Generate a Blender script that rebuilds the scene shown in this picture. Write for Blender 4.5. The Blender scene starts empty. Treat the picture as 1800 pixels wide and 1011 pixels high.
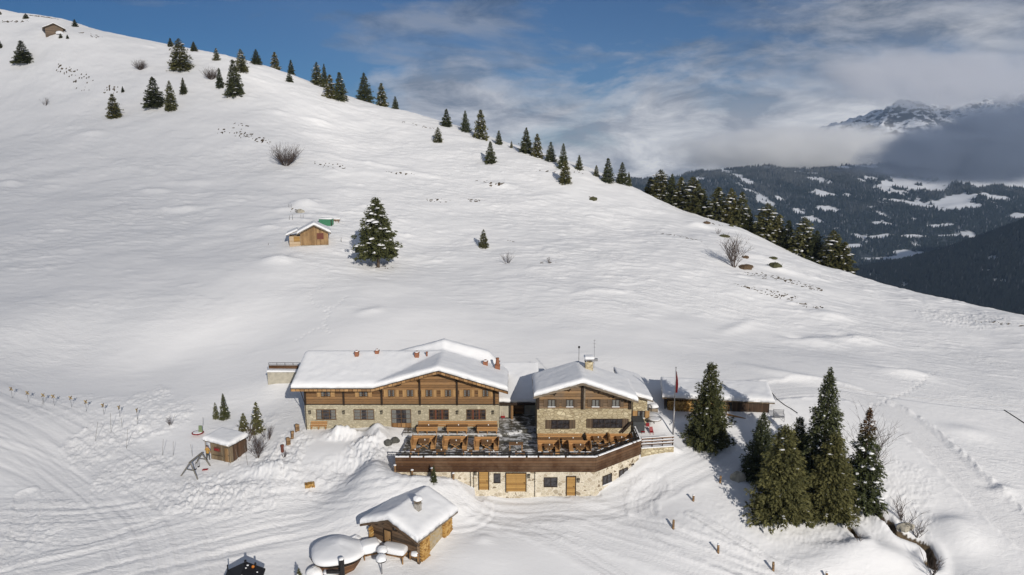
import bpy, bmesh, math, random
import numpy as np
from mathutils import Vector, Matrix

# ------------------------------------------------------------------ camera, sky, sun
SC = bpy.context.scene
COL = SC.collection
R = math.radians
CAM_Z, PITCH, FPX = 35.0, R(11.0), 1250.0
CP, SP = math.cos(PITCH), math.sin(PITCH)
cam = bpy.data.cameras.new('camera'); cam_o = bpy.data.objects.new('camera', cam); COL.objects.link(cam_o)
cam_o.location = (0, 0, CAM_Z); cam_o.rotation_euler = (R(90) - PITCH, 0, 0)
cam.lens = 25.0; cam.sensor_width = 36.0; cam.clip_start = 0.5; cam.clip_end = 60000
SC.camera = cam_o
SC.view_settings.view_transform = 'Standard'; SC.view_settings.look = 'None'
SC.view_settings.exposure = -0.54; SC.view_settings.gamma = 1.0
SC.cycles.use_denoising = True
SC.cycles.max_bounces = 9; SC.cycles.diffuse_bounces = 3; SC.cycles.volume_bounces = 8
SC.cycles.transparent_max_bounces = 12
SUN_EL, SUN_AZ = R(22.5), R(22.0)           # azimuth measured from straight behind the camera towards its right
sdir = Vector((math.sin(SUN_AZ) * math.cos(SUN_EL), -math.cos(SUN_AZ) * math.cos(SUN_EL), math.sin(SUN_EL)))
sun = bpy.data.lights.new('sun', 'SUN'); sun.energy = 5.0; sun.angle = R(0.5); sun.color = (1.0, 0.935, 0.84)
sun_o = bpy.data.objects.new('sun', sun); COL.objects.link(sun_o)
sun_o.rotation_euler = (-sdir).to_track_quat('-Z', 'Y').to_euler()
W = bpy.data.worlds.new('World'); SC.world = W; W.use_nodes = True


class NT:
    """small helper round a node tree"""
    def __init__(s, tree): s.t = tree; s.n = tree.nodes; s.l = tree.links
    def node(s, typ, **kw):
        n = s.n.new(typ)
        for k, v in kw.items():
            if k.startswith('i_'):
                key = k[2:]
                key = int(key) if key.isdigit() else key.replace('_', ' ')
                n.inputs[key].default_value = v
            else: setattr(n, k, v)
        return n
    def link(s, a, b): s.l.new(a, b)
    def math(s, op, a, b=None, c=None, clamp=False):
        n = s.n.new('ShaderNodeMath'); n.operation = op; n.use_clamp = clamp
        for i, v in enumerate((a, b, c)):
            if v is None: continue
            if isinstance(v, (int, float)): n.inputs[i].default_value = v
            else: s.l.new(v, n.inputs[i])
        return n.outputs[0]
    def mix(s, fac, a, b, typ='MIX'):
        n = s.n.new('ShaderNodeMix'); n.data_type = 'RGBA'; n.blend_type = typ
        for sock, v in ((n.inputs[0], fac), (n.inputs[6], a), (n.inputs[7], b)):
            if isinstance(v, (int, float)): sock.default_value = v
            elif isinstance(v, (tuple, list)): sock.default_value = tuple(v) + ((1,) if len(v) == 3 else ())
            else: s.l.new(v, sock)
        return n.outputs[2]
    def ramp(s, fac, stops, interp='LINEAR'):
        n = s.n.new('ShaderNodeValToRGB'); n.color_ramp.interpolation = interp
        e = n.color_ramp.elements
        while len(e) < len(stops): e.new(0.5)
        for el, (p, c) in zip(e, stops):
            el.position = p
            el.color = (c, c, c, 1) if isinstance(c, (int, float)) else tuple(c) + (1,)
        s.l.new(fac, n.inputs[0]); return n.outputs[0]
    def noise(s, vec, scale, detail=3, rough=0.5, dist=0.0, out=0):
        n = s.n.new('ShaderNodeTexNoise'); n.inputs['Scale'].default_value = scale
        n.inputs['Detail'].default_value = detail; n.inputs['Roughness'].default_value = rough
        n.inputs['Distortion'].default_value = dist
        if vec is not None: s.l.new(vec, n.inputs['Vector'])
        return n.outputs[out]
    def mapping(s, vec, scale=(1, 1, 1), rot=(0, 0, 0), loc=(0, 0, 0)):
        n = s.n.new('ShaderNodeMapping')
        n.inputs['Scale'].default_value = scale; n.inputs['Rotation'].default_value = rot; n.inputs['Location'].default_value = loc
        s.l.new(vec, n.inputs['Vector']); return n.outputs[0]


def build_world():
    t = NT(W.node_tree); t.n.clear()
    out = t.node('ShaderNodeOutputWorld'); bg = t.node('ShaderNodeBackground')
    sky = t.node('ShaderNodeTexSky'); sky.sky_type = 'NISHITA'; sky.sun_disc = False
    sky.sun_elevation = SUN_EL; sky.sun_rotation = math.pi - SUN_AZ
    sky.altitude = 2200; sky.air_density = 1.0; sky.dust_density = 0.3; sky.ozone_density = 2.0
    tc = t.node('ShaderNodeTexCoord'); g = tc.outputs['Generated']
    sep = t.node('ShaderNodeSeparateXYZ'); t.link(g, sep.inputs[0])
    x, z = sep.outputs[0], sep.outputs[2]
    # a bank of cloud low over the valley, rising to the right, and thin torn cloud above it
    m1 = t.mapping(g, (3.0, 3.0, 8.5), (0, 0.16, 0), (1.3, 0.2, 2.1))
    n1 = t.noise(m1, 1.7, 9, 0.58, 0.35)
    m2 = t.mapping(g, (2.2, 2.2, 9.0), (0, -0.12, 0), (4.7, 1.2, 0.4))
    n2 = t.noise(m2, 1.5, 8, 0.56, 0.3)
    zb = t.math('MULTIPLY_ADD', t.math('ADD', x, 0.10), 0.15, 0.058)
    zb = t.math('MINIMUM', t.math('MAXIMUM', zb, -0.05), 0.118)
    cov = t.math('ADD', t.math('MULTIPLY', t.math('SUBTRACT', zb, z), 9.0), t.math('MULTIPLY', t.math('SUBTRACT', n1, 0.5), 3.6))
    bank = t.ramp(t.math('MULTIPLY_ADD', cov, 0.5, 0.5), [(0.30, 0.0), (0.50, 0.62), (0.74, 1.0)])
    hc = t.math('ADD', t.math('ADD', t.math('MULTIPLY', t.math('SUBTRACT', z, 0.125), 3.2), t.math('MULTIPLY', t.math('SUBTRACT', x, 0.14), 1.05)), t.math('MULTIPLY', t.math('SUBTRACT', n2, 0.5), 4.8))
    high = t.ramp(t.math('MULTIPLY_ADD', hc, 0.5, 0.42), [(0.38, 0.0), (0.62, 0.55), (0.95, 0.85)])
    n3 = t.noise(t.mapping(g, (5, 5, 15), (0, 0.2, 0), (0.3, 2, 1)), 1.9, 8, 0.62, 0.35)
    shade = t.ramp(n3, [(0.38, 0.0), (0.61, 1.0)])
    lowcol = t.mix(shade, (0.46, 0.48, 0.53), (1.05, 1.04, 1.04))
    midcol = t.mix(shade, (0.24, 0.27, 0.33), (0.74, 0.74, 0.77))
    hicol = t.mix(shade, (0.09, 0.13, 0.21), (0.42, 0.44, 0.50))
    ccol = t.mix(t.ramp(t.math('SUBTRACT', zb, z), [(-0.0, 1.0), (0.075, 0.0)]), lowcol, midcol)
    skyc = t.mix(1.0, sky.outputs[0], (0.0165, 0.036, 0.056), 'MULTIPLY')
    c = t.mix(high, skyc, hicol); c = t.mix(bank, c, ccol)
    t.link(c, bg.inputs[0]); bg.inputs[1].default_value = 1.0
    t.link(bg.outputs[0], out.inputs[0])
build_world()

# ------------------------------------------------------------------ picture geometry -> places in the world
def P(px, py, Y=None, z=None):
    A = (py - 505.5) / FPX
    k = (SP + A * CP) / (CP - A * SP)
    if Y is None: Y = (CAM_Z - z) / k
    Zc = Y * k
    d = Y * CP + Zc * SP
    return Vector(((px - 900.0) / FPX * d, Y, CAM_Z - Zc))
def X_at(px, Y, z):
    return (px - 900.0) / FPX * (Y * CP + (CAM_Z - z) * SP)
def Z_at(py, Y):
    return P(900, py, Y=Y).z

# ------------------------------------------------------------------ object helpers
def tag(o, label=None, cat=None, group=None, kind=None):
    if label: o['label'] = label
    if cat: o['category'] = cat
    if group: o['group'] = group
    if kind: o['kind'] = kind
    return o
def empty(name, loc=(0, 0, 0), rz=0.0, label=None, cat=None, group=None, scale=None):
    o = bpy.data.objects.new(name, None); COL.objects.link(o)
    o.location = loc; o.rotation_euler = (0, 0, rz); o.empty_display_size = 0.3
    if scale: o.scale = (scale,) * 3 if isinstance(scale, (int, float)) else scale
    return tag(o, label, cat, group)
def copy_tree(o, parent=None):
    c = o.copy(); COL.objects.link(c)
    c.parent = parent
    for ch in list(o.children): copy_tree(ch, c)
    return c

class MB:
    """collects shapes and links them as one mesh object"""
    def __init__(s): s.v = []; s.f = []
    def add(s, vs, fs):
        b = len(s.v); s.v.extend([tuple(p) for p in vs]); s.f.extend([tuple(i + b for i in f) for f in fs]); return s
    def box(s, x0, x1, y0, y1, z0, z1):
        return s.add([(x0, y0, z0), (x1, y0, z0), (x1, y1, z0), (x0, y1, z0), (x0, y0, z1), (x1, y0, z1), (x1, y1, z1), (x0, y1, z1)],
                     [(0, 3, 2, 1), (4, 5, 6, 7), (0, 1, 5, 4), (1, 2, 6, 5), (2, 3, 7, 6), (3, 0, 4, 7)])
    def beam(s, a, b, w, h=None, up=(0, 0, 1)):
        a = Vector(a); b = Vector(b); d = (b - a).normalized(); h = h or w
        u = Vector(up)
        if abs(d.dot(u)) > 0.98: u = Vector((1, 0, 0))
        r = d.cross(u).normalized(); u = r.cross(d).normalized()
        r *= w / 2; u *= h / 2
        return s.add([a - r - u, a + r - u, a + r + u, a - r + u, b - r - u, b + r - u, b + r + u, b - r + u],
                     [(0, 3, 2, 1), (4, 5, 6, 7), (0, 1, 5, 4), (1, 2, 6, 5), (2, 3, 7, 6), (3, 0, 4, 7)])
    def tube(s, a, b, r0, r1=None, n=8, cap=True):
        a = Vector(a); b = Vector(b); d = (b - a)
        if d.length < 1e-6: return s
        d.normalize(); r1 = r0 if r1 is None else r1
        u = Vector((0, 0, 1)) if abs(d.z) < 0.9 else Vector((1, 0, 0))
        r = d.cross(u).normalized(); u = r.cross(d)
        vs = []
        for c, rr in ((a, r0), (b, r1)):
            for i in range(n):
                t = 2 * math.pi * i / n
                vs.append(c + r * (math.cos(t) * rr) + u * (math.sin(t) * rr))
        fs = [(i, (i + 1) % n, n + (i + 1) % n, n + i) for i in range(n)]
        if cap: fs += [tuple(range(n - 1, -1, -1)), tuple(range(n, 2 * n))]
        return s.add(vs, fs)
    def lathe(s, c, prof, n=16):
        c = Vector(c); vs = []; fs = []
        for r, z in prof:
            for i in range(n):
                t = 2 * math.pi * i / n; vs.append((c.x + r * math.cos(t), c.y + r * math.sin(t), c.z + z))
        for k in range(len(prof) - 1):
            for i in range(n): fs.append((k * n + i, k * n + (i + 1) % n, (k + 1) * n + (i + 1) % n, (k + 1) * n + i))
        fs += [tuple(range(n - 1, -1, -1)), tuple(range((len(prof) - 1) * n, len(prof) * n))]
        return s.add(vs, fs)
    def prism(s, poly, axis, a, b):
        """poly of 2-D points extruded from a to b along axis ('x','y','z')"""
        def p3(p, t): return (t, p[0], p[1]) if axis == 'x' else ((p[0], t, p[1]) if axis == 'y' else (p[0], p[1], t))
        n = len(poly); vs = [p3(p, a) for p in poly] + [p3(p, b) for p in poly]
        fs = [(i, (i + 1) % n, n + (i + 1) % n, n + i) for i in range(n)] + [tuple(range(n - 1, -1, -1)), tuple(range(n, 2 * n))]
        return s.add(vs, fs)
    def blob(s, c, rx, ry, rz, seed=0, amp=0.12, n=14, m=8, flat=-0.35):
        """lumpy rounded heap, flattened underneath"""
        rnd = random.Random(seed); ph = [rnd.uniform(0, 6.28) for _ in range(6)]
        vs = []; fs = []
        for j in range(m + 1):
            th = math.pi * j / m
            for i in range(n):
                t = 2 * math.pi * i / n
                k = 1 + amp * (math.sin(2 * t + ph[0]) * math.sin(th + ph[1]) + 0.6 * math.sin(3 * t + ph[2]) * math.sin(2 * th + ph[3]) + 0.4 * math.sin(5 * t + ph[4]))
                zz = max(math.cos(th), flat)
                ro = math.sin(th) ** 0.75
                vs.append((c[0] + rx * k * ro * math.cos(t), c[1] + ry * k * ro * math.sin(t), c[2] + rz * zz * (1 + 0.3 * amp * math.sin(3 * t + ph[5]))))
        for j in range(m):
            for i in range(n): fs.append((j * n + i, (j + 1) * n + i, (j + 1) * n + (i + 1) % n, j * n + (i + 1) % n))
        return s.add(vs, fs)
    def build(s, name, mat, parent=None, smooth=False, bevel=0.0, subsurf=0, normals=True):
        me = bpy.data.meshes.new(name); me.from_pydata(s.v, [], s.f)
        if normals:
            bm = bmesh.new(); bm.from_mesh(me); bmesh.ops.recalc_face_normals(bm, faces=bm.faces)
            if bevel: bmesh.ops.bevel(bm, geom=[e for e in bm.edges], offset=bevel, segments=1, affect='EDGES', clamp_overlap=True)
            bm.to_mesh(me); bm.free()
        if smooth: me.polygons.foreach_set('use_smooth', [True] * len(me.polygons))
        me.materials.append(mat); me.update()
        o = bpy.data.objects.new(name, me); COL.objects.link(o)
        if parent: o.parent = parent
        if subsurf:
            md = o.modifiers.new('sub', 'SUBSURF'); md.levels = subsurf; md.render_levels = subsurf
        return o

def mesh_np(name, verts, faces, mat, parent=None, smooth=True, attrs=None):
    """verts (n,3), faces (m,k) numpy arrays"""
    me = bpy.data.meshes.new(name)
    v = np.ascontiguousarray(verts, dtype=np.float32); f = np.ascontiguousarray(faces, dtype=np.int32); k = f.shape[1]
    me.vertices.add(len(v)); me.vertices.foreach_set('co', v.ravel())
    me.loops.add(f.size); me.loops.foreach_set('vertex_index', f.ravel())
    me.polygons.add(len(f)); me.polygons.foreach_set('loop_start', np.arange(0, f.size, k, dtype=np.int32))
    if smooth: me.polygons.foreach_set('use_smooth', np.ones(len(f), dtype=bool))
    for an, arr in (attrs or {}).items():
        a = me.attributes.new(an, 'FLOAT', 'POINT'); a.data.foreach_set('value', np.ascontiguousarray(arr, dtype=np.float32).ravel())
    me.materials.append(mat); me.update(calc_edges=True); me.validate()
    o = bpy.data.objects.new(name, me); COL.objects.link(o)
    if parent: o.parent = parent
    return o

# ------------------------------------------------------------------ materials
MATS = {}
def new_mat(name):
    m = bpy.data.materials.new(name); m.use_nodes = True
    t = NT(m.node_tree); bs = t.n['Principled BSDF']; MATS[name] = m
    return m, t, bs
def bump(t, bs, h, strength=0.3, dist=0.05):
    b = t.node('ShaderNodeBump'); b.inputs['Strength'].default_value = strength; b.inputs['Distance'].default_value = dist
    t.link(h, b.inputs['Height']); t.link(b.outputs[0], bs.inputs['Normal']); return b
def obj_coord(t): return t.node('ShaderNodeTexCoord').outputs['Object']
def geo_pos(t): return t.node('ShaderNodeNewGeometry').outputs['Position']

def mat_plain(name, col, rough=0.7, metal=0.0, var=0.15, scale=4.0, spec=0.3):
    m, t, bs = new_mat(name)
    n = t.noise(obj_coord(t), scale, 4, 0.6)
    f = t.ramp(n, [(0.3, 1 - var), (0.7, 1 + var)])
    t.link(t.mix(1.0, tuple(col), f, 'MULTIPLY'), bs.inputs['Base Color'])
    bs.inputs['Roughness'].default_value = rough; bs.inputs['Metallic'].default_value = metal
    bs.inputs['Specular IOR Level'].default_value = spec
    bump(t, bs, n, 0.15, 0.01)
    return m

def mat_planks(name, dark, light, pitch=0.22, axis='z', rough=0.8, grain=1.0, weather=(0.10, 0.085, 0.07), wamt=0.35):
    """boards laid along one axis: a tone of its own for each board, grain, knots and weather stains"""
    m, t, bs = new_mat(name)
    pos = obj_coord(t)
    sep = t.node('ShaderNodeSeparateXYZ'); t.link(pos, sep.inputs[0])
    ax = {'x': 0, 'y': 1, 'z': 2}[axis]
    row = t.math('FLOOR', t.math('DIVIDE', sep.outputs[ax], pitch))
    fr = t.math('FRACT', t.math('DIVIDE', sep.outputs[ax], pitch))
    wn = t.node('ShaderNodeTexWhiteNoise'); wn.noise_dimensions = '1D'; t.link(row, wn.inputs['W'])
    sc = [1.2, 1.2, 1.2]; sc[ax] = 14.0
    if axis == 'x': sc = [14, 1.2, 0.9]
    g = t.noise(t.mapping(pos, tuple(sc)), 2.0 * grain, 5, 0.65, 0.4)
    big = t.noise(pos, 0.55, 4, 0.6)
    f = t.math('ADD', t.math('MULTIPLY', wn.outputs[0], 0.42), t.math('MULTIPLY', g, 0.62))
    c = t.mix(t.ramp(f, [(0.25, 0.0), (0.8, 1.0)]), dark, light)
    c = t.mix(t.math('MULTIPLY', t.ramp(big, [(0.42, 0.0), (0.66, 1.0)]), wamt), c, weather)
    gap = t.math('ADD', t.math('LESS_THAN', fr, 0.075), t.math('GREATER_THAN', fr, 0.965), clamp=True)
    c = t.mix(t.math('MULTIPLY', gap, 0.85), c, (0.018, 0.012, 0.008))
    t.link(c, bs.inputs['Base Color']); bs.inputs['Roughness'].default_value = rough
    bs.inputs['Specular IOR Level'].default_value = 0.25
    bump(t, bs, t.math('SUBTRACT', g, t.math('MULTIPLY', gap, 2.0)), 0.45, 0.02)
    return m

def mat_stone(name, cols, mortar, scale=2.2, squash=1.9, rough=0.9, dark=0.0):
    """courses of rough stone: cells lengthened sideways, mortar between them"""
    m, t, bs = new_mat(name)
    pos = obj_coord(t)
    wob = t.node('ShaderNodeVectorMath'); wob.operation = 'MULTIPLY_ADD'
    nz = t.noise(pos, 2.5, 3, 0.5, 0, 1)
    t.link(nz, wob.inputs[0]); wob.inputs[1].default_value = (0.12, 0.12, 0.12); t.link(pos, wob.inputs[2])
    mp = t.mapping(wob.outputs[0], (1.0, 1.0, squash))
    v = t.node('ShaderNodeTexVoronoi'); v.inputs['Scale'].default_value = scale; t.link(mp, v.inputs['Vector'])
    v2 = t.node('ShaderNodeTexVoronoi'); v2.feature = 'DISTANCE_TO_EDGE'; v2.inputs['Scale'].default_value = scale; t.link(mp, v2.inputs['Vector'])
    sepc = t.node('ShaderNodeSeparateColor'); t.link(v.outputs['Color'], sepc.inputs[0])
    c = t.ramp(sepc.outputs[0], [(i / max(1, len(cols) - 1), cc) for i, cc in enumerate(cols)])
    fine = t.noise(pos, 9, 5, 0.65)
    c = t.mix(1.0, c, t.ramp(fine, [(0.25, 0.72), (0.75, 1.2)]), 'MULTIPLY')
    mor = t.ramp(v2.outputs['Distance'], [(0.02, 1.0), (0.10, 0.0)])
    c = t.mix(mor, c, mortar)
    big = t.noise(t.mapping(pos, (1, 1, 0.4)), 0.5, 4, 0.6)
    c = t.mix(1.0, c, t.ramp(big, [(0.3, 0.90), (0.7, 1.06)]), 'MULTIPLY')
    t.link(c, bs.inputs['Base Color']); bs.inputs['Roughness'].default_value = rough
    bs.inputs['Specular IOR Level'].default_value = 0.2
    bump(t, bs, t.math('ADD', t.math('MULTIPLY', mor, -1.0), t.math('MULTIPLY', fine, 0.5)), 0.6, 0.04)
    return m

def mat_snow(name, roof=False):
    m, t, bs = new_mat(name)
    pos = geo_pos(t)
    n1 = t.noise(pos, 0.6 if roof else 0.35, 4, 0.5)
    c = t.mix(t.ramp(n1, [(0.3, 0.0), (0.7, 1.0)]), (0.80, 0.81, 0.835), (0.86, 0.865, 0.88))
    t.link(c, bs.inputs['Base Color']); bs.inputs['Roughness'].default_value = 0.75
    bs.inputs['Specular IOR Level'].default_value = 0.2
    n2 = t.noise(pos, 1.4, 3, 0.45); n3 = t.noise(pos, 14, 3, 0.6)
    bump(t, bs, t.math('ADD', n2, t.math('MULTIPLY', n3, 0.06)), 0.35 if roof else 0.5, 0.12)
    return m
# ------------------------------------------------------------------ numpy noise
_rs = np.random.RandomState(7)
_PERM = np.tile(_rs.permutation(512), 3); _GR = _rs.uniform(0, 2 * np.pi, 512)
def pnoise(x, y):
    """gradient noise, about -0.7..0.7"""
    xi = np.floor(x).astype(np.int64); yi = np.floor(y).astype(np.int64)
    xf = x - xi; yf = y - yi
    u = xf * xf * xf * (xf * (xf * 6 - 15) + 10); v = yf * yf * yf * (yf * (yf * 6 - 15) + 10)
    def g(ix, iy, dx, dy):
        a = _GR[_PERM[(_PERM[ix & 511] + iy) & 511]]
        return np.cos(a) * dx + np.sin(a) * dy
    a = g(xi, yi, xf, yf); b = g(xi + 1, yi, xf - 1, yf); c = g(xi, yi + 1, xf, yf - 1); d = g(xi + 1, yi + 1, xf - 1, yf - 1)
    return (a + u * (b - a)) + v * ((c + u * (d - c)) - (a + u * (b - a)))
def fbm(x, y, oct=4, gain=0.5):
    s = np.zeros_like(x); a = 1.0
    for k in range(oct):
        s = s + a * pnoise(x + 17.3 * k, y - 9.1 * k); x = x * 2.03; y = y * 2.03; a *= gain
    return s
def smooth(e0, e1, x):
    t = np.clip((x - e0) / (e1 - e0), 0, 1); return t * t * (3 - 2 * t)

# ------------------------------------------------------------------ the hillside: a smooth surface through surveyed points
CPTS = []
def cp(px, py, Y=None, z=None): CPTS.append(P(px, py, Y=Y, z=z))
# skyline of the hill
RIDGE = [(-260, -40, 320), (-120, -8, 315), (0, 15, 308), (100, 33, 300), (200, 60, 296), (300, 80, 292), (400, 100, 288), (500, 127, 284), (620, 170, 278), (740, 203, 268),
         (860, 240, 258), (985, 280, 240), (1110, 326, 222), (1165, 355, 212), (1230, 383, 205), (1300, 402, 198), (1360, 430, 192),
         (1420, 458, 184), (1500, 483, 174), (1600, 514, 163), (1700, 535, 154), (1800, 558, 146), (1950, 590, 134), (2150, 640, 122)]
for a, b, c in RIDGE:
    cp(a, b, Y=c)
    q = P(a, b, Y=c)
    CPTS.append(Vector((q.x * 1.14, q.y * 1.14, q.z - 7)))
    CPTS.append(Vector((q.x * 1.55, q.y * 1.55, q.z - 60)))
for a, b, c in [(-250, 160, 250), (0, 160, 250), (100, 62, 272), (200, 180, 240), (320, 110, 262), (410, 150, 250), (280, 185, 238), (500, 260, 215), (640, 230, 240), (850, 300, 212),
                (0, 300, 200), (200, 300, 200), (350, 300, 200), (700, 320, 198), (900, 380, 180), (1000, 340, 200), (1100, 400, 182), (1200, 420, 170),
                (540, 432, 150), (665, 468, 143), (350, 440, 150), (100, 430, 155), (-200, 430, 155), (850, 435, 156), (1000, 450, 152), (1290, 465, 155),
                (600, 510, 128), (900, 510, 130), (300, 540, 124), (50, 560, 120), (-250, 580, 118), (1200, 500, 138), (1400, 520, 142), (1560, 560, 138),
                (600, 600, 108.5), (780, 602, 109.5), (900, 622, 106), (1080, 630, 104), (1250, 610, 112), (1400, 600, 120), (1600, 620, 118), (1800, 640, 117), (2050, 680, 108)]:
    cp(a, b, Y=c)
for a, b, c in [(1140, 806, -1.5), (1165, 803, -1.4), (1190, 793, -1.1), (300, 640, 0.9), (100, 640, 1.0), (-200, 660, 1.2), (440, 660, 1.6), (500, 650, 2.6), (485, 672, 1.9), (512, 678, 1.6), (480, 700, 0.6), (0, 692, 0.0), (150, 715, -0.6), (300, 735, -0.9), (400, 720, -0.5),
                (-200, 720, -0.5), (0, 780, -2.2), (200, 790, -2.4), (400, 812, -2.3), (330, 850, -3.2), (100, 870, -4.0), (-200, 850, -4.0), (480, 850, -2.8), (500, 790, -1.3), (535, 757, -0.25),
                (620, 760, -0.25), (600, 800, -1.1), (690, 775, -0.35), (620, 840, -2.9), (560, 880, -4.0), (400, 930, -4.9), (200, 960, -5.2), (0, 1011, -6.0), (300, 1030, -6.1),
                (600, 960, -5.6), (560, 1040, -6.6), (720, 950, -5.2), (700, 1020, -6.3), (800, 930, -5.2), (850, 1000, -6.3), (720, 862, -4.2), (1000, 1011, -7.0), (-200, 1011, -6.3),
                (850, 875, -3.95), (1000, 885, -4.1), (1090, 880, -4.2), (1000, 930, -5.2), (1150, 850, -3.4), (1250, 782, -1.5), (1180, 730, 0.0), (1160, 720, 0.6),
                (1260, 740, 0.0), (1350, 730, 0.6), (1400, 720, 0.8), (1330, 800, -2.2), (1265, 852, -3.3), (1217, 885, -4.1), (1183, 930, -4.9), (1260, 975, -6.2), (1365, 900, -4.6),
                (1455, 906, -5.0), (1358, 1005, -7.4), (1180, 1040, -7.8), (1500, 850, -3.8), (1500, 700, 0.6), (1560, 715, 0.0), (1620, 760, -1.4), (1700, 850, -3.9), (1800, 940, -6.2), (2000, 1011, -8.5),
                (1800, 760, -2.9), (1700, 690, -0.8), (1640, 985, -7.8), (1560, 950, -6.3), (1520, 1030, -8.2), (1700, 1011, -8.0), (1600, 650, 0.6), (1500, 640, 1.6), (1850, 700, -2.0), (2100, 800, -5.0)]:
    cp(a, b, z=c)
for a, b, c in [(697, 828, 74.3), (730, 831, 74.3), (765, 836, 74.4), (800, 846, 74.6), (828, 857, 74.8), (660, 800, 76.5)]:
    cp(a, b, Y=c)
for x, y, z in [(-60, 20, -14), (0, 20, -15), (60, 20, -17), (-75, 45, -8), (0, 45, -9.5), (70, 45, -13), (110, 60, -12), (-110, 70, -5)]:
    CPTS.append(Vector((x, y, z)))
_C = np.array([[p.x, p.y] for p in CPTS]) / 100.0; _Zv = np.array([p.z for p in CPTS])
def _phi(d2): return 0.5 * d2 * np.log(d2 + 1e-9)
def _fit():
    n = len(_C); d2 = ((_C[:, None] - _C[None]) ** 2).sum(-1)
    K = _phi(d2) - 0.00 * np.eye(n); K[np.arange(n), np.arange(n)] = 0.0004
    Pm = np.c_[np.ones(n), _C]; A = np.zeros((n + 3, n + 3)); A[:n, :n] = K; A[:n, n:] = Pm; A[n:, :n] = Pm.T
    return np.linalg.solve(A, np.r_[_Zv, 0, 0, 0])
_Wt = _fit()
def base_h(x, y):
    x = np.asarray(x, float).ravel() / 100.0; y = np.asarray(y, float).ravel() / 100.0; out = np.empty_like(x); n = len(_C)
    for i in range(0, len(x), 40000):
        a, b = x[i:i + 40000], y[i:i + 40000]
        d2 = (a[:, None] - _C[None, :, 0]) ** 2 + (b[:, None] - _C[None, :, 1]) ** 2
        out[i:i + 40000] = _phi(d2) @ _Wt[:n] + _Wt[n] + _Wt[n + 1] * a + _Wt[n + 2] * b
    return out
_GYS = np.exp(np.linspace(math.log(45), math.log(420), 1500))
def ground(px, py, back=False):
    """the point of the smooth hillside seen at a place in the picture"""
    A = (py - 505.5) / FPX; k = (SP + A * CP) / (CP - A * SP)
    Zr = CAM_Z - _GYS * k; X = (px - 900.0) / FPX * (_GYS * CP + _GYS * k * SP)
    d = Zr - base_h(X, _GYS)
    w = np.where((d[:-1] > 0) & (d[1:] <= 0))[0]
    if len(w) == 0:
        i = int(np.argmin(np.abs(d[200:]))) + 200; return Vector((X[i], _GYS[i], float(base_h([X[i]], [_GYS[i]])[0])))
    i = w[0]; f = d[i] / (d[i] - d[i + 1])
    Y = _GYS[i] + f * (_GYS[i + 1] - _GYS[i]); x = X[i] + f * (X[i + 1] - X[i])
    return Vector((x, Y, float(base_h([x], [Y])[0])))

# ------------------------------------------------------------------ site plan shared by the snow and the buildings
FY = 86.0                                             # front wall of the main lodge
LX0, LX1 = X_at(536, FY, 2), X_at(877, FY, 2)         # its side walls
AY = 82.7                                             # front wall of the annex
AX0, AX1 = X_at(944, AY, 2), X_at(1110, AY, 2)
TY = 75.5                                             # front wall of the terrace basement
TX0, TX1 = X_at(697, TY, 0), X_at(1046, TY, -1)
TCX, TCY = X_at(1124, 80.2, 0), 80.2                  # its right-hand corner
TERR = [(TX0, TY), (TX1, TY), (TCX, TCY), (TCX + 0.3, 86.0), (LX1 + 2, 92.0), (LX0 + 9.0, FY + 1.0), (TX0, FY + 1)]
def in_poly(x, y, poly):
    ins = np.zeros(x.shape, bool); n = len(poly)
    for i in range(n):
        (x0, y0), (x1, y1) = poly[i], poly[(i + 1) % n]
        c = ((y0 > y) != (y1 > y)) & (x < (x1 - x0) * (y - y0) / ((y1 - y0) + 1e-12) + x0)
        ins ^= c
    return ins

def catmull(pts, n=10):
    pts = [np.array(p[:2], float) for p in pts]; pts = [2 * pts[0] - pts[1]] + pts + [2 * pts[-1] - pts[-2]]
    out = []
    for i in range(1, len(pts) - 2):
        p0, p1, p2, p3 = pts[i - 1:i + 3]
        for k in range(n):
            t = k / n
            out.append(0.5 * ((2 * p1) + (-p0 + p2) * t + (2 * p0 - 5 * p1 + 4 * p2 - p3) * t * t + (-p0 + 3 * p1 - 3 * p2 + p3) * t ** 3))
    out.append(pts[-2]); return np.array(out)
def along(x, y, line, rad):
    """signed side distance and arc length of the points close to a line"""
    bb = (x > line[:, 0].min() - rad) & (x < line[:, 0].max() + rad) & (y > line[:, 1].min() - rad) & (y < line[:, 1].max() + rad)
    idx = np.where(bb)[0]; X = x[idx]; Y = y[idx]
    best = np.full(len(idx), 1e9); sd = np.zeros(len(idx)); ss = np.zeros(len(idx)); s0 = 0
    for i in range(len(line) - 1):
        a = line[i]; d = line[i + 1] - a; L = math.hypot(*d) + 1e-9; d = d / L
        t = np.clip((X - a[0]) * d[0] + (Y - a[1]) * d[1], 0, L)
        qx = X - (a[0] + d[0] * t); qy = Y - (a[1] + d[1] * t); dd = np.hypot(qx, qy)
        m = dd < best; best[m] = dd[m]; sd[m] = (np.sign(d[0] * qy - d[1] * qx) * dd)[m]; ss[m] = s0 + t[m]; s0 += L
    k = best < rad
    return idx[k], sd[k], ss[k]
def line_px(pts, n=10): return catmull([ground(a, b) for a, b in pts], n)

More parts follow.
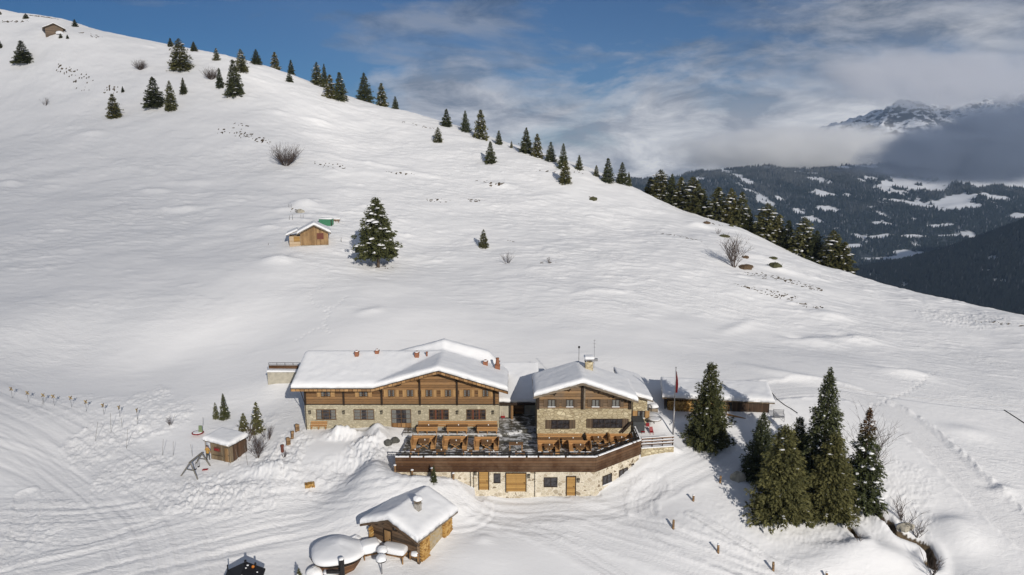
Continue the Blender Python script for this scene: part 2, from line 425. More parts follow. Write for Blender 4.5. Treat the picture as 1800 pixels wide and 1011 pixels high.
def build_ground():
    nx, ny = 1150, 1000
    u = np.linspace(-0.93, 0.93, nx)
    # rows close together where the picture looks closest, wider apart on the far slope
    Yr = np.exp(np.linspace(math.log(36), math.log(430), ny))
    UU, YY = np.meshgrid(u, Yr); x = (UU * (YY + 4)).ravel(); y = YY.ravel()
    h = base_h(x, y)
    far = smooth(95, 170, y)
    # wind-shaped surface: broad swells, then drifts and ripples lying across the slope
    h += 0.9 * fbm(x / 38, y / 30, 3) * smooth(60, 150, y) + 0.35 * fbm(x / 11 + 5, y / 8, 3) * (0.15 + 0.85 * far)
    calm = smooth(0.05, 0.35, fbm(x / 45 + 3, y / 30 + 8, 3) + 0.1)          # some areas stay smooth
    fog = np.exp(-(((x + 45) / 26) ** 2 + ((y - 112) / 16) ** 2)) + .8 * np.exp(-(((x + 5) / 40) ** 2 + ((y - 112) / 10) ** 2)) + .9 * np.exp(-(((x + 2) / 8) ** 2 + ((y - 66) / 5) ** 2)) + .9 * np.exp(-(((x - 45) / 9) ** 2 + ((y - 78) / 9) ** 2)) + .9 * np.exp(-(((x + 21) / 4) ** 2 + ((y - 82.5) / 3) ** 2))
    calm = np.clip(calm * 0.7 + fog, 0, 1)
    wx = x + 2.5 * fbm(x / 9, y / 9, 2); wy = y + 1.2 * fbm(x / 7 + 9, y / 7, 2)
    rip = fbm(wx / 3.4, wy / 1.15 + wx / 14, 3, 0.55)
    h += (0.055 + 0.15 * far) * np.maximum(rip, -0.25) * (1 - 0.85 * calm) * (0.35 + 0.65 * smooth(88, 120, y))
    rip2 = fbm(x / 6.5 + y / 30, y / 1.9 + 40, 3)
    h += 0.55 * (0.25 + 0.75 * far) * smooth(88, 110, y) * np.clip(rip2 - 0.26, 0, 0.5) * (1 - 0.6 * calm)
    h += 0.02 * fbm(x / 0.55, y / 0.45, 2) * (1 - calm) * (1 - far)
    bare = np.zeros_like(x); tread = np.zeros_like(x)

    def groove(pts, hw, amp, seed, pitch=0.35, sink=0.0, edge=0.0, n=10):
        ln = line_px(pts, n); i, d, s = along(x, y, ln, hw * 1.35)
        w = 1 - smooth(hw * 0.75, hw * 1.2, np.abs(d))
        dd = d + .35 * np.sin(s / 9.0 + seed) * (hw > 2)
        g = fbm(dd / (pitch * (1.7 if hw > 2 else 1)) + seed * 13.1, s / 32.0 + seed, 3, 0.5) + 0.6 * pnoise(dd / (pitch * 3) + seed * 3.3, s / 45.0)
        brk = 0.7 + 0.8 * np.clip(fbm(s / 12.0 + seed, d / 2.2, 2), -0.6, 1)
        h[i] += w * (1.2 * amp * g * brk - sink)
        h[i] += edge * np.exp(-((np.abs(d) - hw) / 0.5) ** 2) * (0.7 + 0.9 * fbm(s / 1.3, d / 0.8 + seed, 2))
        tread[i] = np.maximum(tread[i], w)
    # pistes and vehicle tracks
    groove([(-160, 640), (60, 745), (180, 822), (262, 880), (300, 940), (320, 1060)], 5.5, 0.15, 1, 0.5)
    groove([(-120, 742), (60, 815), (160, 880), (235, 960), (255, 1070)], 3.5, 0.12, 2, 0.45)
    groove([(-60, 900), (120, 905), (260, 890), (420, 872), (560, 852), (650, 835)], 2.6, 0.10, 3, 0.32)
    groove([(-80, 1050), (150, 1000), (330, 955), (480, 915), (600, 880), (690, 850), (800, 858)], 4.6, 0.13, 4, 0.40)
    groove([(640, 838), (740, 850), (830, 880), (960, 902), (1080, 930), (1230, 975), (1400, 1040)], 3.2, 0.13, 5, 0.36, 0.05, 0.06)
    groove([(830, 872), (960, 888), (1060, 884), (1150, 852), (1225, 815), (1300, 775)], 2.4, 0.10, 6, 0.34, 0.08, 0.10)
    groove([(1150, 852), (1130, 880), (1140, 915), (1190, 945), (1290, 985), (1400, 1030)], 1.5, 0.10, 7, 0.3, 0.10, 0.12)
    groove([(1215, 905), (1260, 930), (1330, 975), (1420, 1040)], 0.55, 0.10, 8, 0.28, 0.07, 0.10)
    groove([(1320, 690), (1440, 683), (1520, 700), (1590, 738), (1660, 800), (1740, 880), (1850, 975)], 2.7, 0.10, 9, 0.36, 0.25, 0.16)
    groove([(45, 870), (38, 930), (12, 985), (-10, 1040)], 1.1, 0.06, 10, 0.3, 0.12, 0.08)
    groove([(-40, 930), (120, 955), (230, 930), (330, 900)], 0.5, 0.04, 11, 0.3, 0.08, 0.06)
    groove([(560, 870), (640, 855), (700, 835), (690, 800)], 2.2, 0.10, 12, 0.3)
    groove([(800, 862), (870, 905), (980, 950), (1100, 1020)], 1.3, 0.09, 13, 0.3, 0.03, 0.05)
    # ploughed edge above the right-hand track
    ln = line_px([(1545, 700), (1600, 722), (1668, 772), (1740, 840), (1830, 930)]); i, d, s = along(x, y, ln, 2.0)
    h[i] += 0.13 * np.exp(-(d / 0.45) ** 2) * (0.5 + 1.6 * np.clip(fbm(s / 0.9, d / 0.6, 3), -0.3, 1))
    # faint banks across the upper slope
    for pts, a in (([(1290, 640), (1370, 660), (1440, 672), (1520, 690)], 0.45), ([(1300, 620), (1400, 668)], 0.2), ([(1000, 520), (1060, 512), (1150, 520)], 0.35),
                   ([(620, 555), (680, 540)], 0.3), ([(690, 300), (790, 310)], 0.4), ([(560, 270), (660, 290), (740, 300)], 0.4), ([(1260, 590), (1330, 560)], 0.3)):
        ln = line_px(pts, 8); i, d, s = along(x, y, ln, 5.0); L = s.max() if len(s) else 1
        h[i] += a * np.exp(-(d / 1.2) ** 2) * np.sin(np.pi * np.clip(s / L, 0, 1))
    # footprints of animals and walkers
    for pts in ([(575, 500), (547, 515), (552, 535), (580, 545), (570, 570), (580, 590)], [(608, 520), (590, 540), (572, 548)], [(1640, 655), (1600, 685), (1560, 702), (1530, 712)],
                [(520, 600), (545, 585), (570, 575)], [(900, 480), (960, 490), (1010, 480)]):
        ln = line_px(pts, 8); i, d, s = along(x, y, ln, 0.8)
        h[i] -= 0.16 * np.exp(-((d - 0.14 * np.sign(np.sin(s * 3.9))) / 0.2) ** 2) * np.clip(np.sin(s * 7.8), 0, 1)
    # churned, lumpy snow
    def rough(px, py, rx, ry, amp, seed, sc=0.6):
        q = ground(px, py); r = ((x - q.x) / rx) ** 2 + ((y - q.y) / ry) ** 2; i = np.where(r < 1.6)[0]
        w = 1 - smooth(0.45, 1.5, r[i] + 0.5 * fbm(x[i] / 2.5 + seed, y[i] / 2.5, 2))
        b = np.abs(fbm(x[i] / sc + seed * 7, y[i] / sc, 3, 0.55)) + 0.6 * np.clip(fbm(x[i] / (sc * 2.6), y[i] / (sc * 2.6) + seed, 2), -0.2, 1)
        h[i] += amp * w * b
    for a in [(185, 770, 5, 6, 0.30, 1), (240, 830, 5, 4, 0.26, 2), (285, 735, 4, 5, 0.32, 3), (330, 870, 6, 3, 0.30, 4), (420, 850, 7, 3, 0.30, 5), (395, 880, 6, 2.5, 0.26, 6),
              (260, 700, 3, 4, 0.3, 7), (505, 790, 2.6, 5, 0.42, 8), (490, 820, 3, 3, 0.3, 9), (560, 840, 4, 2.5, 0.26, 10), (648, 795, 2.8, 3.0, 0.62, 11, .8), (600, 765, 2.6, 1.4, 0.6, 12, .7),
              (620, 820, 4, 2.5, 0.18, 13), (450, 800, 3, 3, 0.25, 14), (130, 715, 8, 4, 0.15, 15), (760, 838, 4, 1.8, 0.16, 16), (1130, 860, 4, 2, 0.14, 17), (1450, 930, 7, 3, 0.12, 18),
              (1560, 900, 5, 4, 0.22, 19), (1580, 840, 4, 4, 0.16, 20), (1300, 940, 7, 5, 0.07, 21), (450, 745, 3, 3, 0.22, 22), (1690, 560, 10, 6, 0.25, 23), (80, 900, 6, 5, 0.10, 24), (40, 960, 5, 4, 0.12, 25)]:
        rough(*a)
    # heaps, hollows and drifts
    def hump(px, py, rx, ry, a, rot=0.0):
        q = ground(px, py); c, s_ = math.cos(rot), math.sin(rot); dx = x - q.x; dy = y - q.y
        h_ = a * np.exp(-(((dx * c + dy * s_) / rx) ** 2 + ((-dx * s_ + dy * c) / ry) ** 2)); np.add(h, h_, out=h)
    for a in [(597, 764, 1.5, .8, .85), (612, 764, 1.1, 0.7, 0.5), (663, 760, 1.2, 0.9, 1.2), (645, 783, 1.3, 1.0, 0.6), (668, 772, 1.1, 1.2, .9), (650, 800, 2.0, 1.2, 0.4),
              (575, 800, 5, 3, 0.15), (480, 828, 2.4, 1.3, 0.8), (455, 838, 3.2, 0.9, -0.35), (1590, 655, 4, 1.6, 0.9), (1575, 648, 2, 1.2, -0.5), (1500, 600, 4, 2.0, 0.9), (1425, 603, 5, 2.2, 1.0),
              (1478, 594, 1.8, 1.2, -0.6), (1400, 597, 2, 1.2, -0.6), (1460, 558, 4, 2, 0.8), (535, 362, 3.4, 2.0, 1.7), (500, 370, 3, 1.2, 0.5), (515, 388, 4, 1.0, 0.5), (560, 380, 5, 1.2, 0.6),
              (490, 458, 3.2, 1.6, 0.9), (470, 400, 2, 1, 0.4), (1500, 975, 3.8, 2.2, 1.2), (1485, 955, 2.6, 0.9, -0.45), (1570, 990, 2.8, 1.6, 0.6), (1690, 950, 2.6, 1.8, 0.9), (1670, 925, 2.4, 1.2, 0.6),
              (1760, 860, 1.6, 0.9, 0.45), (1745, 852, 1.2, 0.7, -0.3), (1440, 1005, 4, 1.6, 0.6), (850, 955, 1.0, 0.8, 0.25), (825, 975, 4.5, 3, 0.7), (1340, 455, 6, 3, 1.0), (1230, 395, 3, 1.5, 0.8),
              (1370, 475, 4, 1.5, 0.9), (160, 237, 4, 1.5, 0.8), (490, 198, 3, 1.2, 0.7), (560, 213, 4, 1.3, 0.8), (880, 325, 4, 1.5, 0.8), (1160, 745, 2.0, 1.6, 0.7), (1150, 735, 1.5, 1.5, 0.4),
              (1205, 745, 1.5, 1.5, 0.5), (270, 335, 4, 1.4, 0.7), (320, 365, 5, 1.5, 0.5), (15, 320, 4, 1.5, 0.8), (340, 320, 6, 1.5, 0.5), (1230, 690, 2.2, 1.5, 1.2), (1700, 760, 3, 1.5, 0.4)]:
        hump(*a)
    # the brook: a dark undercut channel
    for pts, w_, dp in (([(1529, 893), (1540, 906), (1552, 917)], 0.55, 1.2), ([(1560, 922), (1575, 938), (1590, 944), (1610, 952), (1626, 962), (1637, 978), (1636, 997)], 0.58, 1.5), ([(1494, 931), (1500, 940), (1508, 952)], 0.32, 0.8)):
        ln = line_px(pts, 8); i, d, s = along(x, y, ln, 2.5)
        ww = w_ * (0.75 + 0.7 * fbm(s / 2.0, d * 0 + 3, 2))
        h[i] += 0.35 * np.exp(-((np.abs(d) - 1.1) / 0.6) ** 2) - dp * np.exp(-(d / ww) ** 4)
        bare[i] = np.maximum(bare[i], 1.2 * np.exp(-(d / (ww * 1.15)) ** 6))
    # grass and earth showing through
    def tuft(px, py, rx, ry, a, seed, rot=0.0, th=0.15, sc=0.9):
        q = ground(px, py); c, s_ = math.cos(rot), math.sin(rot); dx = x - q.x; dy = y - q.y
        r = ((dx * c + dy * s_) / rx) ** 2 + ((-dx * s_ + dy * c) / ry) ** 2; i = np.where(r < 2)[0]
        n_ = fbm(x[i] / (sc * 1.5) + seed * 5, (y[i] + .35 * x[i]) / (sc * 0.5) + seed, 4, 0.7) - 0.06
        bare[i] = np.maximum(bare[i], np.clip(a * (1 - r[i]) * smooth(th, th + 0.12, n_) * 1.6, 0, 1))
    for a in [(440, 243, 9, 2.2, 1, 1, -0.35, 0.12), (425, 222, 4, 0.8, 1, 2, -0.2, 0.1), (400, 232, 7, 2.4, 1, 3, 0, 0.3), (705, 305, 6, 1.3, 1, 4, -.1, 0.16), (580, 292, 8, 2.5, 1, 5, 0, 0.33),
              (140, 140, 10, 4, 1, 6, -0.6, 0.30), (110, 122, 5, 2, 1, 7, -0.4, 0.1), (195, 160, 4, 3, 1, 8, -0.4, 0.2), (75, 30, 8, 3, 1, 9, -0.2, -0.2), (20, 38, 8, 2, 1, 10, 0, 0.1), (200, 55, 6, 2, 1, 11, -0.4, -0.1),
              (870, 325, 3.5, 1.6, 1, 12, 0, 0.05), (850, 318, 3, 1.2, 1, 13, 0, 0.2), (770, 352, 4, 1.8, 1, 14, 0, 0.12), (835, 352, 3, 1.4, 1, 15, 0, 0.15), (1195, 415, 7, 2.0, 1, 16, -0.45, 0.14), (1340, 512, 7, 1.5, 1, 17, -0.3, 0.1),
              (1375, 517, 4, 1.2, 1, 18, -0.3, 0.1), (1345, 485, 6, 3, 1, 19, 0, 0.22), (1405, 500, 6, 2.4, 1, 20, -0.3, 0.12), (1430, 540, 4, 2, 1, 21, 0, 0.25), (960, 302, 4, 1, 1, 22, 0, 0.15), (735, 220, 8, 2, 1, 23, -0.3, 0.2),
              (160, 62, 7, 2, 1, 24, -0.2, 0.2), (675, 470, 2.6, 1.3, 1, 25, 0, 0.12), (1760, 570, 6, 1, 1, 26, -0.3, 0.15), (1010, 305, 5, 1.2, 1, 27, 0, 0.2), (1235, 783, 1.3, 1.4, 0.8, 28, 0, 0.05), (965, 463, 3, 1, 1, 29, 0, 0.2),
              (1045, 350, 2.0, 0.8, 1, 30, 0, 0.05), (1255, 395, 3, 1.0, 1, 31, 0, 0.1), (520, 372, 1.6, 1.4, 1, 32, 0, -0.05), (895, 425, 2, .7, 1, 33, 0, .2)]:
        tuft(*a)
    h += 0.12 * np.clip(bare, 0, 1) * fbm(x / 0.4, y / 0.4, 2)
    # level ground by the houses, and the cut under the terrace and the buildings
    yard = in_poly(x, y, [(LX0 + 0.4, FY + 0.4), (LX0 + 0.4, 97), (-17, 97), (-16, 101), (-2, 101), (AX1 + 3.0, 95), (AX1 + 3.0, 86), (AX1 - 0.4, AY + 0.4), (AX0 + 0.4, AY + 0.4)])
    h = np.where(yard, np.minimum(h, 0.2), h)
    xw = X_at(1183.5, 81.5, -.36); yl = TCY + 0.4 + (x - TCX) * (P(1183.5, 783, z=-.36).y - TCY - .4) / (xw - TCX)
    lim = -0.36 - 0.55 * np.clip(x - xw + .3, 0, 9) - 0.10 * np.clip(y - 87, 0, 9) - 9 * (x < TCX + .1) - 9 * (y < yl - .05) * (x < xw + .1) - 1.6 * np.clip(yl - y, 0, 5)
    h = np.where((x > TCX) & (x < xw + 5) & (y < 93), np.maximum(h, lim), h)
    tp = [(TX0 + 0.5, TY + 0.25), (TX1 - 0.05, TY + 0.25), (TCX - 0.3, TCY + 0.1), (TCX - 0.3, 86.0), (AX1 - 0.3, 92), (LX1 + 0.2, 99), (LX0 + 9.0, FY + 0.3), (TX0 + 0.5, FY + 0.3)]
    h = np.where(in_poly(x, y, tp), np.minimum(h, -2.6), h)
    # the snow drops away from the basement doors
    q = (x > X_at(835, TY, -3)) & (x < TX1 + 0.8) & (y > TY - 1.2) & (y < TY + 0.5); h = np.where(q, np.minimum(h, Z_at(872, TY) + 0.10 * fbm(x / 0.8, y / 0.8, 2)), h)
    v = np.c_[x, y, h]
    ii = np.arange((ny - 1) * nx).reshape(ny - 1, nx)[:, :-1].ravel()
    f = np.c_[ii, ii + 1, ii + nx + 1, ii + nx]

    m, t, bs = new_mat('snowfield'); pos = geo_pos(t)
    n1 = t.noise(pos, 0.06, 4, 0.5)
    c = t.mix(t.ramp(n1, [(0.35, 0.0), (0.65, 1.0)]), (0.80, 0.805, 0.82), (0.86, 0.86, 0.87))
    at = t.node('ShaderNodeAttribute'); at.attribute_name = 'bare'
    fn = t.noise(pos, 2.2, 4, 0.7)
    msk = t.ramp(t.math('MULTIPLY', at.outputs['Fac'], t.math('MULTIPLY_ADD', fn, 1.2, 0.35)), [(0.30, 0.0), (0.50, 1.0)])
    sn = t.noise(pos, 0.9, 3, 0.6)
    soil = t.mix(t.ramp(sn, [(0.35, 0.0), (0.65, 1.0)]), (0.055, 0.040, 0.028), (0.17, 0.13, 0.08))
    c = t.mix(t.math('MULTIPLY', t.node('ShaderNodeAttribute', attribute_name='tread').outputs['Fac'], 0.35), c, (0.74, 0.74, 0.755))
    t.link(t.mix(msk, c, soil), bs.inputs['Base Color'])
    bs.inputs['Roughness'].default_value = 0.8; bs.inputs['Specular IOR Level'].default_value = 0.15
    tr = t.node('ShaderNodeAttribute'); tr.attribute_name = 'tread'
    a1 = t.noise(t.mapping(pos, (0.42, 1.0, 0.6), (0, 0, 0.22)), 1.4, 8, 0.66, 0.9)
    a2 = t.noise(t.mapping(pos, (1.2, 2.4, 1.0)), 2.6, 6, 0.7)
    clm = t.ramp(t.noise(t.mapping(pos, (1, 1.8, 1)), 0.03, 5, 0.6), [(0.44, 0.10), (0.60, 1.25)])
    cal = t.node('ShaderNodeAttribute'); cal.attribute_name = 'calm'
    clm = t.math('MULTIPLY', clm, t.math('SUBTRACT', 1.0, t.math('MULTIPLY', cal.outputs['Fac'], 0.85)))
    hh = t.math('ADD', t.math('MULTIPLY', a1, clm), t.math('MULTIPLY', a2, t.math('MULTIPLY_ADD', tr.outputs['Fac'], 0.35, 0.06)))
    bump(t, bs, hh, 0.45, 0.45)
    g = mesh_np('ground', v, f, m, attrs={'bare': bare, 'tread': tread, 'calm': calm})
    tag(g, 'snow covered hillside with pistes and wind drifts', kind='structure'); g['label'] = 'snow covered hillside with pistes and wind drifts'
    global HGRID
    HGRID = (u, Yr, h.reshape(ny, nx))
build_ground()
def hz(x, y):
    """height of the finished snow"""
    u, Yr, H = HGRID; nx = len(u); ny = len(Yr)
    fu = (x / (y + 4) - u[0]) / (u[1] - u[0]); fy = (math.log(y) - math.log(36)) / (math.log(430) - math.log(36)) * (ny - 1)
    i = int(min(max(fu, 0), nx - 2)); j = int(min(max(fy, 0), ny - 2)); a = min(max(fu - i, 0), 1); b = min(max(fy - j, 0), 1)
    return float((H[j, i] * (1 - a) + H[j, i + 1] * a) * (1 - b) + (H[j + 1, i] * (1 - a) + H[j + 1, i + 1] * a) * b)
def G(px, py, dz=0.0):
    """the point of the finished snow seen at a place in the picture"""
    q = ground(px, py); A = (py - 505.5) / FPX; k = (SP + A * CP) / (CP - A * SP)
    lo = None
    for n_ in range(-60, 61):
        Y = q.y + n_ * 0.25 * (1 + q.y / 200); z = CAM_Z - Y * k
        X = (px - 900.0) / FPX * (Y * CP + Y * k * SP)
        if z <= hz(X, Y): lo = (X, Y); break
    if lo: return Vector((lo[0], lo[1], hz(*lo) + dz))
    return Vector((q.x, q.y, hz(q.x, q.y) + dz))
# ------------------------------------------------------------------ the valley and the mountains beyond
class Surf:
    """smooth surface through points"""
    def __init__(s, pts, scale):
        s.k = scale; s.C = np.array([[p.x, p.y] for p in pts]) / scale; z = np.array([p.z for p in pts]); n = len(z)
        K = _phi(((s.C[:, None] - s.C[None]) ** 2).sum(-1)); K[np.arange(n), np.arange(n)] = 0.0
        Pm = np.c_[np.ones(n), s.C]; A = np.zeros((n + 3, n + 3)); A[:n, :n] = K; A[:n, n:] = Pm; A[n:, :n] = Pm.T
        s.w = np.linalg.solve(A, np.r_[z, 0, 0, 0])
    def __call__(s, x, y):
        x = np.asarray(x, float) / s.k; y = np.asarray(y, float) / s.k; n = len(s.C); o = np.zeros_like(x)
        for i in range(n): o += _phi((x - s.C[i, 0]) ** 2 + (y - s.C[i, 1]) ** 2) * s.w[i]
        return o + s.w[n] + s.w[n + 1] * x + s.w[n + 2] * y

def far_material(name, rocky=False):
    m, t, bs = new_mat(name); pos = geo_pos(t)
    at = t.node('ShaderNodeAttribute'); at.attribute_name = 'open'
    n = t.noise(pos, 0.035, 5, 0.7)
    n2 = t.noise(t.mapping(pos, (1, 1, 2.5)), 0.012, 7, 0.72)
    snow = (0.72, 0.74, 0.78)
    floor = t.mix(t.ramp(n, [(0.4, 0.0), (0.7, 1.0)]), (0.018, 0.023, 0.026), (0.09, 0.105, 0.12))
    if rocky:
        rock = t.mix(n, (0.045, 0.045, 0.05), (0.15, 0.14, 0.13))
        ge = t.node('ShaderNodeNewGeometry'); sp = t.node('ShaderNodeSeparateXYZ'); t.link(ge.outputs['Normal'], sp.inputs[0])
        f = t.math('ADD', t.math('MULTIPLY', sp.outputs[2], 0.9), t.math('MULTIPLY', t.math('SUBTRACT', n2, 0.5), 2.2))
        rk = t.mix(t.ramp(f, [(0.50, 0.0), (0.68, 1.0)]), rock, snow)
        hi = t.node('ShaderNodeSeparateXYZ'); t.link(pos, hi.inputs[0])
        up = t.ramp(t.math('DIVIDE', t.math('ADD', hi.outputs[2], 120.0), 260.0), [(0.0, 0.0), (1.0, 1.0)])
        low = t.mix(at.outputs['Fac'], floor, snow)
        c = t.mix(up, low, rk)
    else:
        c = t.mix(at.outputs['Fac'], floor, snow)
    t.link(c, bs.inputs['Base Color']); bs.inputs['Roughness'].default_value = 0.9; bs.inputs['Specular IOR Level'].default_value = 0.1
    return m

def cone_forest(name, x, y, z, hgt, rad, label, mat):
    n = len(x); k = 5
    a = np.arange(k) * 2 * np.pi / k
    rnd = np.random.RandomState(len(x))
    v = np.zeros((n, k + 1, 3)); jit = rnd.uniform(0.7, 1.3, (n, k))
    v[:, :k, 0] = x[:, None] + np.cos(a) * rad[:, None] * jit; v[:, :k, 1] = y[:, None] + np.sin(a) * rad[:, None] * jit
    v[:, :k, 2] = z[:, None] - 1.0
    v[:, k, 0] = x; v[:, k, 1] = y; v[:, k, 2] = z + hgt
    b = (np.arange(n) * (k + 1))[:, None]
    f = np.stack([np.stack([b[:, 0] + i, b[:, 0] + (i + 1) % k, b[:, 0] + k], 1) for i in range(k)], 1).reshape(-1, 3)
    tone = np.repeat(rnd.uniform(0, 1, n), k + 1)
    o = mesh_np(name, v.reshape(-1, 3), f, mat, smooth=False, attrs={'tone': tone})
    tag(o, label, 'forest', kind='stuff'); return o

def build_far():
    rnd = np.random.RandomState(3)
    fm, t, bs = new_mat('far_forest')
    at = t.node('ShaderNodeAttribute'); at.attribute_name = 'tone'
    sp = t.node('ShaderNodeSeparateXYZ'); t.link(geo_pos(t), sp.inputs[0])          # rime on the higher trees
    rime = t.math('ADD', t.math('DIVIDE', t.math('ADD', sp.outputs[2], 330.0), 300.0), t.math('MULTIPLY', t.math('SUBTRACT', t.noise(geo_pos(t), 0.004, 5, .65), 0.5), 2.6))
    far_mix = t.n.new('ShaderNodeMix'); far_mix.data_type = 'RGBA'; t.link(t.ramp(rime, [(0.25, 0.0), (0.9, 0.75)]), far_mix.inputs[0]); far_mix.inputs[7].default_value = (0.13, 0.135, 0.135, 1)
    t.link(t.ramp(at.outputs['Fac'], [(0.0, (0.012, 0.018, 0.018)), (0.90, (0.030, 0.038, 0.034)), (0.97, (0.07, 0.08, 0.09)), (1.0, (0.22, 0.23, 0.25))]), far_mix.inputs[6]); t.link(far_mix.outputs[2], bs.inputs['Base Color'])
    bs.inputs['Roughness'].default_value = 0.9; bs.inputs['Specular IOR Level'].default_value = 0.05
    # ---- far side of the valley
    pts = [P(a, b, Y=c) for a, b, c in [(1100, 500, 2900), (1400, 500, 2900), (1700, 500, 2900), (2000, 500, 2900), (1400, 452, 3250), (1540, 462, 3200), (1620, 455, 3300), (1760, 440, 3350), (1950, 430, 3350),
        (1200, 400, 3600), (1400, 405, 3700), (1550, 405, 3700), (1700, 395, 3800), (1850, 380, 3850), (1150, 360, 4000), (1300, 360, 4100), (1480, 362, 4150), (1600, 368, 4150), (1700, 352, 4250), (1850, 345, 4300),
        (1000, 335, 4500), (1110, 325, 4600), (1220, 312, 4800), (1330, 300, 4900), (1430, 303, 5000), (1510, 296, 5150), (1600, 290, 5150), (1700, 285, 5200), (1800, 282, 5300), (1950, 270, 5400)]]
    pts += [P(a, b, Y=c) for a, b, c in [(1100, 345, 5300), (1330, 325, 5700), (1430, 318, 5900), (900, 360, 5600), (1520, 262, 6600), (1600, 250, 6500), (1700, 240, 6500), (1850, 225, 6500),
        (1470, 232, 7000), (1530, 214, 7200), (1612, 196, 7100), (1660, 240, 6900), (1700, 190, 7500), (1760, 172, 7700), (1900, 150, 7800), (2050, 150, 7800), (1380, 250, 7400), (1290, 300, 7500), (1650, 215, 8600), (1900, 200, 8800), (1300, 340, 8600)]]
    S = Surf(pts, 1000.0)
    nx, ny = 420, 520
    xs = np.linspace(200, 7200, nx); ys = np.linspace(2700, 8600, ny)
    X, Y = np.meshgrid(xs, ys); x = X.ravel(); y = Y.ravel(); z = S(x, y)
    hi = smooth(5600, 6900, y)
    rg = 1 - np.abs(fbm(x / 900, y / 700, 5, 0.55)) * 2
    z += hi * 150 * (rg - 0.75) + (1 - hi) * (26 * fbm(x / 420, y / 420, 4) + 34 * (1 - np.abs(fbm(x / 700 + 3, y / 1500, 2)) * 2) * smooth(3400, 4200, y))
    z += hi * 38 * fbm(x / 160, y / 160, 4, 0.6)
    # summit with its snow ridge
    q = P(1612, 190, Y=7100); z += 70 * np.exp(-(((x - q.x) / 260) ** 2 + ((y - q.y) / 330) ** 2))
    opn = np.zeros_like(x)
    def clear(px, py, rx, ry, a=1.0, sd=0.0, Y0=None):
        A = (py - 505.5) / FPX; k = (SP + A * CP) / (CP - A * SP)
        ysm = np.linspace(2800, 5600, 600); xsm = (px - 900) / FPX * (ysm * CP + ysm * k * SP)
        d = (CAM_Z - ysm * k) - S(xsm, ysm); w = np.where((d[:-1] > 0) & (d[1:] <= 0))[0]
        i = w[0] if len(w) else 300
        r = ((x - xsm[i]) / rx) ** 2 + ((y - ysm[i]) / ry) ** 2 + 1.7 * fbm(x / 130 + sd, y / 150, 4, 0.6) + 0.8 * fbm(x / 40 + sd, y / 50, 2)
        np.maximum(opn, a * (1 - smooth(0.75, 1.0, r)), out=opn)
    for a in [(1665, 362, 330, 130), (1600, 325, 260, 130), (1720, 318, 380, 200), (1800, 305, 400, 260), (1620, 452, 190, 75), (1560, 456, 120, 40), (1548, 396, 60, 60), (1305, 335, 26, 110), (1312, 325, 30, 60),
              (1445, 350, 70, 60), (1455, 372, 70, 60), (1400, 375, 60, 50), (1425, 388, 50, 60), (1500, 430, 70, 25), (1605, 420, 80, 25), (1680, 418, 100, 22), (1540, 420, 70, 22), (1370, 355, 30, 40), (1790, 385, 60, 50), (1480, 300, 60, 80), (1650, 400, 60, 26), (1230, 318, 40, 60)]:
        clear(a[0], a[1], a[2], a[3], 1.0, a[0] * 0.1)
    nn = fbm(x / 260, y / 420, 4, 0.6)
    opn = np.maximum(opn, smooth(0.34, 0.46, nn) * 0.9)
    opn = np.maximum(opn, 0.8 * smooth(5000, 5500, y) * (x > 2500))
    v = np.c_[x, y, z]; ii = np.arange((ny - 1) * nx).reshape(ny - 1, nx)[:, :-1].ravel(); f = np.c_[ii, ii + 1, ii + nx + 1, ii + nx]
    g = mesh_np('far_mountain', v, f, far_material('far_slope', True), attrs={'open': opn}); tag(g, kind='structure'); g['label'] = 'snowy mountain across the valley rising into cloud'
    N = 150000
    tx = rnd.uniform(250, 4700, N); ty = rnd.uniform(3000, 5400, N)
    keep = (tx < ty * 0.80) & (tx > ty * 0.10); tx = tx[keep]; ty = ty[keep]
    fi = (tx - xs[0]) / (xs[1] - xs[0]); fj = (ty - ys[0]) / (ys[1] - ys[0]); i0 = fi.astype(int); j0 = fj.astype(int); a = fi - i0; b = fj - j0
    def samp(A): A = A.reshape(ny, nx); return (A[j0, i0] * (1 - a) + A[j0, i0 + 1] * a) * (1 - b) + (A[j0 + 1, i0] * (1 - a) + A[j0 + 1, i0 + 1] * a) * b
    tz = samp(z); to = samp(opn)
    dens = 0.55 + 0.9 * fbm(tx / 160, ty / 160, 3)
    keep = (to < 0.25 + 0.7 * rnd.uniform(0, 1, len(tx)) ** 3) & (rnd.uniform(0, 1, len(tx)) < dens + .1 - .5 * (ty > 4700)); tx, ty, tz = tx[keep], ty[keep], tz[keep]
    sz = rnd.uniform(0.55, 1.15, len(tx))
    cone_forest('far_forest', tx, ty, tz, 21 * sz, 6.0 * sz, 'dark conifer forest with snowy clearings across the valley', fm)
    # ---- dark wooded spur on the near side
    pts = [P(a, b, Y=c) for a, b, c in [(1380, 488, 2250), (1500, 480, 2250), (1600, 467, 2280), (1650, 452, 2300), (1720, 425, 2330), (1800, 392, 2380), (1950, 340, 2450), (2100, 300, 2500),
        (1400, 560, 1700), (1550, 550, 1700), (1700, 550, 1650), (1850, 540, 1600), (2050, 520, 1600), (1700, 500, 1950), (1850, 470, 1950), (1550, 515, 1980),
        (1400, 520, 2800), (1550, 525, 2900), (1700, 515, 2950), (1900, 500, 3050), (2100, 480, 3100)]]
    S2 = Surf(pts, 500.0)
    nx, ny = 240, 200
    xs = np.linspace(500, 2900, nx); ys = np.linspace(1350, 3000, ny)
    X, Y = np.meshgrid(xs, ys); x = X.ravel(); y = Y.ravel(); z = S2(x, y) + 10 * fbm(x / 180, y / 180, 4)
    opn = smooth(0.42, 0.55, fbm(x / 120 + 9, y / 200, 4)) * 0.5
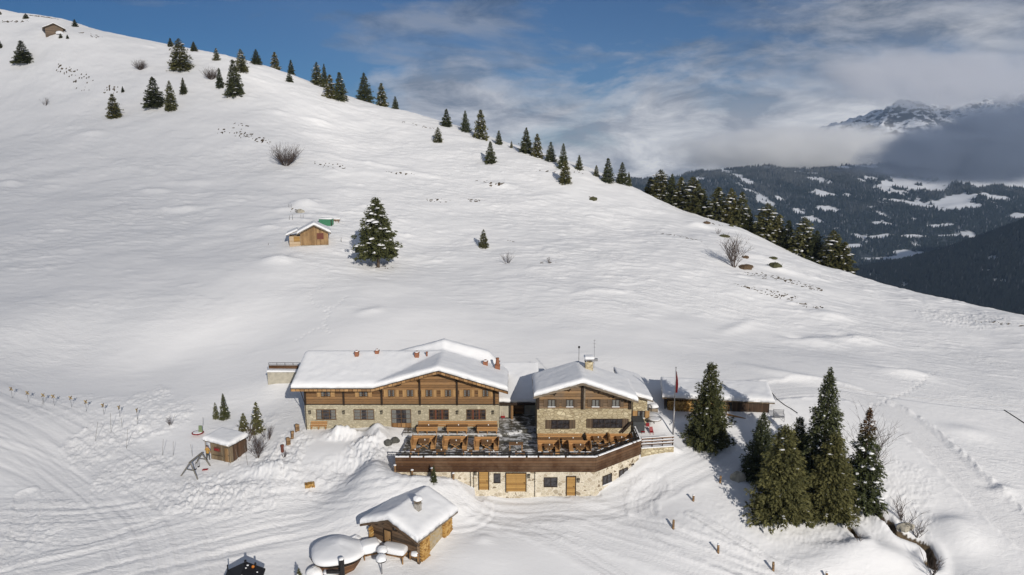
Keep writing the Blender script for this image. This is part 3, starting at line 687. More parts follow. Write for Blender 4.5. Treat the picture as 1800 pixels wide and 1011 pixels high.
    v = np.c_[x, y, z]; ii = np.arange((ny - 1) * nx).reshape(ny - 1, nx)[:, :-1].ravel(); f = np.c_[ii, ii + 1, ii + nx + 1, ii + nx]
    g = mesh_np('wooded_hill', v, f, far_material('near_slope'), attrs={'open': opn}); tag(g, kind='structure'); g['label'] = 'dark wooded spur of the near valley side'
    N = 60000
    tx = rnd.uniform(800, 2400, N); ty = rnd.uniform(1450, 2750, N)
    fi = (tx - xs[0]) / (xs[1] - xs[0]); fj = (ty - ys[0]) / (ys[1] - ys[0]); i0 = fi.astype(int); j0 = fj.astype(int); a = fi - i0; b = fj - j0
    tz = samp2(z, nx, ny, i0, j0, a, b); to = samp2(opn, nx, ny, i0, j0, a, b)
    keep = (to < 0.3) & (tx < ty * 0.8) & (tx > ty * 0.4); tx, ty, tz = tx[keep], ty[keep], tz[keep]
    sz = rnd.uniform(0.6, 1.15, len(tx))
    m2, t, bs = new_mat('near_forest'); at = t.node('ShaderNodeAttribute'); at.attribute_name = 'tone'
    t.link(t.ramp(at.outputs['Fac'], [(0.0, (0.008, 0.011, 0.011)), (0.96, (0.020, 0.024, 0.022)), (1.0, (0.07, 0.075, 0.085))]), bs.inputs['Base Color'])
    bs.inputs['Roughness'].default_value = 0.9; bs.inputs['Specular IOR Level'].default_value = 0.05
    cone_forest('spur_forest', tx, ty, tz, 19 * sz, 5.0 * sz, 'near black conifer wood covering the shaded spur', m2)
    # ---- valley floor under everything
    mb = MB(); mb.add([(-3000, 300, -720), (9000, 300, -720), (9000, 9500, -720), (-3000, 9500, -720)], [(0, 1, 2, 3)])
    vf = mb.build('valley_floor', mat_snow('valley_snow')); tag(vf, kind='structure')

def samp2(A, nx, ny, i0, j0, a, b):
    A = A.reshape(ny, nx); return (A[j0, i0] * (1 - a) + A[j0, i0 + 1] * a) * (1 - b) + (A[j0 + 1, i0] * (1 - a) + A[j0 + 1, i0 + 1] * a) * b
build_far()

def cloud(name, pxa, pxb, pya, pyb, Y0, depth, dens, col, thr, sc, label, seed, slant=0.0):
    """a body of cloud: a closed rounded hull filled with drifting vapour"""
    a = P(pxa, pya, Y=Y0); b = P(pxb, pyb, Y=Y0)
    cx, cz_ = (a.x + b.x) / 2, (a.z + b.z) / 2; rx, rz_ = abs(b.x - a.x) / 2, abs(a.z - b.z) / 2
    mb = MB(); mb.lathe((0, 0, 0), [(0.02, -1), (0.5, -0.87), (0.87, -0.5), (1, 0), (0.87, 0.5), (0.5, 0.87), (0.02, 1)], 24)
    m = bpy.data.materials.new(name); m.use_nodes = True; t = NT(m.node_tree); t.n.clear()
    out = t.node('ShaderNodeOutputMaterial'); pv = t.node('ShaderNodeVolumePrincipled')
    pv.inputs['Color'].default_value = (*col, 1); pv.inputs['Anisotropy'].default_value = 0.0
    oc = obj_coord(t); ln = t.node('ShaderNodeVectorMath'); ln.operation = 'LENGTH'; t.link(oc, ln.inputs[0])
    edge = t.math('SUBTRACT', 1.0, ln.outputs['Value'])
    n = t.noise(t.mapping(geo_pos(t), (1 / sc, 1 / sc, 2.0 / sc), (0, 0, 0), (seed, 0, 0)), 1.0, 5, 0.55, 0.3)
    d = t.ramp(t.math('ADD', t.math('MULTIPLY', edge, 1.1), t.math('MULTIPLY', n, 1.0)), [(thr, 0.0), (thr + 0.16, 0.10), (thr + 0.50, 1.0)])
    t.link(t.math('MULTIPLY', d, dens), pv.inputs['Density'])
    t.link(pv.outputs[0], out.inputs['Volume'])
    o = mb.build(name, m, smooth=True); o.location = (cx, Y0, cz_); o.scale = (rx, depth / 2, rz_); o.rotation_euler = (0, slant, 0)
    tag(o, label, 'cloud', kind='stuff'); return o
m_ = cloud('cloud', 1490, 2000, 175, 338, 4650, 620, 0.015, (0.44, 0.50, 0.61), 0.50, 380.0, 'cloud coloured dark grey for its shade, lying over the right end of the mountain', 1.0, R(-9))  # low albedo: the shadow on this cloud is put into its colour
m_ = cloud('cloud', 1140, 1740, 212, 322, 5650, 700, 0.016, (1.0, 1.0, 1.0), 0.52, 260.0, 'pale bank of cloud behind the wooded crest', 5.0)
m_ = cloud('cloud', 1330, 1990, 70, 205, 6700, 500, 0.008, (0.9, 0.9, 0.92), 0.56, 420.0, 'thin grey cloud wrapped round the rocky summit', 9.0)
# unseen veil of cloud, added between the sun and the left-hand slope to shade it
mb = MB(); mb.lathe((0, 0, 0), [(0.02, -1), (0.38, -0.92), (0.7, -0.71), (0.92, -0.38), (1, 0), (0.92, 0.38), (0.7, 0.71), (0.38, 0.92), (0.02, 1)], 32)
m = bpy.data.materials.new('shade_veil'); m.use_nodes = True; t = NT(m.node_tree); t.n.clear(); pv = t.node('ShaderNodeVolumePrincipled'); pv.inputs['Density'].default_value = 0.0040; pv.inputs['Color'].default_value = (.95, .95, .96, 1)
t.link(pv.outputs[0], t.node('ShaderNodeOutputMaterial').inputs['Volume'])
o = mb.build('cloud', m, smooth=True); o.location = Vector((-182, 195, 32)) + sdir * 900; o.scale = (135, 75, 95); tag(o, 'thin unseen veil of cloud added to shade the left slope', 'cloud', kind='stuff')
SC.cycles.volume_step_rate = 1.0

def build_haze():
    mb = MB(); mb.box(-1500, 9500, -300, 9800, -723, 1100)
    m = bpy.data.materials.new('haze'); m.use_nodes = True; t = NT(m.node_tree); t.n.clear()
    out = t.node('ShaderNodeOutputMaterial'); pv = t.node('ShaderNodeVolumePrincipled')
    pv.inputs['Color'].default_value = (0.50, 0.70, 1.0, 1); pv.inputs['Density'].default_value = 0.000038; pv.inputs['Anisotropy'].default_value = 0.0
    t.link(pv.outputs[0], out.inputs['Volume'])
    o = mb.build('haze', m); tag(o, 'thin blue mountain air', 'haze', kind='stuff')
build_haze()
# ------------------------------------------------------------------ building materials
M_SNOW = mat_snow('roof_snow', True)
M_LSTONE = mat_stone('lodge_stone', [(0.40, 0.355, 0.26), (0.50, 0.45, 0.335), (0.44, 0.39, 0.28), (0.60, 0.54, 0.40)], (0.36, 0.32, 0.23), 2.2, 2.0)
M_ASTONE = mat_stone('annex_stone', [(0.42, 0.35, 0.22), (0.54, 0.46, 0.30), (0.46, 0.39, 0.26), (0.68, 0.60, 0.41)], (0.30, 0.24, 0.15), 1.7, 1.9)
M_BSTONE = mat_stone('basement_stone', [(0.22, 0.17, 0.11), (0.58, 0.51, 0.39), (0.62, 0.56, 0.44), (0.42, 0.35, 0.25), (0.68, 0.61, 0.49), (0.60, 0.54, 0.42)], (0.72, 0.66, 0.55), 2.0, 1.4)
M_PLASTER = mat_plain('rough_plaster', (0.42, 0.39, 0.32), 0.9, var=0.2, scale=1.5)
M_LOG = mat_planks('log_siding', (0.07, 0.030, 0.010), (0.38, 0.22, 0.10), 0.38, 'z', wamt=.2)
M_OLDLOG = mat_planks('weathered_siding', (0.07, 0.042, 0.022), (0.36, 0.225, 0.115), 0.38, 'z', weather=(0.16, 0.14, 0.12), wamt=0.5)
M_DARK = mat_plain('dark_beam', (0.028, 0.017, 0.010), 0.7, var=0.3)
M_FASCIA = mat_planks('fascia_board', (0.17, 0.085, 0.032), (0.50, 0.30, 0.135), 0.55, 'x', wamt=0.2)
M_GREYWOOD = mat_planks('grey_board', (0.15, 0.12, 0.09), (0.33, 0.27, 0.20), 0.18, 'z')
M_PARAPET = mat_planks('parapet_board', (0.045, 0.020, 0.009), (0.17, 0.088, 0.042), 0.34, 'z', wamt=0.5, weather=(0.20, 0.13, 0.08))
M_DECKWOOD = mat_planks('larch_furniture', (0.36, 0.185, 0.070), (0.56, 0.32, 0.135), 0.16, 'z', wamt=0.12, weather=(0.30, 0.17, 0.08))
M_TABLETOP = mat_planks('table_top', (0.20, 0.105, 0.048), (0.33, 0.185, 0.085), 0.18, 'y', wamt=0.15)
M_DOOR = mat_planks('door_board', (0.28, 0.15, 0.045), (0.50, 0.30, 0.10), 0.2, 'z', wamt=0.1)
M_SHUTTER = mat_planks('shutter', (0.28, 0.16, 0.065), (0.52, 0.32, 0.14), 0.12, 'x')
M_DSHUTTER = mat_planks('grey_shutter', (0.085, 0.060, 0.040), (0.18, 0.125, 0.08), 0.12, 'x')
M_FRAME = mat_plain('window_frame', (0.13, 0.070, 0.030), 0.6)
M_DFRAME = mat_plain('dark_window_frame', (0.035, 0.022, 0.015), 0.6)
M_CURTAIN = mat_plain('curtain', (0.16, 0.16, 0.15), 0.9, var=0.3, scale=9)
M_REDCURTAIN = mat_plain('red_curtain', (0.16, 0.055, 0.03), 0.9)
M_METAL = mat_plain('dark_metal', (0.035, 0.032, 0.032), 0.45, 0.6)
M_GREYMETAL = mat_plain('galvanised', (0.32, 0.32, 0.33), 0.45, 0.7)
M_BRICK = mat_plain('chimney_clay', (0.27, 0.115, 0.065), 0.85, var=0.3, scale=6)
M_LAMPGLASS = mat_plain('lamp_glass', (0.16, 0.14, 0.10), 0.3)
M_WHITE = mat_plain('white_china', (0.8, 0.8, 0.78), 0.4, var=0.03)
M_RED = mat_plain('red_paint', (0.25, 0.012, 0.016), 0.5)
def glass_mat():
    m, t, bs = new_mat('window_glass'); n = t.noise(obj_coord(t), 2.5, 3, 0.6)
    t.link(t.ramp(n, [(0.35, (0.012, 0.011, 0.012)), (0.7, (0.075, 0.07, 0.075))]), bs.inputs['Base Color'])
    bs.inputs['Roughness'].default_value = 0.12; bs.inputs['Specular IOR Level'].default_value = 0.55; return m
M_GLASS = glass_mat()

def slab(name, x0, x1, y0, y1, H, lo, hi, mat, parent, step=0.3, round_=0.0, noise_=0.0, seed=0, sag=0.0, keep=None):
    """closed sheet lying on the surface H(x, y): from H+lo to H+hi, with a rounded rim for snow"""
    nx = max(2, int((x1 - x0) / step) + 1); ny = max(2, int((y1 - y0) / step) + 1)
    def dist(n, L):
        s = np.linspace(0, 1, n)
        if round_:      # closer rows by the rim
            e = np.array([0, 0.04, 0.12, 0.25, 0.5, 0.8]) * round_ * 1.3 / L
            s = np.unique(np.r_[e, np.linspace(e[-1] + 0.4 * step / L, 1 - e[-1] - 0.4 * step / L, max(2, n)), 1 - e])
        return s
    xs = x0 + (x1 - x0) * dist(nx, x1 - x0); ys = y0 + (y1 - y0) * dist(ny, y1 - y0); nx, ny = len(xs), len(ys)
    X, Y = np.meshgrid(xs, ys); h = H(X, Y)
    top = np.full_like(h, hi)
    if round_:
        wob = 0.05 * fbm(X / 0.9 + seed, Y / 0.9 + seed, 2)
        d = np.minimum(np.minimum(X - x0, x1 - X), np.minimum(Y - y0, y1 - Y)) + 0.0
        t_ = np.clip(d / round_, 0, 1); prof = 0.52 + 0.48 * np.sqrt(np.clip(1 - (1 - t_) ** 2, 0, 1))
        top = hi * prof + noise_ * fbm(X / 2.2 + seed, Y / 2.2, 3) + noise_ * 0.7 * fbm(X / 0.8, Y / 0.8 + seed, 3) + wob * 0
    V = np.zeros((2, ny, nx, 3)); V[0, :, :, 0] = V[1, :, :, 0] = X; V[0, :, :, 1] = V[1, :, :, 1] = Y; V[0, :, :, 2] = h + lo; V[1, :, :, 2] = h + top
    if round_:   # rim bulges and wavers a little
        for sl, ax, sg in ((np.s_[:, 0, :], 1, -1), (np.s_[:, -1, :], 1, 1), (np.s_[:, :, 0], 0, -1), (np.s_[:, :, -1], 0, 1)):
            V[sl + (ax,)] += sg * 0.13 * fbm(V[sl + (1 - ax,)] / 1.1 + seed, V[sl + (1 - ax,)] * 0 + seed, 4)
    n = nx * ny; I = np.arange(n).reshape(ny, nx)
    q = np.stack([I[:-1, :-1], I[:-1, 1:], I[1:, 1:], I[1:, :-1]], -1).reshape(-1, 4)
    fs = [q[:, ::-1], q + n]
    def side(r): return np.stack([r[:-1], r[1:], r[1:] + n, r[:-1] + n], -1)
    fs += [side(I[0]), side(I[-1])[:, ::-1], side(I[:, 0])[:, ::-1], side(I[:, -1])]
    return mesh_np(name, V.reshape(-1, 3), np.concatenate(fs), mat, parent, smooth=bool(round_))

def window(parent, name, w, h, at, rz=0.0, cols=2, rows=2, fm=None, curtain='sides', sill=None, shutters=None, sm=None, proud=0.06, sw=None, glassmat=None, snow=False):
    """frame (with glazing bars) > pane, curtain; beside it a pair of shutters"""
    fm = fm or M_FRAME; t = 0.07; mb = MB()
    mb.box(-w / 2, w / 2, -proud - .04, 0, h - t, h); mb.box(-w / 2, w / 2, -proud - .04, 0, 0, t); mb.box(-w / 2, -w / 2 + t, -proud - .04, 0, t, h - t); mb.box(w / 2 - t, w / 2, -proud - .04, 0, t, h - t)
    for c in range(1, cols):
        x = -w / 2 + w * c / cols; mb.box(x - .03, x + .03, -proud - .03, -0.02, t, h - t)
    for r in range(1, rows):
        z = h * r / rows; mb.box(-w / 2 + t, w / 2 - t, -proud - .02, -0.02, z - .018, z + .018)
    f = mb.build(name, fm, parent); f.location = at; f.rotation_euler = (0, 0, rz)
    g = MB(); g.box(-w / 2 + .02, w / 2 - .02, -0.03, 0.0, .02, h - .02); g.build('pane', glassmat or M_GLASS, f)
    if curtain:
        cw = w * (0.22 if curtain == 'sides' else 0.36)
        spans = [(-w / 2 + t, -w / 2 + t + cw), (w / 2 - t - cw, w / 2 - t)]
        if curtain == 'all': spans = [(-w / 2 + t, w / 2 - t)]
        if curtain == 'red': spans = [(-w / 6 - .08, -w / 6 + .1), (w / 6 - .1, w / 6 + .08)]
        for a, b in spans: k = MB(); k.box(a, b, -0.04, -0.031, .05, h - .08); k.build('curtain', M_REDCURTAIN if curtain == 'red' else M_CURTAIN, f)
    if sill:
        s = MB(); s.box(-w / 2 - .08, w / 2 + .08, -proud - .12, 0.0, -0.09, -0.005); s.build('window_sill', sill, f)
    if snow:
        s = MB(); s.box(-w / 2 - .02, w / 2 + .02, -proud - .13, -0.05, 0.0, 0.09); s.build('snow_ledge', M_SNOW, f, bevel=.02)
    if shutters:
        sw = sw or w / 2
        for sg in (-1, 1):
            s = MB(); a = w / 2 + .01; x0, x1 = (a, a + sw) if sg > 0 else (-a - sw, -a)
            s.box(x0, x1, -.06, -.012, 0.0, h); s.box(x0 + .04, x1 - .04, -.085, -.06, h * .18, h * .26); s.box(x0 + .04, x1 - .04, -.085, -.06, h * .72, h * .80)
            o = s.build('shutter', sm or M_SHUTTER, parent); o.location = at; o.rotation_euler = (0, 0, rz)
    return f

def wall_lamp(parent, at, rz=0.0):
    mb = MB(); mb.box(-.10, .10, -.05, 0, -.05, .34); mb.box(-.15, .15, -.30, -.05, .30, .36); mb.box(-.12, .12, -.27, -.06, -.08, -.03)
    for x in (-.12, .10):
        for y in (-.27, -.08): mb.box(x, x + .02, y, y + .02, -.03, .30)
    o = mb.build('wall_lamp', M_METAL, parent); o.location = at; o.rotation_euler = (0, 0, rz)
    g = MB(); g.box(-.085, .085, -.24, -.09, -.03, .28); g.build('lamp_glass', M_LAMPGLASS, o); return o

def door(parent, name, w, h, at, rz=0.0, dm=None, leaves=1, fm=None, handle=True):
    mb = MB(); t = .09
    mb.box(-w / 2, -w / 2 + t, -.12, 0, 0, h); mb.box(w / 2 - t, w / 2, -.12, 0, 0, h); mb.box(-w / 2 + t, w / 2 - t, -.12, 0, h - t, h)
    f = mb.build('door_frame', fm or M_DFRAME, parent); f.location = at; f.rotation_euler = (0, 0, rz)
    d = MB(); lw = (w - 2 * t) / leaves
    for i in range(leaves): x = -w / 2 + t + i * lw; d.box(x + .008, x + lw - .008, -.055, -.005, .02, h - t - .01)
    o = d.build(name, dm or M_DOOR, parent); o.location = at; o.rotation_euler = (0, 0, rz)
    if handle:
        k = MB(); k.box(w / 2 - t - .16, w / 2 - t - .12, -.12, -.055, h * .45, h * .5); k.box(w / 2 - t - .24, w / 2 - t - .12, -.12, -.10, h * .475, h * .495); k.build('handle', M_METAL, o)
    return o

def chimney(parent, x, y, z0, z1, w, mat, cap='pots', name='chimney'):
    mb = MB(); mb.box(x - w / 2, x + w / 2, y - w / 2, y + w / 2, z0, z1); mb.box(x - w / 2 - .05, x + w / 2 + .05, y - w / 2 - .05, y + w / 2 + .05, z1 - .12, z1 - .02)
    c = mb.build(name, mat, parent, bevel=.01)
    if cap == 'pots':
        k = MB(); k.lathe((x, y, z1 + .002), [(w * .30, 0), (w * .26, .12), (w * .30, .16), (w * .2, .17)], 10); k.build('chimney_pot', mat, c)
        s = MB(); s.blob((x - .03, y + .03, z1 + .03), w * .5, w * .5, .12, 3); s.build('snow_cap', M_SNOW, c, smooth=True)
    elif cap == 'tall':
        k = MB(); k.lathe((x, y, z1 + .002), [(w * .46, 0), (w * .36, .4), (w * .30, .75), (w * .36, .8), (w * .36, .92), (w * .1, .95)], 10); k.build('chimney_pot', mat, c)
    elif cap == 'slab':
        k = MB()
        for sx in (-1, 1):
            for sy in (-1, 1): k.box(x + sx * w * .38 - .06, x + sx * w * .38 + .06, y + sy * w * .38 - .06, y + sy * w * .38 + .06, z1, z1 + .25)
        k.box(x - w * .6, x + w * .6, y - w * .6, y + w * .6, z1 + .25, z1 + .33); k.build('chimney_cowl', M_GREYMETAL, c)
        s = MB(); s.box(x - w * .66, x + w * .66, y - w * .66, y + w * .66, z1 + .332, z1 + .72); s.build('snow_cap', M_SNOW, c, smooth=False, bevel=.12)
    return c

# ------------------------------------------------------------------ the main lodge
LODGE = empty('mountain_lodge', (0, 0, 0), label='long stone and timber lodge with broad snowy gable roof behind the terrace', cat='lodge')
RF = FY - 1.5                                            # front edge of the roof
xa = X_at(770, RF, 8)                                    # gable apex
zE = Z_at(683, RF) ; zA = Z_at(652, RF)
xe0 = X_at(511, RF, 6); xe1 = X_at(893, RF, 6)
xv = X_at(655, RF, 6)
sR = (zA - Z_at(688, RF)) / (xe1 - xa); sL = (zA - zE) / (xa - xv)
RY = 91.2                                                # main ridge
SN = 0.66
def roofH(X, Y):
    front = zE + (zA + 0.05 - zE) * np.clip((Y - RF) / (RY - RF), 0, 1)
    back = zA + 0.05 - 0.42 * np.clip(Y - RY, 0, 99)
    wing = np.where(Y < RY, front, back)
    cross = np.where(X < xa, zA - sL * (xa - X), zA - sR * (X - xa))
    rx = X_at(781, 94, 9); rear = np.where(Y > RY - 2.5, zA + 0.95 - 0.9 * np.clip(RY + 1.8 - Y, 0, 9) - np.where(X < rx, 0.27 * (rx - X), 0.27 * (X - rx)) - .5 * np.clip(Y - 94.0, 0, 99) - .9 * np.clip(X - X_at(860, 94, 9), 0, 99), -9)
    cross = cross - .42 * np.clip(Y - RY - .6, 0, 99)
    return np.maximum(np.where(X < xa, np.maximum(wing, np.where(Y < RY + 1, cross, -9)), cross), rear)
EZ = Z_at(711.5, FY)                                     # top of the stone storey
def build_lodge():
    YB = 98.0
    mb = MB(); mb.box(LX0, LX1, FY, YB, -2.4, EZ); mb.build('stone_wall', M_LSTONE, LODGE)
    xs = list(np.linspace(LX0, LX1, 60)); top = [float(roofH(np.array(x), np.array(FY))) - 0.28 for x in xs]
    w = MB(); w.prism([(LX0 + .03, EZ), (LX1 - .03, EZ)] + [(min(max(x, LX0 + .03), LX1 - .03), z) for x, z in reversed(list(zip(xs, top)))], 'y', FY + .03, FY + .30); w.build('timber_wall', M_LOG, LODGE)
    w = MB(); w.box(LX0 + .03, LX0 + .3, FY + .31, YB, EZ, zE - .3); w.build('side_wall', M_LOG, LODGE); w = MB(); w.box(LX1 - .3, LX1 - .03, FY + .31, YB, EZ, Z_at(688, RF) - .1); w.build('side_wall', M_LOG, LODGE)
    b = MB(); b.box(LX0 + .0, LX1 - .0, FY - .03, FY + .03, EZ - .02, EZ + .12); b.build('sill_beam', M_DARK, LODGE)
    # roof boards, fascia, snow
    slab('roof', xe0, xe1, RF, 103.0, roofH, -0.26, -0.02, M_GREYWOOD, LODGE, 0.4)
    xs = list(np.linspace(xe0 - .02, xe1 + .02, 70)); tp = [float(roofH(np.array(x), np.array(RF))) for x in xs]
    f = MB(); f.prism([(x, z - .36) for x, z in zip(xs, tp)] + [(x, z + .02) for x, z in reversed(list(zip(xs, tp)))], 'y', RF - .09, RF - .003); f.build('fascia', M_FASCIA, LODGE)
    f = MB(); f.prism([(x, z - .04) for x, z in zip(xs, tp)] + [(x, z + .05) for x, z in reversed(list(zip(xs, tp)))], 'y', RF - .16, RF - .093); f.build('eaves_gutter', M_DARK, LODGE)
    f = MB(); f.box(xe0 - .09, xe0 - .003, RF, 91, -0.0, 0.001) if False else None
    slab('snow_cover', xe0 + .02, xe1 - .02, RF - .05, 103.0, roofH, -.01, SN, M_SNOW, LODGE, 0.3, round_=0.55, noise_=0.06, seed=2)
    # purlins that carry the overhang, posts and braces below them
    for px in (536.5, 604, 671, 738, 803.5, 869):
        x = X_at(px, FY, 4); zt = float(roofH(np.array(x), np.array(FY - .6))) - .27
        p = MB(); p.box(x - .11, x + .11, FY - .14, FY + .02, EZ - .05, zt); p.box(x - .10, x + .10, FY - 1.1, FY - .14, zt - .26, zt - .01); p.beam((x, FY - .16, zt - 1.0), (x, FY - .85, zt - .27), .12); p.build('post', M_DARK, LODGE)
    for px in (702, 770, 837):
        x = X_at(px, FY, 6); zt = float(roofH(np.array(x), np.array(FY - .6))) - .27
        p = MB(); p.box(x - .16, x + .16, FY - 1.25, FY + .02, zt - .34, zt - .01); p.box(x - .24, x + .24, FY - .7, FY + .02, zt - .5, zt - .345); p.build('purlin', M_DARK, LODGE)
    r = MB()
    for x in np.arange(xe0 + .3, xv - .4, .42): r.box(x - .05, x + .05, RF + .05, FY, zE - .40, zE - .27)
    r.build('rafter_tails', M_DARK, LODGE)
    # windows and doors
    for i, (a, b) in enumerate([(564, 581), (631, 646.5), (682, 694), (715, 727), (748, 760), (782, 793.5), (815, 826.5), (848, 859)]):
        xc = (X_at(a, FY, 4.6) + X_at(b, FY, 4.6)) / 2; ww = X_at(b, FY, 4.6) - X_at(a, FY, 4.6); z0 = Z_at(697.3, FY)
        window(LODGE, 'upper_window', ww, Z_at(685.0, FY) - z0, (xc, FY + .03, z0), cols=2, rows=3, curtain='sides', sill=M_SHUTTER, shutters=True, sw=.52)
    for a, b, cu in [(556, 591, 'sides'), (622, 658, 'wide'), (754.4, 789, 'red'), (820, 854, 'red')]:
        xc = (X_at(a, FY, 1.8) + X_at(b, FY, 1.8)) / 2; ww = X_at(b, FY, 1.8) - X_at(a, FY, 1.8); z0 = Z_at(737.5, FY)
        window(LODGE, 'ground_window', ww, Z_at(719.5, FY) - z0, (xc, FY, z0), cols=3 if cu != 'red' else 4, rows=3, curtain=cu, sill=M_LSTONE)
    a, b = X_at(688, FY, 1.2), X_at(723, FY, 1.2)
    f = window(LODGE, 'terrace_door', b - a, Z_at(719.5, FY) - .02, ((a + b) / 2, FY, 0.02), cols=2, rows=4, curtain='sides', fm=M_FRAME)
    k = MB(); k.box(a - (a + b) / 2 + .08, -.05, -.085, -.04, .08, .62); k.build('door_panel', M_FASCIA, f); k = MB(); k.box(.05, b - (a + b) / 2 - .08, -.085, -.04, .08, .62); k.build('door_panel', M_FASCIA, f)
    for px in (545, 604.5, 671, 738, 804, 866.7): wall_lamp(LODGE, (X_at(px, FY, 2.1), FY - .001, Z_at(727, FY) + .08))
    d = MB(); x = X_at(538.5, FY, 1); d.tube((x, FY - .10, -.6), (x, FY - .10, EZ), .05); d.tube((x, FY - .10, EZ), (x - .1, RF + .1, zE - .35), .05); d.build('downpipe', M_METAL, LODGE)
    # chimneys
    def roofpoint(px, py, w, top, mat, cap):
        best = None
        for Y in np.arange(85, 99, .05):
            q = P(px, py, Y=Y); hh = float(roofH(np.array(q.x), np.array(Y))) + SN
            if q.z <= hh + .02: best = q; break
        if best is None: best = P(px, py, Y=92)
        chimney(LODGE, best.x, best.y, best.z - 1.0, best.z + top, w, mat, cap)
    roofpoint(627.5, 625, .5, .55, M_BRICK, 'pots'); roofpoint(663, 620.5, .5, .38, M_BRICK, 'pots'); roofpoint(733, 627, .55, .6, M_BRICK, 'pots'); roofpoint(750.5, 626, .18, .6, M_BRICK, 'none')
    roofpoint(853.5, 641, .6, .5, M_BRICK, 'pots'); roofpoint(874.5, 648, .65, .55, M_BRICK, 'tall')
    # stone corner buttress and slats of snow on the beam ends are left to the shapes above
build_lodge()

# ------------------------------------------------------------------ low link between the two houses
LINK = empty('link_building', (0, 0, 0), label='low link building with snowy lean-to roof between the two chalets', cat='outbuilding')
def build_link():
    y0 = 89.6; x0, x1 = LX1 - .3, AX0 + .6
    zt = Z_at(706, 88.6)
    def H(X, Y): return zt + 0.33 * (Y - 88.4)
    mb = MB(); mb.box(LX1 + .01, X_at(899, y0, 2), y0, y0 + .4, -2.2, zt - .1); mb.build('stone_wall', M_PLASTER, LINK)
    mb = MB(); mb.box(X_at(899, y0, 2), x1, y0 + 1.2, y0 + 1.5, -2.2, zt + .1); mb.build('recess_wall', M_PLASTER, LINK)
    slab('roof', x0, x1, 88.4, 96.5, H, -.26, -.02, M_GREYWOOD, LINK, .5)
    slab('snow_cover', x0 + .03, x1, 88.35, 96.5, H, -.01, .42, M_SNOW, LINK, .3, round_=.35, noise_=.04, seed=8)
    f = MB(); f.box(x0, x1, 88.28, 88.39, zt - .4, zt - .02); f.build('fascia', M_DARK, LINK)
    p = MB(); p.box(X_at(898, 88.9, 1), X_at(902, 88.9, 1), 88.8, 89.05, -.2, zt - .3); p.build('post', M_FASCIA, LINK)
    door(LINK, 'entrance_door', 1.5, 2.2, (X_at(912, y0 + 1.2, 1), y0 + 1.2, 0.0), dm=M_LOG)
    wreath = MB(); c = Vector((X_at(906.5, y0 + .9, 2.4), y0 + 1.0, 2.35))
    for i in range(14):
        a = i / 14 * 6.283; b = (i + 1) / 14 * 6.283; wreath.tube((c.x + .3 * math.cos(a), c.y, c.z + .3 * math.sin(a)), (c.x + .3 * math.cos(b), c.y, c.z + .3 * math.sin(b)), .09, n=6)
    wreath.build('door_wreath', mat_plain('fir_green', (0.03, 0.05, 0.02), 0.9), LINK)
build_link()

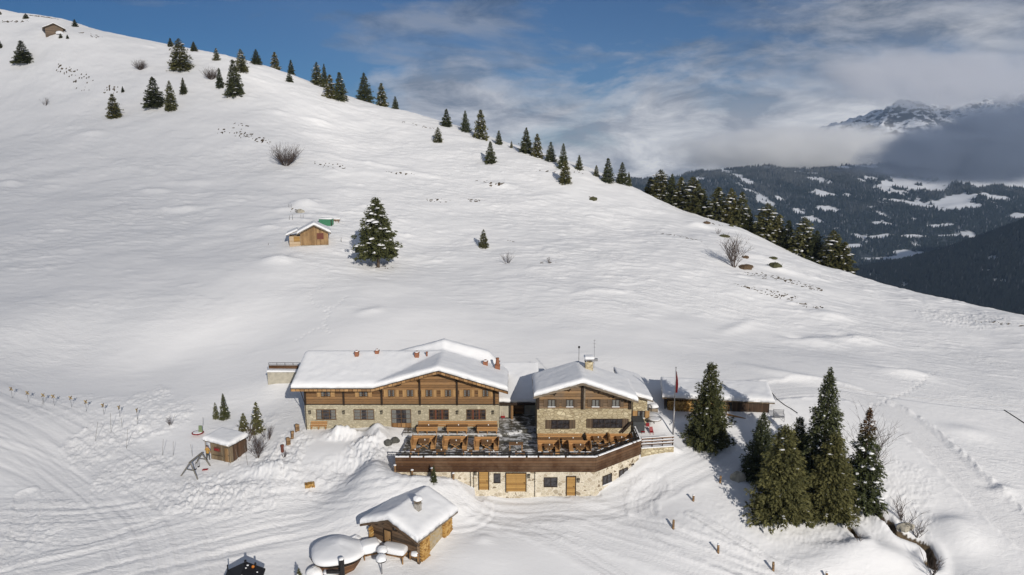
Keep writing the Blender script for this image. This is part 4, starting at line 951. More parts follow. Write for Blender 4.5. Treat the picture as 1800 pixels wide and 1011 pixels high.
# ------------------------------------------------------------------ annex chalet
ANNEX = empty('annex_chalet', (0, 0, 0), label='smaller stone chalet with weathered timber gable beside the flagpole', cat='chalet')
AF = AY - 1.3
axa = X_at(1024, AF, 7); azA = Z_at(673, AF); ax0 = X_at(938, AF, 5); ax1 = X_at(1122, AF, 5)
asl = (azA - Z_at(697.5, AF)) / (axa - ax0); asr = (azA - Z_at(705, AF)) / (ax1 - axa)
def annexH(X, Y): return azA - np.where(X < axa, asl * (axa - X), asr * (X - axa)) + 0.0 * Y
AZ = Z_at(718.5, AY)
def build_annex():
    yb = AF
    while P(1020, 634, Y=yb).z > azA + .5 and yb < 100: yb += .1
    YB = min(max(yb, 88.0), 94.0)
    mb = MB(); mb.box(AX0, AX1, AY, YB - .6, -2.4, AZ); mb.build('stone_wall', M_ASTONE, ANNEX)
    xs = list(np.linspace(AX0 + .03, AX1 - .03, 40)); top = [float(annexH(np.array(x), np.array(AY))) - .26 for x in xs]
    w = MB(); w.prism([(AX0 + .03, AZ), (AX1 - .03, AZ)] + list(reversed(list(zip(xs, top)))), 'y', AY + .03, AY + .3); w.build('timber_wall', M_OLDLOG, ANNEX)
    w = MB(); w.box(AX0 + .03, AX0 + .3, AY + .31, YB - .6, AZ, top[0]); w.build('side_wall', M_OLDLOG, ANNEX); w = MB(); w.box(AX1 - .3, AX1 - .03, AY + .31, YB - .6, AZ, top[-1]); w.build('side_wall', M_OLDLOG, ANNEX)
    slab('roof', ax0, ax1, AF, YB, annexH, -.24, -.02, M_GREYWOOD, ANNEX, .4)
    xs = list(np.linspace(ax0 - .02, ax1 + .02, 41)); tp = [float(annexH(np.array(x), 0)) for x in xs]
    f = MB(); f.prism([(x, z - .28) for x, z in zip(xs, tp)] + [(x, z + .02) for x, z in reversed(list(zip(xs, tp)))], 'y', AF - .07, AF - .003); f.build('fascia', M_GREYWOOD, ANNEX)
    slab('snow_cover', ax0 + .02, ax1 - .02, AF - .06, YB, annexH, -.01, .60, M_SNOW, ANNEX, .3, round_=.5, noise_=.05, seed=4)
    for px0, px1 in ((943.8, 948), (1021.5, 1024.5), (1025.5, 1028.5), (1105, 1109.5)):
        a, b = X_at(px0, AY, 4), X_at(px1, AY, 4); zt = float(annexH(np.array((a + b) / 2), 0)) - .27
        p = MB(); p.box(a, b, AY - .14, AY + .02, AZ - .06, zt); p.build('post', M_DARK if px0 != 1025.5 else M_GREYWOOD, ANNEX)
    for px in (975, 1000, 1052, 1078, 1100):
        x = X_at(px, AY, 5); zt = float(annexH(np.array(x), 0)) - .25
        p = MB(); p.box(x - .11, x + .11, AF + .1, AY + .02, zt - .24, zt - .01); p.beam((x, AY - .02, zt - .8), (x, AF + .5, zt - .25), .1); p.build('purlin', M_DARK, ANNEX)
    for a, b in ((963, 976), (995, 1007.5), (1040, 1053), (1075.5, 1088.5)):
        u, v = X_at(a, AY, 3.8), X_at(b, AY, 3.8); z0 = Z_at(715.5, AY)
        window(ANNEX, 'upper_window', v - u, Z_at(702, AY) - z0, ((u + v) / 2, AY + .03, z0), cols=2, rows=1, fm=M_DFRAME, curtain='wide', shutters=True, sm=M_DSHUTTER, sw=.5, snow=True)
    u, v = X_at(969, AY, 1.6), X_at(1001, AY, 1.6); z0 = Z_at(753.5, AY)
    window(ANNEX, 'ground_window', v - u, Z_at(738, AY) - z0, ((u + v) / 2, AY, z0), cols=3, rows=2, fm=M_DFRAME, curtain=None, shutters=True, sm=M_DSHUTTER, sw=.72, sill=M_ASTONE)
    u, v = X_at(1041, AY, 1.6), X_at(1094, AY, 1.6); z0 = Z_at(752, AY)
    window(ANNEX, 'ground_window', v - u, Z_at(736, AY) - z0, ((u + v) / 2, AY, z0), cols=5, rows=2, fm=M_DFRAME, curtain=None, shutters=True, sm=M_DSHUTTER, sw=.72, sill=M_ASTONE)
    d = MB(); x = X_at(1110.5, AY, 2); d.tube((x, AY - .1, 0), (x, AY - .1, float(annexH(np.array(x), 0)) - .3), .05); d.build('downpipe', M_METAL, ANNEX); d = MB(); x = X_at(943.2, AY, 2); d.tube((x, AY - .1, 0), (x, AY - .1, top[0]), .05); d.build('downpipe', M_METAL, ANNEX)
    st = MB(); st.beam((X_at(1093, AY - .6, 1), AY - .5, .9), (X_at(1111, AY - .5, 2.2), AY - .5, 2.3), .12, .3); st.build('stair_rail', M_DARK, ANNEX)
    c = P(1035, 650, Y=YB - 2.4); chimney(ANNEX, c.x, YB - 2.4, azA - 1.3, azA + 1.15, .95, M_ASTONE, 'slab')
    a = MB(); q = P(1044, 646, Y=YB - 1.5); z1 = Z_at(597, YB - 1.5); a.tube((q.x, YB - 1.5, azA - .9), (q.x, YB - 1.5, z1), .035, .02, 6)
    for k in range(3): a.tube((q.x - .18, YB - 1.5, z1 - .1 - .45 * k), (q.x + .18, YB - 1.5, z1 - .1 - .45 * k), .02, n=5)
    a.box(q.x - .1, q.x + .45, YB - 1.7, YB - 1.3, azA + .9, azA + 1.2); a.build('aerial_mast', M_GREYMETAL, ANNEX)
    a = MB(); q = P(1017.5, 632, Y=YB - .6); z1 = Z_at(611, YB - .6); a.tube((q.x, YB - .6, azA - .3), (q.x, YB - .6, z1), .03, n=6); a.lathe((q.x, YB - .6, z1 - .1), [(.06, 0), (.13, .05), (.13, .25), (.05, .3)], 8); a.build('weather_sensor', M_METAL, ANNEX)
    # rear wing to the right, same stone, its own small snowy roof
    wx0, wx1, wy = AX1 - .2, X_at(1138, 87.0, 3), 87.0
    zt0 = Z_at(692, wy - .7); 
    def H2(X, Y): return zt0 + .12 - .30 * (X - wx0) + 0.0 * Y
    m = MB(); m.prism([(wx0, -2.2), (wx1, -2.2), (wx1, float(H2(np.array(wx1), 0)) - .25), (wx0, float(H2(np.array(wx0), 0)) - .25)], 'y', wy, 95.0); m.build('rear_wing_wall', M_ASTONE, ANNEX)
    slab('rear_wing_roof', wx0 - .2, wx1 + .6, wy - .7, 96, H2, -.22, -.02, M_GREYWOOD, ANNEX, .5)
    slab('rear_wing_snow', wx0 - .2, wx1 + .55, wy - .75, 96, H2, -.01, .45, M_SNOW, ANNEX, .3, round_=.35, noise_=.04, seed=5)
    u, v = X_at(1121, wy, 3), X_at(1134, wy, 3); z0 = Z_at(735, wy)
    window(ANNEX, 'rear_wing_window', v - u, Z_at(722, wy) - z0, ((u + v) / 2, wy, z0), cols=2, rows=1, fm=M_DFRAME, curtain='sides', shutters=True, sm=M_SHUTTER, sw=.6, snow=True)
    m = MB(); m.box(X_at(1111, wy - 1.2, 1), X_at(1131, wy - 1.2, 1), wy - 2.2, wy - .001, -.4, Z_at(741, wy - 2)); m.build('cellar_porch', mat_plain('dark_slate', (0.06, 0.065, 0.07), 0.8), ANNEX)
build_annex()
# ------------------------------------------------------------------ the terrace
TERRACE = empty('sun_terrace', (0, 0, 0), label='raised sun terrace on pale stone basement walls with dark board parapet', cat='terrace')
FL, FU = -0.34, 0.0                                       # lower and upper floor levels
YS = P(800, 762.5, z=FU).y                                # step between them
def wet_floor():
    m, t, bs = new_mat('terrace_paving'); pos = obj_coord(t)
    br = t.node('ShaderNodeTexBrick'); br.inputs['Scale'].default_value = 1.0; br.inputs['Mortar Size'].default_value = 0.02
    br.inputs['Color1'].default_value = (0.075, 0.072, 0.060, 1); br.inputs['Color2'].default_value = (0.12, 0.115, 0.095, 1); br.inputs['Mortar'].default_value = (0.05, 0.05, 0.045, 1)
    t.link(t.mapping(pos, (1.2, 1.2, 1)), br.inputs['Vector'])
    n = t.noise(t.mapping(pos, (1.0, 1.6, 1)), 0.75, 6, 0.68, 0.8); n2 = t.noise(pos, 5, 4, 0.6)
    f = t.ramp(t.math('ADD', n, t.math('MULTIPLY', t.math('SUBTRACT', n2, 0.5), 0.22)), [(0.50, 0.0), (0.56, 1.0)])
    t.link(t.mix(f, br.outputs['Color'], (0.62, 0.63, 0.65)), bs.inputs['Base Color'])
    t.link(t.math('MULTIPLY_ADD', f, 0.5, 0.35), bs.inputs['Roughness']); bump(t, bs, t.math('ADD', f, n2), 0.4, 0.03); return m
M_FLOOR = wet_floor()
PT = 0.78                                                 # top of the parapet
PB = Z_at(829, TY)                                        # bottom of its boards
def build_terrace():
    zb = -4.6
    ang = math.atan2(TCY - TY, TCX - TX1)
    # stone walls: front, angled and return
    w = MB(); w.prism([(TX0, TY), (TX1, TY), (TX1 - .28, TY + .45), (TX0, TY + .45)], 'z', zb, PB); w.build('front_wall', M_BSTONE, TERRACE)
    w = MB(); nx_, ny_ = -math.sin(ang) * .45, math.cos(ang) * .45
    w.prism([(TX1, TY), (TCX, TCY), (TCX + nx_, TCY + ny_), (TX1 - .28, TY + .452)], 'z', zb, PB); w.build('angled_wall', M_BSTONE, TERRACE)
    w = MB(); w.box(TCX - .4, TCX, TCY + .05, 86.5, zb, PB); w.box(TX0, TX0 + .3, TY + .46, FY, zb, FL - .2); w.build('return_wall', M_BSTONE, TERRACE)
    # floors
    f = MB(); f.prism([(TX0 + .05, TY + .2), (TX1 - .1, TY + .2), (TCX - .2, TCY + .2), (TCX - .2, YS + 6), (AX0, YS + 5), (LX1, YS), (TX0 + .05, YS)], 'z', FL - .25, FL); f.build('lower_floor', M_FLOOR, TERRACE)
    f = MB(); f.prism([(TX0 - .6, YS - .02), (LX1 + .4, YS - .02), (AX0 - .02, YS + 1.9), (AX0 - .02, 91.0), (LX1 + .02, 91), (LX1 + .02, FY - .003), (TX0 - .6, FY - .003)], 'z', -.45, FU); f.build('upper_floor', M_FLOOR, TERRACE)
    f = MB(); f.box(TX0 - .6, LX1 + .2, YS - .07, YS + .10, FU - .16, FU + .05); f.build('step_edge', mat_plain('step_stone', (0.50, 0.50, 0.50), 0.8, var=.3), TERRACE, bevel=.02)
    # parapet of dark boards with a snow line on top and rails inside it
    xl = TX0 - 0.1; d = .14
    for nm, a, b in (('parapet', (xl, TY - .10), (TX1 + .03, TY - .10)), ('parapet', (TX1 + .035, TY - .095), (TCX + .12, TCY - .05)), ('parapet', (TCX + .12, TCY - .03), (TCX + .12, 84.2))):
        a3 = Vector((*a, (PT + PB) / 2)); b3 = Vector((*b, (PT + PB) / 2)); p = MB(); p.beam(a3, b3, .10, PT - PB)
        p.build(nm, M_PARAPET, TERRACE)
        s = MB(); L = (b3 - a3).length; n = int(L / .22); rr = random.Random(int(L * 10)); prev = None
        u = (b3 - a3).normalized()
        for i in range(n):
            if rr.random() < .06: continue
            q0 = a3 + u * (L * i / n + .01); q1 = a3 + u * (L * (i + 1) / n + .012); hh = .10 + .05 * rr.random()
            s.beam(q0 + Vector((0, 0, (PT - PB) / 2 + hh / 2)), q1 + Vector((0, 0, (PT - PB) / 2 + hh / 2)), .17, hh)
        s.build('snow_strip', M_SNOW, TERRACE)
        t = MB(); v = Vector((-u.y, u.x, 0)) * .42
        for k in range(int(L / 2.0) + 1):
            q = a3 + u * min(L, .05 + 2.0 * k) + v; t.box(q.x - .04, q.x + .04, q.y - .04, q.y + .04, FL, PT + .42)
        for zz in (.52, .86, 1.16): t.beam(a3 * 1 + v + Vector((0, 0, zz - (PT + PB) / 2)), b3 + v + Vector((0, 0, zz - (PT + PB) / 2)), .09, .10)
        t.build('handrail', M_METAL, TERRACE)
        t = MB()
        for i in range(int(L / .6)):
            if rr.random() < .55: q0 = a3 + u * (.6 * i) + v; q1 = q0 + u * (.6 * rr.uniform(.5, .98)); t.beam(q0 + Vector((0, 0, .0 + 1.232 - (PT + PB) / 2)), q1 + Vector((0, 0, .0 + 1.232 - (PT + PB) / 2)), .06, .04)
        t.build('rail_snow', M_SNOW, TERRACE)
    # openings of the front wall
    def fr(a, b, py0, py1):
        z0, z1 = Z_at(py1, TY), Z_at(py0, TY); u, v = X_at(a, TY, (z0 + z1) / 2), X_at(b, TY, (z0 + z1) / 2); return (u + v) / 2, v - u, z0, z1 - z0
    x, w, z, h = fr(841, 860, 827.5, 861); door(TERRACE, 'cellar_door', w, h, (x, TY, z))
    x, w, z, h = fr(888.5, 925.5, 830.5, 864); door(TERRACE, 'garage_door', w, h, (x, TY, z), leaves=2)
    x, w, z, h = fr(995, 1012.5, 836.5, 871); door(TERRACE, 'cellar_door', w, h, (x, TY, z))
    x, w, z, h = fr(868, 880, 832, 849); window(TERRACE, 'cellar_window', w, h, (x, TY, z), cols=1, rows=1, fm=M_DFRAME, curtain=None)
    x, w, z, h = fr(956, 980, 839, 856); window(TERRACE, 'cellar_window', w, h, (x, TY, z), cols=2, rows=1, fm=M_DFRAME, curtain=None)
    for px, py in ((836, 833), (929.6, 838), (1016.8, 845.5)): wall_lamp(TERRACE, (X_at(px, TY, -1.5), TY - .001, Z_at(py, TY)))
    for px in (827, 832.6, 940): t = MB(); x = X_at(px, TY, -2); t.tube((x, TY - .05, -4.1), (x, TY - .05, PB), .035, n=6); t.build('downpipe', M_METAL, TERRACE)
    # openings of the angled wall
    u = Vector((math.cos(ang), math.sin(ang), 0)); L = math.hypot(TCX - TX1, TCY - TY)
    def on_angle(px, py):
        lo, hi = 0.0, L
        for _ in range(40):
            m_ = (lo + hi) / 2; q = Vector((TX1, TY, 0)) + u * m_
            if X_at(px, q.y, -2) > q.x: lo = m_
            else: hi = m_
        q = Vector((TX1, TY, 0)) + u * lo; return lo, Vector((q.x, q.y, Z_at(py, q.y)))
    for a, b, y0, y1, c in ((1059, 1075, 834.5, 850.5, 2), (1088, 1103, 824, 840, 2), (1110, 1113.6, 815, 820.5, 1)):
        s0, p0 = on_angle(a, y1); s1, p1 = on_angle(b, y1); _, p2 = on_angle((a + b) / 2, y0); _, p3 = on_angle((a + b) / 2, y1)
        window(TERRACE, 'cellar_window', s1 - s0, p2.z - p3.z, ((p0.x + p1.x) / 2 , (p0.y + p1.y) / 2, p3.z), rz=ang, cols=c, rows=1, fm=M_DFRAME, curtain=None, snow=True)
build_terrace()

# ------------------------------------------------------------------ terrace furniture
def at_floor(px, py, z=FL): q = P(px, py, z=z); return (q.x, q.y, z)
def jar(x, y, z, label):
    mb = MB(); mb.lathe((0, 0, 0), [(.05, 0), (.07, .04), (.065, .15), (.03, .17)], 8); o = mb.build('table_lantern', M_WHITE, smooth=True); o.location = (x, y, z)
    return tag(o, label, 'lantern', 'small white lanterns on the terrace tables')
def make_booth():
    t = empty('seating_booth', label='', cat='booth', group='larch booths of two high backed benches')
    w, d = 1.42, .92
    for sg in (-1, 1):
        b = MB(); b.prism([(sg * w, 0), (sg * (w + .10), 1.15), (sg * (w + .03), 1.15), (sg * (w - .07), 0)], 'y', -d, d); b.build('backrest', M_DECKWOOD, t)
        b = MB(); b.box(min(sg * (w - .08), sg * (w - .55)), max(sg * (w - .08), sg * (w - .55)), -d + .01, d - .01, .40, .46); b.build('seat', M_DECKWOOD, t)
        b = MB(); b.prism([(sg * (w - .08), 0), (sg * (w - .55), 0), (sg * (w - .55), .395), (sg * (w - .08), .395)], 'y', -d + .02, -d + .07); b.prism([(sg * (w - .08), 0), (sg * (w - .55), 0), (sg * (w - .55), .395), (sg * (w - .08), .395)], 'y', d - .3, d - .25); b.build('bench_side', M_DECKWOOD, t)
    b = MB(); b.box(-w + .0, w - .0, d + .01, d + .07, 0, .95); b.build('back_panel', M_DECKWOOD, t)
    b = MB(); b.box(-w + .56, w - .56, d - .45, d, .40, .46); b.build('rear_seat', M_DECKWOOD, t)
    return t
def make_xtable(w=1.25, d=1.5, h=.76):
    t = empty('trestle_table', label='', cat='table', group='trestle tables on crossed legs')
    b = MB(); n = 6
    for i in range(n): x0 = -w / 2 + w * i / n; b.box(x0 + .005, x0 + w / n - .005, -d / 2, d / 2, h - .05, h)
    b.build('table_top', M_TABLETOP, t)
    for y in (-d / 2 + .12, d / 2 - .12):
        l = MB(); l.beam((-w * .42, y, 0), (w * .42, y, h - .06), .06, .09, up=(0, 1, 0)); l.beam((w * .42, y + .062, 0), (-w * .42, y + .062, h - .06), .06, .09, up=(0, 1, 0)); l.build('crossed_leg', M_DECKWOOD, t)
    l = MB(); l.beam((0, -d / 2 + .2, .36), (0, d / 2 - .2, .36), .06, .08); l.build('stretcher', M_DECKWOOD, t)
    return t
def make_table(w=1.7, d=.85, h=.76, legs=2):
    t = empty('plank_table', label='', cat='table', group='plank tables on the terrace')
    b = MB(); n = max(3, int(d / .17))
    for i in range(n): y0 = -d / 2 + d * i / n; b.box(-w / 2, w / 2, y0 + .004, y0 + d / n - .004, h - .05, h)
    b.build('table_top', M_TABLETOP, t)
    for i in range(legs):
        x = (-w / 2 + .12) + (w - .24) * i / max(1, legs - 1)
        for y in (-d / 2 + .08, d / 2 - .08): l = MB(); l.box(x - .045, x + .045, y - .045, y + .045, 0, h - .052); l.build('leg', M_DECKWOOD, t)
    return t
def make_bench(L=2.6, back=True, group='larch benches with plank backs'):
    t = empty('plank_bench', label='', cat='bench', group=group)
    s = MB(); s.box(-L / 2, L / 2, -.22, .02, .42, .46); s.box(-L / 2, L / 2, .04, .22, .42, .46); s.build('seat', M_DECKWOOD, t)
    if back: s = MB(); s.box(-L / 2, L / 2, .20, .24, .52, .72); s.box(-L / 2, L / 2, .22, .26, .76, .95); s.build('backrest', M_DECKWOOD, t)
    for x in (-L / 2 + .15, 0, L / 2 - .15): l = MB(); l.box(x - .04, x + .04, -.2, .19, 0, .415); l.build('leg', M_DECKWOOD, t)
    return t
def build_furniture():
    def put(proto, first, loc, rz, label, sc=None):
        o = proto if first else copy_tree(proto)
        o.location = loc; o.rotation_euler = (0, 0, rz); o['label'] = label
        if sc: o.scale = sc
        return o
    bo = make_booth(); xt = make_xtable()
    booths = [(744, 790, 'leftmost booth, nearest the snow heap at the terrace end'), (799.5, 791, 'booth in front of the lodge, second from the snow heap'), (855, 792, 'third booth from the snow heap, before the lodge corner'),
              (965, 799, 'booth below the annex, nearest the lone plank table'), (1020, 799, 'booth below the annex centre post, before the angled parapet'),
              (1050, 777, 'booth against the annex wall, under the five pane window'), (1091, 777, 'booth in the far right corner by the dark porch')]
    for i, (px, py, lb) in enumerate(booths):
        q = at_floor(px, py); sc = (1, 1, 1) if i < 3 else ((.88, .95, 1) if i < 5 else (.92, .8, 1))
        if i >= 5: q = (X_at(px, AY - .9, .3), AY - 1.85, FL)
        put(bo, i == 0, (q[0], q[1] + .95, FL), 0, 'larch ' + lb, sc)
        put(xt, i == 0, (q[0], q[1] + .80, FL), 0, 'crossed leg table in the ' + lb, (.85, .85, 1) if i >= 3 else None)
        jar(q[0] + .1, q[1] + .9, FL + .762, 'lantern on the ' + lb.replace('booth', 'booth table', 1))
    pt = make_table()
    big = [(907, 793, 1.0, 'lone plank table standing before the gap between the chalets', 2), (1070, 796, 1.25, 'long plank table near the angled parapet', 3)]
    for i, (px, py, s, lb, lg) in enumerate(big):
        q = at_floor(px, py); t = pt if i == 0 else make_table(2.4, .8, .76, 3); t.location = (q[0], q[1] + .5, FL); t['label'] = lb; t.rotation_euler = (0, 0, 0 if i == 0 else .12)
        jar(q[0] + .1, q[1] + .5, FL + .762, 'white lantern on the ' + lb.split(' standing')[0].split(' near')[0])
    st = make_table(1.15, .75); st['group'] = 'small tables along the parapet'
    row = [(729, 804, 'first small table along the parapet from the snow heap'), (775, 804.5, 'second small table along the parapet, below the gap of two booths'), (822, 805.5, 'third small table along the parapet from the snow heap'), (867, 806.5, 'small parapet table below the lodge corner'),
           (914, 808, 'small parapet table below the lone plank table'), (963, 809, 'small parapet table below the left annex booth'), (1012, 810, 'last small parapet table before the wall turns')]
    for i, (px, py, lb) in enumerate(row):
        q = at_floor(px, py); y = max(q[1] + .35, TY + 1.15); put(st, i == 0, (X_at(px, y, .3), y, FL), 0, lb)
        jar(X_at(px, y, .3) + .05, y, FL + .762, 'white lantern on the ' + lb.split(',')[0])
    # along the lodge wall: one long wall bench, three tables, three benches with their backs to the view
    wb = make_bench(X_at(874, FY - .5, 0.5) - X_at(735, FY - .5, 0.5), group='long wall benches'); wb.location = ((X_at(874, FY - .5, .5) + X_at(735, FY - .5, .5)) / 2, FY - .40, 0.0); wb['label'] = 'long larch bench along the lodge wall right of the glazed door'
    wt = make_table(2.55, .8); wt['group'] = 'tables by the lodge wall'; fb = make_bench(2.6)
    for i, (px, nm) in enumerate(((752, 'nearest the glazed door'), (804.5, 'between two like it'), (857, 'at the lodge corner'))):
        x = X_at(px, FY - 1.2, .5)
        put(wt, i == 0, (x, FY - 1.15, 0), 0, 'wide plank table by the lodge wall, ' + nm)
        b = put(fb, i == 0, (x, FY - 1.95, 0), math.pi, 'backed bench facing the lodge wall, ' + nm)
        jar(x + .1, FY - 1.15, .762, 'white lantern on the lodge wall table ' + nm)
    b = make_bench(2.1, group='benches apart'); b.location = (X_at(560, FY - .45, .4), FY - .4, -.02); b['label'] = 'single larch bench against the left end of the lodge wall'
    # along the annex wall
    L = X_at(1024, AY - .4, .5) - X_at(945, AY - .4, .5)
    wb2 = copy_tree(wb); wb2.location = ((X_at(1024, AY - .4, .5) + X_at(945, AY - .4, .5)) / 2, AY - .40, FL + .02); wb2.scale = (L / (X_at(874, FY - .5, 0.5) - X_at(735, FY - .5, 0.5)), 1, 1); wb2['label'] = 'larch wall bench below the three pane annex window'
    for i, (px, nm) in enumerate(((964, 'nearer the entrance gap'), (1006, 'next to the wall booth'))):
        x = X_at(px, AY - 1.2, .5)
        put(wt, False, (x, AY - 1.15, FL), 0, 'wide plank table by the annex wall, ' + nm)
        put(fb, False, (x, AY - 1.9, FL), math.pi, 'backed bench facing the annex wall, ' + nm)
        jar(x + .1, AY - 1.15, FL + .762, 'white lantern on the annex wall table ' + nm)
    # boulders at the open left end
    rk = mat_stone('boulder_stone', [(0.08, 0.08, 0.07), (0.16, 0.155, 0.14)], (0.12, 0.12, 0.11), 3.0, 1.0)
    for i, (px, py, rx, lb) in enumerate([(683, 785, .55, 'dark boulder at the open left end of the terrace'), (695, 784, .5, 'dark boulder touching the terrace edge rail')]):
        q = G(px, py); mb = MB(); mb.blob((0, 0, 0), rx, .5, .42, i, .2, flat=-.6); o = mb.build('boulder', rk, smooth=True); o.location = (q.x, q.y, max(q.z, -.4) + .15); tag(o, lb, 'boulder', 'boulders by the terrace')
build_furniture()
# ------------------------------------------------------------------ huts, sheds and yard things
M_CSTONE = mat_stone('cabin_stone', [(0.36, 0.25, 0.11), (0.50, 0.38, 0.20), (0.42, 0.36, 0.27)], (0.42, 0.37, 0.29), 3.2, 1.4)
M_HUTWOOD = mat_planks('hut_board', (0.22, 0.13, 0.06), (0.46, 0.30, 0.15), 0.26, 'x', weather=(0.12, 0.08, 0.045), wamt=0.5)
M_PALE = mat_planks('pale_board', (0.50, 0.36, 0.22), (0.66, 0.52, 0.36), 0.22, 'z', wamt=0.1)
M_SHED = mat_planks('shed_board', (0.12, 0.085, 0.05), (0.33, 0.25, 0.16), 0.20, 'x', weather=(0.09, 0.085, 0.07), wamt=0.6)
M_REDPANEL = mat_plain('red_brown_shutter', (0.14, 0.045, 0.03), 0.7)
M_OLDPOST = mat_planks('post_wood', (0.17, 0.10, 0.05), (0.36, 0.23, 0.12), 0.3, 'z', wamt=0.3)
M_BLACK = mat_plain('black_tarp', (0.010, 0.010, 0.013), 0.6)
M_CABIN = mat_planks('cabin_log', (0.035, 0.022, 0.013), (0.17, 0.105, 0.06), 0.32, 'z', weather=(0.10, 0.085, 0.07), wamt=0.5)
def log_mat():
    m, t, bs = new_mat('split_logs'); pos = obj_coord(t)
    n = t.node('ShaderNodeTexVoronoi'); n.inputs['Scale'].default_value = 4.5; t.link(t.mapping(pos, (1, .05, 1)), n.inputs['Vector'])
    s = t.node('ShaderNodeSeparateColor'); t.link(n.outputs['Color'], s.inputs[0])
    t.link(t.ramp(s.outputs[0], [(0, (0.28, 0.14, 0.035)), (.5, (0.48, 0.28, 0.08)), (1, (0.60, 0.40, 0.16))]), bs.inputs['Base Color']); bs.inputs['Roughness'].default_value = .9
    return m
M_LOGS = log_mat()
def log_stack(name, w, h, d, loc, rz, label, cat='firewood', group=None, r=.085, seed=0):
    rnd = random.Random(seed); mb = MB(); z = r; row = 0
    while z < h - r * .5:
        x = -w / 2 + r * (1 if row % 2 == 0 else 2)
        while x < w / 2 - r * .5:
            rr = r * rnd.uniform(.75, 1.12); e = rnd.uniform(-.05, .04); mb.tube((x, -d / 2 + e, z), (x, d / 2, z), rr, n=6); x += r * 2.05
        z += r * 1.78; row += 1
    o = mb.build(name, M_LOGS); o.location = loc; o.rotation_euler = (0, 0, rz); return tag(o, label, cat, group)

def snow_lump(name, loc, rx, ry, rz_, label, seed=0, cat='snow', parent=None, amp=.1, flat=-.3, kind=None):
    mb = MB(); mb.blob((0, 0, 0), rx, ry, rz_, seed, amp, 20, 10, flat); o = mb.build(name, M_SNOW, parent, smooth=True, subsurf=1); o.location = loc
    if parent is None: tag(o, label, cat)
    return o

def gable_hut(root, w, d, eave, apex, ov, roofmat, front, seed, snow=.6, side=None, ovf=None):
    """local frame: x along the gable front, y backwards, front wall at y = 0"""
    ovf = ov if ovf is None else ovf; s = (apex - eave) / (w / 2)
    def H(X, Y): return apex + .12 - s * np.abs(X) + 0.0 * Y
    mb = MB(); mb.prism([(-w / 2, -1.2), (w / 2, -1.2), (w / 2, eave - .1), (0, apex - .1), (-w / 2, eave - .1)], 'y', 0, .2); mb.build('front_wall', front, root)
    mb = MB(); mb.box(w / 2 - .2, w / 2, .203, d, -1.2, eave - .14); mb.build('side_wall', side or front, root)
    mb = MB(); mb.box(-w / 2, -w / 2 + .2, .203, d, -1.2, eave - .14); mb.build('side_wall', side or front, root)
    mb = MB(); mb.prism([(-w / 2 + .21, -1.2), (w / 2 - .21, -1.2), (w / 2 - .21, eave - .1), (0, apex - .15), (-w / 2 + .21, eave - .1)], 'y', d - .2, d); mb.build('back_wall', front, root)
    slab('roof', -w / 2 - ov, w / 2 + ov, -ovf, d + ov, H, -.16, -.01, roofmat, root, .4)
    slab('snow_cover', -w / 2 - ov + .02, w / 2 + ov - .02, -ovf - .05, d + ov, H, 0, snow, M_SNOW, root, .25, round_=min(.6, snow * .95), noise_=.06, seed=seed)
    return H

